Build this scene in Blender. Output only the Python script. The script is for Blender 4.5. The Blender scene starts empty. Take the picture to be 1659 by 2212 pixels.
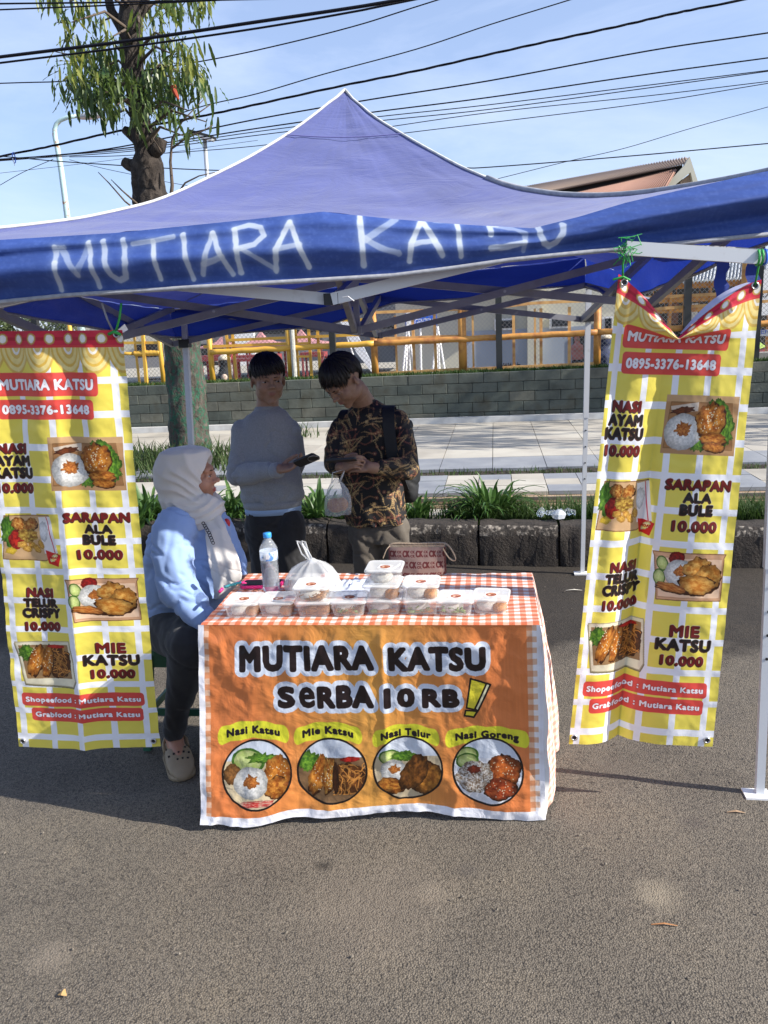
import bpy, bmesh, math, random
import numpy as np
from mathutils import Vector, Matrix, noise as mnoise

# ------------------------------------------------------------------ scene, camera, sky, sun
S = bpy.context.scene
COL = S.collection
CAM_F, CAM_H, IMW, IMH = 1750.0, 1.65, 1659.0, 2212.0
def _cam_axes():
    roll, yh, vpx = .048, 705.0, 1067.0
    p = math.atan((1106 - yh) / CAM_F)
    dx = vpx - 829.5; dy = (yh - roll * dx) - 1106
    yaw = math.atan((dx * math.cos(roll) - dy * math.sin(roll)) / CAM_F * math.cos(p))
    F = np.array([-math.sin(yaw) * math.cos(p), math.cos(yaw) * math.cos(p), -math.sin(p)])
    r0 = np.array([math.cos(yaw), math.sin(yaw), 0.0]); u0 = np.cross(r0, F)
    return F, r0 * math.cos(roll) - u0 * math.sin(roll), u0 * math.cos(roll) + r0 * math.sin(roll)
CF, CR, CU = _cam_axes()
CC = np.array([0.0, 0.0, CAM_H])
cam = bpy.data.objects.new('camera', bpy.data.cameras.new('camera'))
COL.objects.link(cam); S.camera = cam
cam.data.sensor_fit = 'HORIZONTAL'; cam.data.sensor_width = 36.0
cam.data.lens = CAM_F / IMW * 36.0
cam.data.clip_start = .05; cam.data.clip_end = 2000
cam.matrix_world = Matrix(((CR[0], CU[0], -CF[0], 0), (CR[1], CU[1], -CF[1], 0), (CR[2], CU[2], -CF[2], CAM_H), (0, 0, 0, 1)))

SUN_EL = math.radians(33.5); SUN_AZ = math.atan2(.984, -.179)      # compass style: x = sin, y = cos
SUN_DIR = Vector((math.sin(SUN_AZ) * math.cos(SUN_EL), math.cos(SUN_AZ) * math.cos(SUN_EL), math.sin(SUN_EL)))
world = bpy.data.worlds.new('World'); S.world = world; world.use_nodes = True
_nt = world.node_tree; _nt.nodes.clear()
def _wn(t, **k):
    n = _nt.nodes.new(t)
    for a, b in k.items(): setattr(n, a, b)
    return n
_sky = _wn('ShaderNodeTexSky', sky_type='NISHITA', sun_disc=False)
_sky.sun_elevation = SUN_EL; _sky.sun_rotation = SUN_AZ; _sky.air_density = 1.0; _sky.dust_density = 1.2; _sky.ozone_density = 3.5
_bg = _wn('ShaderNodeBackground'); _bg.inputs[1].default_value = .085
_out = _wn('ShaderNodeOutputWorld')
_tc = _wn('ShaderNodeTexCoord'); _mp = _wn('ShaderNodeMapping'); _mp.inputs['Scale'].default_value = (1.2, 1.0, 4)
_mp.inputs['Rotation'].default_value = (0, .35, .5)
_no = _wn('ShaderNodeTexNoise'); _no.inputs['Scale'].default_value = 1.6; _no.inputs['Detail'].default_value = 9; _no.inputs['Roughness'].default_value = .62
_no.inputs['Distortion'].default_value = .5
_cr = _wn('ShaderNodeValToRGB'); _cr.color_ramp.elements[0].position = .46; _cr.color_ramp.elements[1].position = .8
_cr.color_ramp.elements[1].color = (.4, .4, .4, 1)
_mx = _wn('ShaderNodeMixRGB'); _mx.inputs[2].default_value = (7.2, 7.6, 8.2, 1)
_nt.links.new(_tc.outputs['Generated'], _mp.inputs[0]); _nt.links.new(_mp.outputs[0], _no.inputs[0]); _nt.links.new(_no.outputs[0], _cr.inputs[0])
_nt.links.new(_cr.outputs[0], _mx.inputs[0]); _nt.links.new(_sky.outputs[0], _mx.inputs[1])
_hz = _wn('ShaderNodeMixRGB'); _hz.inputs[0].default_value = .30; _hz.inputs[2].default_value = (5.0, 6.0, 9.0, 1); _nt.links.new(_mx.outputs[0], _hz.inputs[1]); _nt.links.new(_hz.outputs[0], _bg.inputs[0]); _nt.links.new(_bg.outputs[0], _out.inputs[0])

sun = bpy.data.objects.new('sun', bpy.data.lights.new('sun', 'SUN')); COL.objects.link(sun)
sun.data.energy = 4.3; sun.data.angle = math.radians(.5); sun.data.color = (1.0, .94, .85)
sun.rotation_euler = SUN_DIR.to_track_quat('Z', 'Y').to_euler()
sun.location = SUN_DIR * 30
S.view_settings.view_transform = 'Standard'; S.view_settings.look = 'None'
S.view_settings.exposure = 1.05; S.view_settings.gamma = 1; S.view_settings.use_curve_mapping = False
S.cycles.max_bounces = 8; S.cycles.transparent_max_bounces = 24; S.cycles.use_denoising = True

# ------------------------------------------------------------------ placing by measured directions
def _ray(px, py): return CF + CR * (px - 829.5) / CAM_F - CU * (py - 1106) / CAM_F
def PZ(px, py, z=0.0):
    d = _ray(px, py); return CC + d * ((z - CAM_H) / d[2])
def PY(px, py, y):
    d = _ray(px, py); return CC + d * (y / d[1])
def PV(px, py, a, b):                         # on the vertical plane through a and b
    e = np.array([b[0] - a[0], b[1] - a[1]]); nn = np.array([-e[1], e[0], 0]); d = _ray(px, py)
    t = ((np.array([a[0], a[1], 0]) - CC) @ nn) / (d @ nn); return CC + d * t
def V(p): return Vector((float(p[0]), float(p[1]), float(p[2])))
rnd = random.Random(7)

# ------------------------------------------------------------------ materials
def _new(name):
    m = bpy.data.materials.new(name); m.use_nodes = True
    nt = m.node_tree; b = nt.nodes['Principled BSDF']; return m, nt, b
def _ramp(nt, fac, stops):
    r = nt.nodes.new('ShaderNodeValToRGB'); e = r.color_ramp.elements
    while len(e) < len(stops): e.new(.5)
    for i, (p, c) in enumerate(stops):
        e[i].position = p; e[i].color = (c[0], c[1], c[2], 1)
    nt.links.new(fac, r.inputs[0]); return r.outputs[0]
def _tex(nt, scale, detail=4, rough=.55, kind='Object', stretch=None, dist=0, tex='ShaderNodeTexNoise'):
    tc = nt.nodes.new('ShaderNodeTexCoord'); mp = nt.nodes.new('ShaderNodeMapping')
    if stretch: mp.inputs['Scale'].default_value = stretch
    if kind == 'World': nt.links.new(nt.nodes.new('ShaderNodeNewGeometry').outputs['Position'], mp.inputs[0])
    else: nt.links.new(tc.outputs[kind], mp.inputs[0])
    n = nt.nodes.new(tex); n.inputs['Scale'].default_value = scale
    if tex == 'ShaderNodeTexNoise':
        n.inputs['Detail'].default_value = detail; n.inputs['Roughness'].default_value = rough; n.inputs['Distortion'].default_value = dist
    nt.links.new(mp.outputs[0], n.inputs[0]); return n
def _bump(nt, b, h, strength=.3, dist=.01, prev=None):
    bp = nt.nodes.new('ShaderNodeBump'); bp.inputs['Strength'].default_value = strength; bp.inputs['Distance'].default_value = dist
    nt.links.new(h, bp.inputs['Height'])
    if prev: nt.links.new(prev, bp.inputs['Normal'])
    nt.links.new(bp.outputs[0], b.inputs['Normal']); return bp.outputs[0]
def mat(name, c, rough=.7, c2=None, scale=6, lo=.35, hi=.7, bump=0, bscale=None, bdist=.01, metal=0, stretch=None, spec=.5, trans=0, alpha=1,
        sheen=0, coat=0, detail=5, translucent=0, c3=None, ior=1.45, sss=0, space='Object'):
    m, nt, b = _new(name)
    b.inputs['Base Color'].default_value = (*c, 1); b.inputs['Roughness'].default_value = rough; b.inputs['Metallic'].default_value = metal
    b.inputs['Specular IOR Level'].default_value = spec; b.inputs['IOR'].default_value = ior
    b.inputs['Transmission Weight'].default_value = trans; b.inputs['Alpha'].default_value = alpha
    b.inputs['Sheen Weight'].default_value = sheen; b.inputs['Coat Weight'].default_value = coat
    if sss:
        b.inputs['Subsurface Weight'].default_value = sss; b.inputs['Subsurface Radius'].default_value = (.012, .005, .003)
    if c2:
        n = _tex(nt, scale, detail, kind=space, stretch=stretch)
        st = [(lo, c), (hi, c2)] if not c3 else [(lo, c), ((lo + hi) / 2, c2), (hi, c3)]
        nt.links.new(_ramp(nt, n.outputs[0], st), b.inputs['Base Color'])
    if bump:
        n2 = _tex(nt, bscale or scale * 4, 6, .6, kind=space, stretch=stretch); _bump(nt, b, n2.outputs[0], bump, bdist)
    if translucent:
        tr = nt.nodes.new('ShaderNodeBsdfTranslucent'); mx = nt.nodes.new('ShaderNodeMixShader'); mx.inputs[0].default_value = translucent
        src = b.inputs['Base Color'].links[0].from_socket if b.inputs['Base Color'].links else None
        if src: nt.links.new(src, tr.inputs[0])
        else: tr.inputs[0].default_value = (*c, 1)
        nt.links.new(b.outputs[0], mx.inputs[1]); nt.links.new(tr.outputs[0], mx.inputs[2])
        nt.links.new(mx.outputs[0], nt.nodes['Material Output'].inputs[0])
    return m

# ------------------------------------------------------------------ mesh builder
class MB:
    def __init__(s): s.v = []; s.f = []; s.uv = None
    def add(s, vs, fs):
        b = len(s.v); s.v += [tuple(map(float, q)) for q in vs]; s.f += [tuple(i + b for i in q) for q in fs]; return s
    def box(s, c, size, rot=0, M=None):
        x, y, z = [q / 2 for q in size]
        vs = [Vector(q) for q in ((-x, -y, -z), (x, -y, -z), (x, y, -z), (-x, y, -z), (-x, -y, z), (x, -y, z), (x, y, z), (-x, y, z))]
        if M is None: M = Matrix.Rotation(rot, 4, 'Z')
        vs = [M @ q + Vector(c) for q in vs]
        return s.add(vs, [(0, 3, 2, 1), (4, 5, 6, 7), (0, 1, 5, 4), (1, 2, 6, 5), (2, 3, 7, 6), (3, 0, 4, 7)])
    def bar(s, a, b, w, h=None, up=(0, 0, 1)):            # rectangular bar from a to b
        a, b = Vector(a), Vector(b); d = (b - a); L = d.length; d.normalize(); h = h or w
        u = Vector(up); x = d.cross(u)
        if x.length < 1e-4: x = d.cross(Vector((1, 0, 0)))
        x.normalize(); u = x.cross(d)
        M = Matrix((x, d, u)).transposed().to_4x4()
        return s.box((a + b) / 2, (w, L, h), M=M)
    def tube(s, pts, r, n=8, cap=True, flat=1.0):
        pts = [Vector(tuple(map(float, p))) for p in pts]; k = len(pts)
        rs = r if hasattr(r, '__len__') else [r] * k
        t0 = (pts[1] - pts[0]).normalized(); a = Vector((0, 0, 1)) if abs(t0.z) < .9 else Vector((1, 0, 0))
        x = t0.cross(a).normalized(); vs = []
        for i, p in enumerate(pts):
            t = (pts[min(i + 1, k - 1)] - pts[max(i - 1, 0)]).normalized()
            x = (x - t * x.dot(t)).normalized(); y = t.cross(x)
            for j in range(n):
                q = 2 * math.pi * j / n
                vs.append(p + (x * math.cos(q) + y * math.sin(q) * flat) * rs[i])
        fs = [(i * n + j, i * n + (j + 1) % n, (i + 1) * n + (j + 1) % n, (i + 1) * n + j) for i in range(k - 1) for j in range(n)]
        if cap: fs += [tuple(range(n - 1, -1, -1)), tuple((k - 1) * n + j for j in range(n))]
        return s.add(vs, fs)
    def loft(s, rings, cap=True):
        n = len(rings[0]); vs = [q for r in rings for q in r]; k = len(rings)
        fs = [(i * n + j, i * n + (j + 1) % n, (i + 1) * n + (j + 1) % n, (i + 1) * n + j) for i in range(k - 1) for j in range(n)]
        if cap: fs += [tuple(range(n - 1, -1, -1)), tuple((k - 1) * n + j for j in range(n))]
        return s.add(vs, fs)
    def lathe(s, prof, c=(0, 0, 0), n=20, M=None):
        rings = [[(c[0] + r * math.cos(2 * math.pi * j / n), c[1] + r * math.sin(2 * math.pi * j / n), c[2] + z) for j in range(n)] for r, z in prof]
        return s.loft(rings)
    def ball(s, c, r, nu=14, nv=9, M=None):
        rx, ry, rz = r if hasattr(r, '__len__') else (r, r, r); M = M or Matrix.Identity(3); c = Vector(tuple(map(float, c)))
        vs = [c + M @ Vector((0, 0, rz))]
        for i in range(1, nv):
            t = math.pi * i / nv
            for j in range(nu):
                q = 2 * math.pi * j / nu
                vs.append(c + M @ Vector((rx * math.sin(t) * math.cos(q), ry * math.sin(t) * math.sin(q), rz * math.cos(t))))
        vs.append(c + M @ Vector((0, 0, -rz))); L = len(vs) - 1
        fs = [(0, 1 + j, 1 + (j + 1) % nu) for j in range(nu)]
        for i in range(nv - 2):
            for j in range(nu):
                a = 1 + i * nu; fs.append((a + j, a + nu + j, a + nu + (j + 1) % nu, a + (j + 1) % nu))
        a = 1 + (nv - 2) * nu
        fs += [(L, a + (j + 1) % nu, a + j) for j in range(nu)]
        return s.add(vs, fs)
    def mesh(s, name, m=None, smooth=False):
        me = bpy.data.meshes.new(name); me.from_pydata(s.v, [], s.f)
        if m: me.materials.append(m)
        if smooth: me.polygons.foreach_set('use_smooth', [True] * len(me.polygons))
        me.update(); return me
    def obj(s, name, m=None, parent=None, smooth=False, loc=None):
        return link(name, s.mesh(name, m, smooth), parent, loc)

def link(name, me, parent=None, loc=None):
    o = bpy.data.objects.new(name, me); COL.objects.link(o)
    if loc is not None: o.location = tuple(map(float, loc))
    if parent: o.parent = parent
    return o
def thing(name, label, cat, loc=(0, 0, 0), rotz=0, group=None):
    o = bpy.data.objects.new(name, None); COL.objects.link(o); o.location = tuple(map(float, loc)); o.rotation_euler = (0, 0, rotz)
    o['label'] = label; o['category'] = cat
    if group: o['group'] = group
    return o
def tag(o, label, cat, group=None):
    o['label'] = label; o['category'] = cat
    if group: o['group'] = group
    return o
def kind(o, k): o['kind'] = k; return o
def copy_tree(o, parent=None):
    c = o.copy(); COL.objects.link(c)
    if parent: c.parent = parent
    for ch in list(o.children): copy_tree(ch, c)
    return c
def place(o, loc=None, rotz=None):
    if loc is not None: o.location = tuple(map(float, loc))
    if rotz is not None: o.rotation_euler = (0, 0, rotz)
    return o
def localise(root, loc):          # give a thing built in world coordinates its origin at loc
    L = Vector(tuple(map(float, loc))); root.location = L
    for ch in root.children: ch.location = ch.location - L
    return root

def grid_obj(name, P, m, parent=None, uv=None, smooth=True, thick=0):
    """P: array (r, c, 3); uv: array (r, c, 2)."""
    r, c = P.shape[:2]; me = bpy.data.meshes.new(name)
    f = [(i * c + j, i * c + j + 1, (i + 1) * c + j + 1, (i + 1) * c + j) for i in range(r - 1) for j in range(c - 1)]
    me.from_pydata([tuple(q) for q in P.reshape(-1, 3).tolist()], [], f)
    if uv is not None:
        l = me.uv_layers.new(name='uv'); idx = np.empty(len(me.loops), int); me.loops.foreach_get('vertex_index', idx)
        l.data.foreach_set('uv', uv.reshape(-1, 2)[idx].astype(np.float32).ravel())
    me.materials.append(m)
    me.polygons.foreach_set('use_smooth', [smooth] * len(me.polygons)); me.update()
    o = link(name, me, parent)
    if thick:
        md = o.modifiers.new('thickness', 'SOLIDIFY'); md.thickness = thick; md.offset = 0
    return o

# ------------------------------------------------------------------ noise in numpy
def vnoise(x, y, seed=0):
    x = np.asarray(x, float) + seed * 17.31; y = np.asarray(y, float) + seed * 5.77
    xi = np.floor(x).astype(np.int64); yi = np.floor(y).astype(np.int64); xf = x - xi; yf = y - yi
    u = xf * xf * (3 - 2 * xf); v = yf * yf * (3 - 2 * yf)
    def h(a, b):
        n = (a * 374761393 + b * 668265263 + seed * 974711) & 0xffffffff
        n = ((n ^ (n >> 13)) * 1274126177) & 0xffffffff
        return ((n ^ (n >> 16)) & 0xffff) / 32767.5 - 1
    return (h(xi, yi) * (1 - u) + h(xi + 1, yi) * u) * (1 - v) + (h(xi, yi + 1) * (1 - u) + h(xi + 1, yi + 1) * u) * v
def fbm(x, y, seed=0, oct=4, g=.5):
    s = 0; a = 1; f = 1
    for k in range(oct): s = s + a * vnoise(np.asarray(x) * f, np.asarray(y) * f, seed + k * 3); a *= g; f *= 2.03
    return s
# ------------------------------------------------------------------ flat print: pictures drawn in memory with numpy
_glyphs = {}
def text_tris(body, sp=1.0):
    """Triangles of a line of text in the built-in font: (n,3,2), width."""
    if (body, sp) in _glyphs: return _glyphs[body, sp]
    cu = bpy.data.curves.new('t', 'FONT'); cu.body = body; cu.space_character = sp; cu.resolution_u = 3
    o = bpy.data.objects.new('t', cu); COL.objects.link(o)
    dg = bpy.context.evaluated_depsgraph_get(); ev = o.evaluated_get(dg); me = ev.to_mesh(); me.calc_loop_triangles()
    co = np.empty(len(me.vertices) * 3); me.vertices.foreach_get('co', co); co = co.reshape(-1, 3)[:, :2]
    ti = np.empty(len(me.loop_triangles) * 3, int); me.loop_triangles.foreach_get('vertices', ti)
    t = co[ti.reshape(-1, 3)]; ev.to_mesh_clear(); bpy.data.objects.remove(o); bpy.data.curves.remove(cu)
    _glyphs[body, sp] = t; return t
def dilate(m, r):
    r = int(round(r))
    if r <= 0: return m
    H, W = m.shape; out = np.zeros_like(m); p = np.pad(m, ((r, r), (r + 1, r))).astype(np.int32)
    cs = p.cumsum(1)
    for dy in range(-r, r + 1):
        w = int(math.sqrt(r * r - dy * dy)); row = cs[r + dy:r + dy + H]
        out |= (row[:, r + 1 + w:r + 1 + w + W] - row[:, r - w:r - w + W]) > 0
    return out
class Canvas:
    def __init__(s, w, h, c=(1, 1, 1)):
        s.w, s.h = w, h; s.a = np.empty((h, w, 3), np.float32); s.a[:] = c
        s.X, s.Y = np.meshgrid(np.arange(w) + .5, np.arange(h) + .5)
    def fill(s, m, c):
        c = np.asarray(c, np.float32)
        s.a[m] = c if c.ndim == 1 else c[m]
    def rect(s, x0, y0, x1, y1, c):
        x0, y0, x1, y1 = [int(round(q)) for q in (x0, y0, x1, y1)]; s.a[max(y0, 0):max(y1, 0), max(x0, 0):max(x1, 0)] = c
    def rrect(s, x0, y0, x1, y1, r, c):
        dx = np.maximum(np.maximum(x0 + r - s.X, s.X - (x1 - r)), 0); dy = np.maximum(np.maximum(y0 + r - s.Y, s.Y - (y1 - r)), 0)
        s.fill(dx * dx + dy * dy <= r * r, c)
    def poly(s, pts, c=None):
        pts = np.array(pts, float); m = np.zeros((s.h, s.w), bool)
        x0, y0 = np.maximum(pts.min(0).astype(int) - 1, 0); x1, y1 = pts.max(0).astype(int) + 2
        X = s.X[y0:y1, x0:x1]; Y = s.Y[y0:y1, x0:x1]; q = np.zeros(X.shape, bool)
        for a, b in zip(pts, np.roll(pts, -1, 0)):
            if a[1] == b[1]: continue
            q ^= ((a[1] > Y) != (b[1] > Y)) & (X < (b[0] - a[0]) * (Y - a[1]) / (b[1] - a[1]) + a[0])
        m[y0:y1, x0:x1] = q
        if c is not None: s.fill(m, c)
        return m
    def line(s, pts, r, c=None):
        m = np.zeros((s.h, s.w), bool)
        for a, b in zip(pts[:-1], pts[1:]):
            m |= s.seg(a, b) <= r
        if c is not None: s.fill(m, c)
        return m
    def seg(s, a, b):
        ax, ay = a; bx, by = b; dx, dy = bx - ax, by - ay; L = dx * dx + dy * dy + 1e-9
        t = np.clip(((s.X - ax) * dx + (s.Y - ay) * dy) / L, 0, 1)
        return np.hypot(s.X - ax - t * dx, s.Y - ay - t * dy)
    def text(s, body, x0, x1, ybase, hcap, bold=0, warp=None, slab=False):
        """mask of a text squeezed between x0 and x1; ybase the baseline (down), hcap the height of a capital."""
        t = text_tris(body, 1.0 + (1.7 * bold / hcap if bold else 0)).copy(); mn, mx = t[..., 0].min(), t[..., 0].max()
        t[..., 0] = x0 + bold + (t[..., 0] - mn) / (mx - mn) * (x1 - x0 - 2 * bold)
        t[..., 1] = ybase - bold - t[..., 1] / .73 * (hcap - 2 * bold)
        if warp: 
            q = warp(t[..., 0].copy(), t[..., 1].copy()); t[..., 0], t[..., 1] = q
        m = np.zeros((s.h, s.w), bool)
        for q in t:
            a0 = max(int(q[:, 0].min()) - 1, 0); a1 = min(int(q[:, 0].max()) + 2, s.w); b0 = max(int(q[:, 1].min()) - 1, 0); b1 = min(int(q[:, 1].max()) + 2, s.h)
            if a1 <= a0 or b1 <= b0: continue
            X = s.X[b0:b1, a0:a1]; Y = s.Y[b0:b1, a0:a1]; e = []
            for i in range(3):
                p, r = q[i], q[(i + 1) % 3]; e.append((r[0] - p[0]) * (Y - p[1]) - (r[1] - p[1]) * (X - p[0]))
            m[b0:b1, a0:a1] |= ((e[0] >= 0) & (e[1] >= 0) & (e[2] >= 0)) | ((e[0] <= 0) & (e[1] <= 0) & (e[2] <= 0))
        return dilate(m, bold)
    def blob(s, cx, cy, rx, ry, col, col2=None, jag=.12, rot=0, seed=1, freq=5, tex=.25, tf=9, box=1.0):
        c, sn = math.cos(rot), math.sin(rot); m0 = int(max(rx, ry) * 1.5) + 3
        y0, y1, x0, x1 = max(int(cy) - m0, 0), min(int(cy) + m0, s.h), max(int(cx) - m0, 0), min(int(cx) + m0, s.w)
        if y1 <= y0 or x1 <= x0: return
        X = s.X[y0:y1, x0:x1] - cx; Y = s.Y[y0:y1, x0:x1] - cy; u = (X * c + Y * sn) / rx; v = (-X * sn + Y * c) / ry
        R = (np.abs(u) ** (2 * box) + np.abs(v) ** (2 * box)) ** (.5 / box)
        ang = np.arctan2(v, u); d = R * (1 + jag * fbm(np.cos(ang) * freq / 2 + 7, np.sin(ang) * freq / 2 + 3, seed, 3))
        m = d < 1
        n = fbm(u * tf / 2, v * tf / 2, seed + 9, 4, .6); k = np.clip(.5 + n * .55, 0, 1)[..., None]
        col = np.array(col); col2 = np.array(col2 if col2 is not None else col * .6)
        q = col * (1 - k) + col2 * k; q = q * (1 - tex * np.clip(d, 0, 1) ** 3)[..., None]
        sub = s.a[y0:y1, x0:x1]; sub[m] = q[m]
    def image(s, name, soft=True, ink=.96):
        a = np.clip(s.a, 0, 1) * ink
        if soft:
            p = np.pad(a, ((1, 1), (1, 1), (0, 0)), 'edge'); a = (p[1:-1, 1:-1] * 4 + p[:-2, 1:-1] + p[2:, 1:-1] + p[1:-1, :-2] + p[1:-1, 2:]) / 8
        im = bpy.data.images.new(name, s.w, s.h, alpha=False); im.colorspace_settings.name = 'sRGB'
        b = np.ones((s.h, s.w, 4), np.float32); b[..., :3] = a[::-1]; im.pixels.foreach_set(b.ravel()); im.update(); im.pack(); return im
def print_mat(name, im, rough=.45, bump=.25, bscale=14, translucent=.12, spec=.4, weave=0, bdist=.006):
    m, nt, b = _new(name); t = nt.nodes.new('ShaderNodeTexImage'); t.image = im; t.extension = 'EXTEND'
    uv = nt.nodes.new('ShaderNodeUVMap'); uv.uv_map = 'uv'; nt.links.new(uv.outputs[0], t.inputs[0])
    nt.links.new(t.outputs[0], b.inputs['Base Color']); b.inputs['Roughness'].default_value = rough; b.inputs['Specular IOR Level'].default_value = spec
    n = _tex(nt, bscale, 7, .55, dist=.8); p = _bump(nt, b, n.outputs[0], bump, bdist)
    if translucent:
        tr = nt.nodes.new('ShaderNodeBsdfTranslucent'); mx = nt.nodes.new('ShaderNodeMixShader'); mx.inputs[0].default_value = translucent
        nt.links.new(t.outputs[0], tr.inputs[0]); nt.links.new(b.outputs[0], mx.inputs[1]); nt.links.new(tr.outputs[0], mx.inputs[2])
        nt.links.new(mx.outputs[0], nt.nodes['Material Output'].inputs[0])
    return m
def C8(r, g, b): return (r / 255, g / 255, b / 255)

# food pictures printed on the banners
RICE, RICE2 = C8(248, 246, 240), C8(205, 205, 200)
KAT, KAT2 = C8(226, 152, 62), C8(150, 78, 22)
def f_rice(c, x, y, r, seed=1, squash=.92):
    c.blob(x, y, r, r * squash, RICE, RICE2, .05, seed=seed, tex=.3, tf=22)
    c.blob(x, y - r * .1, r * .38, r * .34, C8(214, 140, 66), C8(150, 78, 30), .28, seed=seed + 2, freq=7, tex=.2, tf=12)
def f_let(c, x, y, rx, ry, seed=1, rot=0):
    c.blob(x, y, rx, ry, C8(120, 165, 50), C8(50, 95, 25), .26, rot=rot, seed=seed, freq=8, tex=.3, tf=10)
def f_kat(c, x, y, rx, ry, rot=0, seed=1, col=KAT, col2=KAT2, sesame=0):
    c.blob(x + 2, y + 3, rx * 1.04, ry * 1.06, C8(95, 50, 18), C8(60, 30, 12), .13, rot=rot, seed=seed, freq=5)
    c.blob(x, y, rx, ry, col, col2, .14, rot=rot, seed=seed, freq=6, tex=.35, tf=9)
    q = random.Random(seed)
    for _ in range(sesame):
        a = q.uniform(0, 6.28); d = q.uniform(0, .7) ** .6; X = x + math.cos(a) * d * rx; Y = y + math.sin(a) * d * ry
        c.blob(X, Y, 3.2, 2, C8(250, 238, 205), C8(235, 220, 180), 0, rot=q.uniform(0, 3), seed=3)
def f_noodle(c, x, y, rx, ry, seed=1):
    c.blob(x, y, rx, ry, C8(110, 62, 24), C8(70, 36, 14), .12, seed=seed, box=1.3)
    q = random.Random(seed)
    for k in range(46):
        a = q.uniform(0, 6.28); X = x + q.uniform(-.75, .75) * rx; Y = y + q.uniform(-.75, .75) * ry; pts = []
        for i in range(5):
            pts.append((X, Y)); a += q.uniform(-.9, .9); X = min(max(X + math.cos(a) * rx * .2, x - rx * .95), x + rx * .95); Y = min(max(Y + math.sin(a) * rx * .2, y - ry * .95), y + ry * .95)
        g = q.uniform(.7, 1.15); _line_small(c, pts, 2.1, np.clip(np.array(C8(196, 132, 62)) * g, 0, 1))
def _line_small(c, pts, r, col):
    xs = [p[0] for p in pts]; ys = [p[1] for p in pts]; x0, x1 = max(int(min(xs) - r - 2), 0), int(max(xs) + r + 3); y0, y1 = max(int(min(ys) - r - 2), 0), int(max(ys) + r + 3)
    X = c.X[y0:y1, x0:x1]; Y = c.Y[y0:y1, x0:x1]
    if X.size == 0: return
    d = np.full(X.shape, 1e9)
    for (ax, ay), (bx, by) in zip(pts[:-1], pts[1:]):
        dx, dy = bx - ax, by - ay; t = np.clip(((X - ax) * dx + (Y - ay) * dy) / (dx * dx + dy * dy + 1e-9), 0, 1); d = np.minimum(d, np.hypot(X - ax - t * dx, Y - ay - t * dy))
    sub = c.a[y0:y1, x0:x1]; sub[d <= r] = col
def f_cuc(c, x, y, r, rot=0):
    c.blob(x, y, r, r * .72, C8(95, 145, 50), C8(60, 110, 35), .03, rot=rot, seed=2); c.blob(x, y, r * .86, r * .6, C8(214, 224, 150), C8(180, 200, 110), .03, rot=rot, seed=4, tf=5)
def f_kraft(c, pts, col=C8(186, 146, 100), edge=C8(140, 102, 64)):
    m = c.poly(pts); n = fbm(c.X / 60, c.Y / 60, 4, 3)[..., None]; c.fill(m, np.array(col) * (1 + .08 * n))
    c.line(list(pts) + [pts[0]], 2.2, edge)
def tcol(c, m, col): c.fill(m, col)
def price_text(c, body, x0, x1, yb, h, col):
    m = c.text(body, x0, x1, yb, h, bold=max(2, h * .058)); e = dilate(m, 2)
    sh = np.zeros_like(m); sh[3:, :-3] = e[:-3, 3:]; c.fill(sh & ~m, C8(70, 40, 34)); c.fill(e & ~m & ~sh, C8(214, 205, 190)); c.fill(m, col)
DRED, NEAR = C8(108, 24, 24), C8(30, 22, 22)
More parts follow.
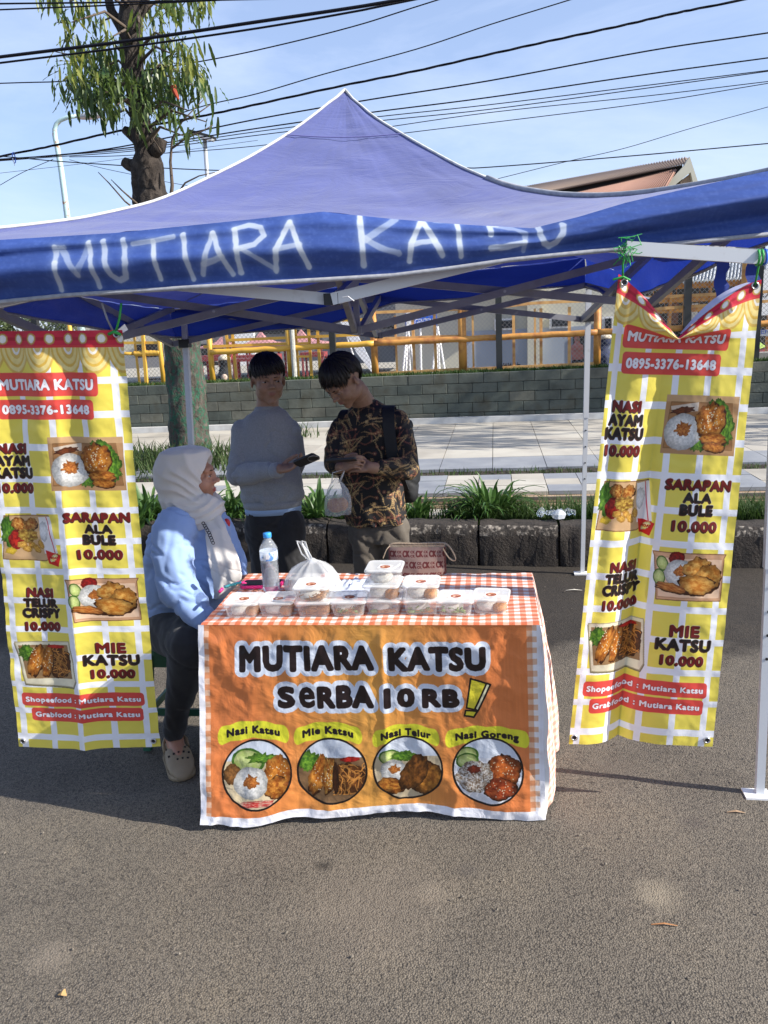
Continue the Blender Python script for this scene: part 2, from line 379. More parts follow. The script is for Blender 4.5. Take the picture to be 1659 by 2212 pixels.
def banner_canvas(seed=1):
    W, H = 640, 1900; c = Canvas(W, H, C8(238, 240, 246))
    pu, pv = .217 * W, .0722 * H
    for i in range(-1, 6):
        for j in range(-1, 14):
            x0 = (-.165 + .217 * i) * W + pu * .0; x1 = x0 + pu * .80; y1 = H * .962 - pv * j; y0 = y1 - pv * .79
            if j == 0: y1 -= 2
            c.rect(x0 + .02 * W, y0, x1 + .02 * W, y1, C8(232, 216, 92))
    # scallops and stripe with lamps
    for k in range(6):
        x = (k + .35) / 5.4 * W
        for r, col in ((1, C8(226, 190, 92)), (.9, C8(240, 222, 150)), (.74, C8(228, 188, 84)), (.64, C8(240, 218, 140)), (.44, C8(226, 188, 96)), (.3, C8(244, 240, 228)), (.2, C8(232, 204, 130))):
            c.blob(x, .032 * H, .105 * W * r, .058 * H * r, col, np.array(col) * .95, .02, seed=k + 1, tex=.02)
    c.rect(0, 0, W, .034 * H, C8(206, 34, 62)); c.rect(0, .013 * H, W, .02 * H, C8(178, 22, 44)); c.rect(0, .03 * H, W, .035 * H, C8(214, 60, 60))
    for k in range(9):
        x = (k + .4) / 8.6 * W; c.blob(x, .0165 * H, 21, 22, C8(240, 196, 110), C8(225, 170, 80), .06, seed=k); c.blob(x, .0165 * H, 14, 16, C8(250, 248, 242), C8(240, 236, 226), .05, seed=k, tex=.05)
    PILL = C8(222, 78, 70)
    def pill(x0, x1, y0, y1, txt, tx0, tx1, up):
        c.rrect(x0 * W, y0 * H, x1 * W, y1 * H, 16, PILL)
        h = (y1 - y0) * H; m = c.text(txt, tx0 * W, tx1 * W, y1 * H - h * (.26 if up else .3), h * (.5 if up else .42), bold=2.6 if up else 1.6)
        # slab feet of the lettering
        c.fill(dilate(m, 1.5) & ~m, C8(170, 40, 40)); c.fill(m, C8(240, 240, 244))
    pill(.085, .815, .087, .137, 'MUTIARA KATSU', .115, .785, True); pill(.095, .775, .144, .187, '0895-3376-13648', .12, .745, True)
    pill(.06, .92, .848, .884, 'Shopeefood : Mutiara Katsu', .085, .895, False); pill(.115, .905, .889, .925, 'Grabfood : Mutiara Katsu', .14, .88, False)
    def block(cx, rows):
        for txt, w, yb, h, col in rows: price_text(c, txt, (cx - w / 2) * W, (cx + w / 2) * W, yb * H, h * H, col)
    block(.165, [('NASI', .2, .262, .024, DRED), ('AYAM', .24, .289, .024, NEAR), ('KATSU', .27, .317, .025, NEAR), ('10.000', .25, .351, .023, DRED)])
    block(.72, [('SARAPAN', .44, .419, .024, DRED), ('ALA', .19, .445, .022, NEAR), ('BULE', .22, .472, .024, NEAR), ('10.000', .3, .507, .024, DRED)])
    block(.27, [('NASI', .2, .6, .024, DRED), ('TELUR', .25, .625, .023, NEAR), ('CRISPY', .28, .651, .025, NEAR), ('10.000', .26, .684, .023, DRED)])
    block(.73, [('MIE', .2, .742, .028, DRED), ('KATSU', .37, .774, .029, NEAR), ('10.000', .29, .808, .024, DRED)])
    # chicken, rice and lettuce in a kraft box
    x0, y0, x1, y1 = .44 * W, .225 * H, .935 * W, .345 * H
    c.rect(x0, y0, x1, y1, C8(178, 138, 96)); c.rect(x0, y0, x1, y0 + 26, C8(196, 158, 116)); f_kraft(c, [(x0 + 22, y0 + 28), (x1 - 30, y0 + 28), (x1 - 12, y1 - 22), (x0 + 10, y1 - 22)], C8(150, 108, 68))
    c.poly([(x0 + 22, y0 + 44), (x0 + 140, y0 + 26), (x0 + 138, y0 + 60), (x0 + 30, y0 + 70)], C8(205, 190, 172)); c.blob(x0 + 75, y0 + 58, 48, 13, C8(120, 60, 26), C8(70, 34, 16), .3, rot=-.12)
    f_let(c, x1 - 80, y0 + 62, 62, 40, 2, .5); f_let(c, x1 - 52, y0 + 130, 36, 62, 3); f_let(c, x0 + 152, y1 - 62, 50, 52, 4); 
    f_rice(c, x0 + 84, y0 + 142, 78, 5); f_kat(c, x0 + 200, y0 + 96, 62, 66, .3, 6, sesame=46); f_kat(c, x0 + 216, y0 + 166, 56, 26, .05, 7); f_kat(c, x0 + 222, y0 + 196, 46, 20, .1, 8)
    # breakfast box
    x0, y0, x1, y1 = .03 * W, .405 * H, .43 * W, .52 * H
    f_kraft(c, [(x0 + 20, y0), (x1 - 26, y0 - 4), (x1 + 4, y1 - 44), (x0 + 196, y1 - 18), (x0 + 2, y1 - 24)], C8(196, 160, 118)); c.poly([(x1 - 84, y0 + 6), (x1 - 22, y0), (x1 + 6, y1 - 54), (x1 - 64, y1 - 50)], C8(232, 228, 226)); _line_small(c, [(x1 - 40, y0 + 4), (x1 - 8, y1 - 52)], 2.2, C8(205, 60, 80))
    f_let(c, x0 + 30, y0 + 66, 28, 70, 12); f_kat(c, x0 + 82, y0 + 38, 34, 28, .6, 13, C8(226, 176, 92)); f_kat(c, x0 + 132, y0 + 40, 34, 26, -.5, 14, C8(222, 170, 88)); c.blob(x0 + 66, y0 + 106, 34, 40, C8(190, 44, 30), C8(110, 16, 14), .1, seed=15); c.blob(x0 + 118, y0 + 88, 44, 30, C8(220, 186, 84), C8(130, 86, 30), .2, seed=16, tf=7)
    for k in range(5): c.blob(x0 + 90 + k * 22, y0 + 128 + (k % 2) * 20, 22, 14, C8(226, 182, 84), C8(176, 118, 44), .12, rot=.3 * k, seed=20 + k)
    c.blob(x0 + 40, y0 + 156, 26, 16, C8(238, 210, 70), C8(205, 160, 40), .25, seed=31, tf=22); c.blob(x1 - 58, y0 + 70, 22, 44, C8(244, 244, 244), C8(214, 212, 210), .15, seed=32)
    c.poly([(x1 - 60, y1 - 66), (x1 + 18, y1 - 46), (x1 + 2, y1 + 8), (x1 - 44, y1 - 6)], C8(206, 34, 34)); c.blob(x1 - 18, y1 - 32, 24, 13, C8(246, 220, 90), C8(250, 245, 225), .1, rot=-.7); c.fill(c.text('PEDAS', x1 - 40, x1 + 4, y1 - 26, 13, bold=1), C8(170, 20, 20))
    # crispy egg box
    x0, y0, x1, y1 = .46 * W, .553 * H, .955 * W, .665 * H
    f_kraft(c, [(x0 + 6, y0 + 6), (x1, y0 + 2), (x1 - 8, y0 + 18), (x1 - 4, y1 - 14), (x0 + 36, y1 - 8), (x0 + 14, y0 + 24)], C8(206, 160, 124)); f_kraft(c, [(x0 + 20, y0 + 26), (x1 - 14, y0 + 22), (x1 - 10, y1 - 24), (x0 + 40, y1 - 20)], C8(232, 196, 164), C8(196, 150, 116))
    c.blob(x0 + 106, y0 + 26, 32, 24, C8(160, 26, 22), C8(100, 14, 12), .1, box=2, seed=41); f_cuc(c, x0 + 48, y0 + 52, 32, 1.2); f_cuc(c, x0 + 40, y0 + 110, 34, 1.4); f_rice(c, x0 + 120, y0 + 88, 62, 44)
    Y1, Y2 = C8(236, 180, 92), C8(184, 112, 36)
    f_kat(c, x0 + 196, y0 + 62, 62, 42, -.2, 45, Y1, Y2); f_kat(c, x0 + 246, y0 + 100, 54, 56, .4, 46, Y1, Y2); f_kat(c, x0 + 200, y0 + 134, 76, 42, .1, 47, Y1, Y2); f_kat(c, x0 + 92, y0 + 150, 66, 18, .16, 48, C8(226, 156, 80), C8(166, 88, 32))
    # noodle box
    x0, y0, x1, y1 = .05 * W, .715 * H, .475 * W, .832 * H
    c.poly([(x0 - 4, y0 + 6), (x1 - 10, y0 - 2), (x1 + 8, y1 - 30), (x1 - 6, y1 + 4), (x0 + 30, y1 - 8)], C8(120, 112, 84)); f_kraft(c, [(x0, y0), (x1 - 14, y0 - 8), (x1 + 4, y1 - 36), (x1 - 10, y1 - 4), (x0 + 34, y1 - 16)], C8(226, 218, 190), C8(170, 160, 130)); c.poly([(x0 + 14, y0 + 16), (x1 - 22, y0 + 8), (x1 - 12, y1 - 46), (x0 + 42, y1 - 42)], C8(150, 118, 80))
    f_let(c, x0 + 46, y0 + 50, 36, 38, 51, .4); f_noodle(c, x0 + 202, y0 + 96, 52, 76, 52); f_kat(c, x0 + 88, y0 + 90, 32, 80, .38, 53, sesame=20); f_kat(c, x0 + 142, y0 + 96, 26, 78, .2, 54, sesame=24); c.blob(x0 + 190, y0 + 18, 44, 9, C8(210, 50, 36), C8(160, 24, 20), .1)
    return c
def table_canvas():
    W, H = 1600, 880; c = Canvas(W, H, C8(240, 240, 246))
    U = lambda x: (x - 45) / 1510 * W; Vv = lambda y: (y - 262) / 850 * H
    # printed gingham border and the orange field
    OR, OR2 = C8(216, 146, 104), C8(230, 188, 158)
    def ging(x0, y0, x1, y1, s=25):
        m = (c.X >= x0) & (c.X < x1) & (c.Y >= y0) & (c.Y < y1); a = ((c.X - x0) // s) % 2 < 1; b = (c.Y // s) % 2 < 1
        c.fill(m & a & b, OR); c.fill(m & (a ^ b), OR2); c.fill(m & ~a & ~b, C8(244, 240, 240))
    ging(28, 0, U(94), H * .955); ging(U(1490), 0, U(1532), H * .955)
    k = np.clip(1 - np.abs(c.X - W * .5) / (W * .36), 0, 1)[..., None]; field = np.array(C8(220, 128, 72)) * (1 - k) + np.array(C8(226, 162, 78)) * k
    c.fill((c.X > U(94)) & (c.X < U(1490)) & (c.Y < H * .955), field)
    halo = C8(214, 222, 236)
    def hb(words):
        ms = []
        for txt, x0, x1, y0, y1 in words: ms.append(c.text(txt, U(x0), U(x1), Vv(y1), Vv(y1) - Vv(y0), bold=6 if txt == 'e' else 9))
        m = np.logical_or.reduce(ms); c.fill(dilate(m, 21), halo); c.fill(m, C8(32, 20, 22))
    hb([('MUTIARA', 232, 832, 338, 452), ('KATSU', 893, 1316, 346, 456)])
    hb([('S', 398, 478, 508, 606), ('e', 494, 566, 468, 606), ('RBA', 574, 826, 508, 612), ('10', 868, 1004, 522, 614), ('RB', 1034, 1198, 528, 616)])
    q = lambda P: [(U(a), Vv(b)) for a, b in P]
    K = C8(24, 18, 18)
    for P, col in ((((1248, 488), (1332, 512), (1275, 628), (1226, 616)), C8(230, 216, 60)), (((1332, 512), (1316, 506), (1262, 620), (1275, 628)), C8(236, 232, 190)), (((1222, 628), (1272, 632), (1256, 658), (1216, 652)), C8(230, 216, 60))):
        c.poly(q(P), col); c.line(q(P) + [q(P)[0]], 4, K)
    # yellow name scrolls
    for txt, cx, cy, w in (('Nasi Katsu', 284, 694, 128), ('Mie Katsu', 615, 706, 122), ('Nasi Telur', 957, 724, 118), ('Nasi Goreng', 1310, 730, 148)):
        X0, Y0 = U(cx), Vv(cy); hw = w * 1.2 / 1510 * W
        bend = lambda x: ((x - X0) / hw) ** 2 * 32
        d = np.abs(c.Y - (Y0 + bend(c.X))); e = np.maximum(np.abs(c.X - X0) - hw + 18, 0); sc = 35 + 6 * np.abs(np.sin((c.X - X0) / 34))
        c.fill((d * d + e * e * 3) < sc ** 2, C8(224, 222, 58))
        m = c.text(txt, U(cx - w * .93), U(cx + w * .93), Y0 + 17, 38, bold=3.2, warp=lambda x, y: (x, y + bend(x))); c.fill(m, C8(28, 22, 30))
    # four round pictures
    def disc(cx, cy): 
        X0, Y0 = U(cx), Vv(cy); r = 156 / 1510 * W; c.blob(X0, Y0, r, r * .97, K, K, .01, tex=0); R = r * .945
        return X0, Y0, R
    def clip(fn, cx, cy, base):
        X0, Y0, R = disc(cx, cy); save = c.a.copy(); m = ((c.X - X0) ** 2 + ((c.Y - Y0) / .97) ** 2) < R * R
        c.rect(X0 - R, Y0 - R, X0 + R, Y0 + R, base); c.rect(X0 - R, Y0 - R, X0 + R, Y0 - R * .42, C8(206, 214, 226)); fn(X0, Y0, R); n = c.a.copy(); c.a[:] = save; c.a[m] = n[m]
    def d1(x, y, r):
        f_cuc(c, x - r * .25, y - r * .42, r * .5, .1); f_let(c, x + r * .15, y - r * .48, r * .4, r * .14, 3); c.blob(x - r * .75, y - r * .05, r * .25, r * .3, C8(150, 100, 50)); f_kat(c, x + r * .62, y + r * .02, r * .42, r * .55, 0, 61, sesame=26); f_kat(c, x + r * .6, y + r * .4, r * .36, r * .3, 0, 62); f_rice(c, x - r * .18, y + r * .22, r * .52, 63)
        c.blob(x + r * .0, y + r * .82, r * .5, r * .1, C8(205, 40, 40), C8(240, 210, 180), .1, box=2)
    def d2(x, y, r):
        f_let(c, x - r * .65, y - r * .3, r * .35, r * .3, 4); f_noodle(c, x + r * .5, y + r * .25, r * .52, r * .5, 71); c.blob(x + .55 * r, y - .38 * r, r * .3, r * .08, C8(205, 40, 30)); f_kat(c, x - r * .45, y + r * .12, r * .24, r * .6, .35, 72, sesame=16); f_kat(c, x - r * .1, y + r * .12, r * .18, r * .55, .15, 73, C8(232, 176, 84), sesame=20); c.blob(x + .1 * r, y + r * .2, r * .1, r * .5, C8(70, 36, 16), C8(40, 20, 10))
    def d3(x, y, r):
        f_cuc(c, x - r * .5, y - r * .38, r * .35, .1); f_let(c, x - r * .1, y - r * .42, r * .4, r * .14, 8); f_rice(c, x - r * .42, y + r * .05, r * .4, 81); f_kat(c, x - r * .5, y + r * .52, r * .4, r * .26, .3, 82); f_kat(c, x + r * .5, y + r * .3, r * .5, r * .56, 0, 84, C8(196, 130, 50), C8(120, 70, 24)); f_kat(c, x + r * .18, y + r * .12, r * .36, r * .6, .5, 83, C8(150, 92, 36), C8(78, 44, 16))
    def d4(x, y, r):
        f_cuc(c, x - r * .6, y - r * .48, r * .34, -.2); f_cuc(c, x - r * .6, y - r * .3, r * .34, -.2); f_kat(c, x + r * .45, y - r * .02, r * .5, r * .5, .4, 91, C8(206, 110, 48), C8(130, 56, 22), sesame=40); c.blob(x - r * .38, y + r * .18, r * .55, r * .5, RICE, C8(120, 96, 74), .12, seed=92, tf=30); f_kat(c, x + r * .35, y + r * .5, r * .5, r * .3, -.2, 93, C8(210, 100, 50), C8(140, 50, 24), sesame=24); c.blob(x - r * .4, y - r * .08, r * .2, r * .12, C8(150, 60, 36), C8(110, 40, 26), .3)
    clip(d1, 297, 890, C8(214, 196, 160)); clip(d2, 628, 893, C8(120, 92, 64)); clip(d3, 960, 895, C8(196, 180, 150)); clip(d4, 1310, 898, C8(224, 226, 232))
    n = fbm(c.X / 7, c.Y / 160, 5, 3)[..., None]; c.a *= (1 + .02 * n)
    return c
# ------------------------------------------------------------------ the setting
M = {}
def ground_mat():
    m, nt, b = _new('asphalt')
    v = _tex(nt, 190, tex='ShaderNodeTexVoronoi'); n = _tex(nt, 2.2, 8, .62); n2 = _tex(nt, 60, 4, .7)
    nz = _tex(nt, 75, 5, .75, dist=.4); ma = nt.nodes.new('ShaderNodeMath'); ma.operation = 'MULTIPLY_ADD'; nt.links.new(nz.outputs[0], ma.inputs[0]); ma.inputs[1].default_value = 2.0; nt.links.new(v.outputs['Distance'], ma.inputs[2]); mb_ = nt.nodes.new('ShaderNodeMath'); mb_.operation = 'MULTIPLY_ADD'; nt.links.new(ma.outputs[0], mb_.inputs[0]); mb_.inputs[1].default_value = .62; mb_.inputs[2].default_value = -.44
    base = _ramp(nt, mb_.outputs[0], [(.0, (.205, .176, .136)), (.35, (.145, .124, .097)), (.75, (.050, .043, .035))])
    big = _ramp(nt, n.outputs[0], [(.3, (.78, .78, .79)), (.5, (.98, .98, .98)), (.75, (1.18, 1.15, 1.08))])
    mx = nt.nodes.new('ShaderNodeMixRGB'); mx.blend_type = 'MULTIPLY'; mx.inputs[0].default_value = 1
    nt.links.new(base, mx.inputs[1]); nt.links.new(big, mx.inputs[2])
    sp = _tex(nt, 420, 2, .5); spr = _ramp(nt, sp.outputs[0], [(.66, (0, 0, 0)), (.72, (1, 1, 1))])
    m2 = nt.nodes.new('ShaderNodeMixRGB'); nt.links.new(spr, m2.inputs[0]); nt.links.new(mx.outputs[0], m2.inputs[1]); m2.inputs[2].default_value = (.34, .31, .27, 1)
    # asphalt colour darkened towards the kerb, with a ragged edge
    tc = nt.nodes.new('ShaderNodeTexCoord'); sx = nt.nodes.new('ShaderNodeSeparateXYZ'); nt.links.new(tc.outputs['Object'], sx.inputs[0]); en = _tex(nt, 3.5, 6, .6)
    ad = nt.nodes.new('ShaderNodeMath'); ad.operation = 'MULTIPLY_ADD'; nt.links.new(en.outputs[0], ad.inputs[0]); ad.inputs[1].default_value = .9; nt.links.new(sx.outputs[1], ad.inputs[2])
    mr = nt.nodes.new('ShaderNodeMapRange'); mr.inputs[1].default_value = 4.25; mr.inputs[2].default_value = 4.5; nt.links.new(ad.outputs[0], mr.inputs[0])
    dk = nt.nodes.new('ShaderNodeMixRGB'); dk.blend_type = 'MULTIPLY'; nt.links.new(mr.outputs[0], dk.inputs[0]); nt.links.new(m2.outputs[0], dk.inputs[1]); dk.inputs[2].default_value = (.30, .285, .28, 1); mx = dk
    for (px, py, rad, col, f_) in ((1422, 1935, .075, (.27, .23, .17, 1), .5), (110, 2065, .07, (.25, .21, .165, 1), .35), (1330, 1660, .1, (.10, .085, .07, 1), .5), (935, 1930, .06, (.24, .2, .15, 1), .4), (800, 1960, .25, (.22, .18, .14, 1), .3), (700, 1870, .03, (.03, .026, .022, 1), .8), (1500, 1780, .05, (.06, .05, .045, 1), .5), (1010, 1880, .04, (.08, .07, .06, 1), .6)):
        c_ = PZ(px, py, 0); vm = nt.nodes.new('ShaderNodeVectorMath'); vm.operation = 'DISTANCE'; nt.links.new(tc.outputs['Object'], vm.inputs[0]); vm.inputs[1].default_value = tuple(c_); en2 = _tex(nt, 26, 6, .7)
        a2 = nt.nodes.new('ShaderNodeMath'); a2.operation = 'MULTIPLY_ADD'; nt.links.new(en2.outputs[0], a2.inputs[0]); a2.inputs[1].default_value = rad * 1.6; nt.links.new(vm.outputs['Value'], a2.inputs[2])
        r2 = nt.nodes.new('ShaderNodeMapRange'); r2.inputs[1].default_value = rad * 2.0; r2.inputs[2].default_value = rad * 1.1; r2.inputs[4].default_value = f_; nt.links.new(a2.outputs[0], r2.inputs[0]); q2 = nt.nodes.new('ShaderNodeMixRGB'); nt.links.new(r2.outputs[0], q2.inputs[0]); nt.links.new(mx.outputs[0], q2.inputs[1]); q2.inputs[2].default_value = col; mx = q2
    # dusty patches
    d = _tex(nt, .9, 3, .5); dr = _ramp(nt, d.outputs[0], [(.62, (0, 0, 0)), (.8, (.45, .45, .45))]); m3 = nt.nodes.new('ShaderNodeMixRGB'); nt.links.new(dr, m3.inputs[0]); nt.links.new(mx.outputs[0], m3.inputs[1]); m3.inputs[2].default_value = (.2, .17, .135, 1)
    nt.links.new(m3.outputs[0], b.inputs['Base Color']); b.inputs['Roughness'].default_value = .82; b.inputs['Specular IOR Level'].default_value = .35
    inv = nt.nodes.new('ShaderNodeMath'); inv.operation = 'SUBTRACT'; inv.inputs[0].default_value = 1; nt.links.new(v.outputs['Distance'], inv.inputs[1])
    p = _bump(nt, b, inv.outputs[0], .6, .005); _bump(nt, b, n2.outputs[0], .6, .006, p); return m
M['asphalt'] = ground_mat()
M['soil'] = mat('dark_soil', (.022, .017, .012), .95, (.06, .046, .032), 9, bump=1, bscale=30, bdist=.03)
M['kerb'] = mat('old_kerb_concrete', (.013, .011, .0095), .9, (.042, .034, .028), 13, .3, .75, bump=1, bscale=60, bdist=.012, c3=(.032, .026, .022))
M['kerb_worn'] = mat('worn_kerb_paint', (.035, .03, .026), .9, (.34, .30, .25), 34, .48, .68, bump=.8, bscale=70, bdist=.01)
M['tile'] = mat('beige_paving', (.43, .395, .33), .65, (.30, .275, .23), 2.2, bump=.15, bscale=60, space='World')
M['tile2'] = mat('cream_paving', (.47, .44, .37), .6, (.36, .33, .28), 2.6, bump=.15, bscale=60, space='World')
M['tileg'] = mat('grey_paving', (.19, .2, .22), .65, (.27, .28, .29), 3, bump=.15, bscale=60, space='World')
M['bed'] = mat('tile_joint', (.10, .09, .075), .9)
M['white_line'] = mat('white_edging', (.6, .6, .58), .6, (.45, .44, .42), 6)
M['grass'] = mat('grass', (.03, .07, .012), .7, (.06, .105, .02), 20, translucent=.3)
M['lawn'] = mat('lawn_soil', (.05, .075, .018), .95, (.12, .13, .04), 7, bump=.6, bscale=50)
M['redpave'] = mat('red_paving', (.33, .2, .16), .85, (.24, .16, .13), 5)
M['yard'] = mat('yard_concrete', (.36, .33, .27), .9, (.27, .25, .2), 2, bump=.1)

def sheet(name, x0, y0, x1, y1, z, m, n=1, nm=1):
    P = np.zeros((nm + 1, n + 1, 3))
    for i in range(nm + 1):
        for j in range(n + 1): P[i, j] = (x0 + (x1 - x0) * j / n, y0 + (y1 - y0) * i / nm, z)
    return grid_obj(name, P, m)
# road, with small real unevenness near the stall
NR = 160
xs = np.linspace(-3.2, 3.2, NR); ys = np.linspace(.35, 5.7, NR)
GX, GY = np.meshgrid(xs, ys); GZ = .006 * fbm(GX * 1.3, GY * 1.3, 3, 3) + .0022 * fbm(GX * 14, GY * 14, 5, 2)
edge = np.minimum(np.minimum((GX + 3.2), (3.2 - GX)), np.minimum(GY - .35, 5.7 - GY)); GZ = GZ * np.clip(edge / .4, 0, 1)
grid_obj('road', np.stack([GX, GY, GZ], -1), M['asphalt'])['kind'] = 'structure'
mb = MB()
for (a, b_, c_, d_) in ((-60, -40, 60, .35), (-60, .35, -3.2, 5.7), (3.2, .35, 60, 5.7)):
    mb.add([(a, b_, 0), (c_, b_, 0), (c_, d_, 0), (a, d_, 0)], [(0, 1, 2, 3)])
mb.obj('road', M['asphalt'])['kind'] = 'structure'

KY = lambda x: 5.42 - .075 * x            # front face of the kerb
ground = MB().add([(-400, 11.95, -.12), (400, 11.95, -.12), (400, 600, -.12), (-400, 600, -.12)], [(0, 1, 2, 3)]).obj('ground', M['yard']); kind(ground, 'structure')
rp = MB().add([(-26, 12.4, -.115), (-2.2, 12.4, -.115), (-2.2, 26, -.115), (-26, 26, -.115)], [(0, 1, 2, 3)]).obj('yard_paving', M['redpave']); kind(rp, 'structure')

# kerb of separate stones
kerb = thing('kerb', '', '', (0, 0, 0)); del kerb['label']; del kerb['category']; kerb['kind'] = 'structure'
kx = [PY(694, 1150, 5.35)[0], None, PY(1033, 1180, 5.3)[0], PY(1211, 1160, 5.28)[0]]; st = (kx[2] - kx[0]) / 2
joints = sorted([kx[2] - st * k for k in range(0, 14)] + [kx[3] + st * k for k in range(0, 12)])
def kerb_stone(x0, x1, i):
    q = random.Random(i); H = .285 + q.uniform(-.006, .01); D = .2; g = .004 + q.uniform(0, .005); n = 26
    a, b_ = x0 + g, x1 - g; prof = [(0, -.05), (.004, .02), (.006, .1), (.012, H - .07), (.026, H - .028), (.05, H - .007), (.085, H), (.14, H + .001), (D, H), (D, -.05)]
    P = np.zeros((n, len(prof), 3))
    for s_ in range(n):
        x = a + (b_ - a) * s_ / (n - 1); e = min(s_, n - 1 - s_) / (n - 1)
        for k, (dy, z) in enumerate(prof):
            w = .012 * fbm(x * 16, z * 16 + dy * 9, i, 3) if 0 < k < len(prof) - 1 else 0
            chip = .007 * max(0, vnoise(z * 22, x * 30, i + 5)) if e < .06 else 0
            P[s_, k] = (x + (chip if x < (a + b_) / 2 else -chip), KY(x) + dy + w + (.003 if e == 0 else 0), z + .3 * w)
    o = grid_obj('kerb_stone', P, M['kerb'], kerb); o.data.materials.append(M['kerb_worn'])
    for p in o.data.polygons:
        k = p.index % (len(prof) - 1)
        if k in (4, 3) and q.random() < .85 and i % 3 != 2: p.material_index = 1
    mbx = MB(); 
    for s_ in (0, n - 1): mbx.add(P[s_], [tuple(range(len(prof)))])
    me = mbx.mesh('kerb_end', M['kerb']); bm = bmesh.new(); bm.from_mesh(o.data); bm.from_mesh(me); bm.to_mesh(o.data); bm.free()
for i in range(len(joints) - 1):
    if joints[i + 1] > -4.8 and joints[i] < 3.4: kerb_stone(joints[i], joints[i + 1], i)
kb = MB(); kb.add([(-8, KY(-8) + .03, -.02), (6, KY(6) + .03, -.02), (6, KY(6) + .19, -.02), (-8, KY(-8) + .19, -.02), (-8, KY(-8) + .03, .2), (6, KY(6) + .03, .2), (6, KY(6) + .19, .2), (-8, KY(-8) + .19, .2)], [(0, 1, 5, 4), (4, 5, 6, 7), (2, 3, 7, 6), (1, 2, 6, 5), (0, 4, 7, 3)])
kb.obj('kerb_core', M['soil'], kerb)

# planting strip and gap of soil
NS = 90; X, T = np.meshgrid(np.linspace(-7, 5, NS * 2), np.linspace(0, 1, 18)); Yb = KY(X) + .19; Y = Yb + (6.28 - Yb) * T
Z = .2 + .06 * fbm(X * 3, Y * 3, 8, 4) - .1 * np.exp(-((X + .55) / .3) ** 2) * (T > .2) + .03 * (T < .08)
grid_obj('planting_strip', np.stack([X, Y, np.clip(Z, .05, .27)], -1), M['soil'])['kind'] = 'structure'
X, Y = np.meshgrid(np.linspace(-8, 6, 200), np.linspace(7.25, 7.56, 8)); grid_obj('soil_strip', np.stack([X, Y, .275 + .02 * fbm(X * 6, Y * 6, 9, 3)], -1), M['soil'])['kind'] = 'structure'

pav = thing('pavement', '', '', (0, 0, 0)); del pav['label']; del pav['category']; pav['kind'] = 'structure'
MB().box((-1, 9.36, .12), (22, 3.62, .30)).obj('bedding', M['bed'], pav)
MB().box((-1, 6.82, .12), (22, .84, .30)).obj('bedding', M['bed'], pav)
q = random.Random(3)
def tile_set(x0, w, rows, mats, z, gap=.006):
    cache = {}
    for (ya, yb, pal, off) in rows:
        x = x0 + off
        while x < 5.2:
            m = pal(q); key = (w, yb - ya, m)
            if key not in cache:
                cache[key] = MB().box((0, 0, 0), (w - gap, yb - ya - gap, .03)).mesh('paving_tile', M[m])
            o = link('paving_tile', cache[key], pav, (x + w / 2, (ya + yb) / 2, z + q.uniform(-.0015, .002))); o.rotation_euler = (q.uniform(-.002, .002), q.uniform(-.002, .002), 0)
            x += w
B = lambda r: 'tile' if r.random() < .6 else 'tile2'
G = lambda r: 'tileg'
CH = lambda r: 'tileg' if r.random() < .3 else ('tile2' if r.random() < .5 else 'tile')
tile_set(-6.56, .502, [(7.56, 8.2, G, 0), (8.2, 8.8, B, 0), (8.8, 9.4, B, 0), (9.4, 10.0, B, 0), (10.0, 10.6, B, 0), (10.6, 11.15, B, 0)], None, .289)
tile_set(-4.1, .282, [(6.46, 6.73, CH, 0), (6.73, 6.99, CH, 0), (6.99, 7.24, CH, 0)], None, .289)
for k, (y, z) in enumerate(((6.42, .262), (6.40, .235), (6.37, .208))):
    MB().box((-.5, y + .05, z), (12, .1, .018)).obj('step_edging', mat('tan_edging_%d' % k, (.42, .3, .2), .7, (.3, .21, .14), 5), pav)
tile_set(-4.1, .282, [(6.16, 6.41, CH, .1)], None, .18)
MB().box((-1, 11.2, .335), (22, .1, .09)).obj('edging', M['white_line'], pav)

# ------------------------------------------------------------------ block wall
wall = thing('block_wall', 'low dark grey wall of concrete blocks behind the pavement', 'wall', (0, 11.27, .3))
WY, WH = 11.26, .97
MB().box((-2, .16, .3), (24, .16, .62)).obj('mortar', mat('mortar', (.10, .098, .08), .95, (.16, .15, .12), 12), wall)
bmats = [mat('block_paint_%d' % k, c, .75, tuple(v * 1.9 for v in c), 3.2, bump=.7, bscale=38, bdist=.008, space='World', lo=.3, hi=.75, c3=(.055, .05, .032)) for k, c in enumerate([(.044, .050, .042), (.053, .058, .047), (.038, .045, .038), (.062, .063, .05)])]
bm_ = {}
def block_mesh(w, h, m):
    k = (round(w, 3), round(h, 3), m)
    if k not in bm_:
        b = bmesh.new(); bmesh.ops.create_cube(b, size=1); bmesh.ops.scale(b, vec=(w, .1, h), verts=b.verts); bmesh.ops.bevel(b, geom=[e for e in b.edges], offset=.006, segments=1, affect='EDGES')
        me = bpy.data.meshes.new('block'); b.to_mesh(me); b.free(); me.materials.append(bmats[m]); bm_[k] = me
    return bm_[k]
ch = .67 / 5
for r in range(5):
    x = -7.4 + (.19 if r % 2 else 0)
    while x < 4.4:
        h = ch - .004 if r < 4 else ch - .002
        o = link('block', block_mesh(.341, h, q.choice([0, 0, 1, 2, 2, 3])), wall, (x + .172, .05 + q.uniform(-.003, .003), .0 + ch * r + ch / 2)); o.rotation_euler = (q.uniform(-.006, .006), 0, q.uniform(-.004, .004)); x += .345
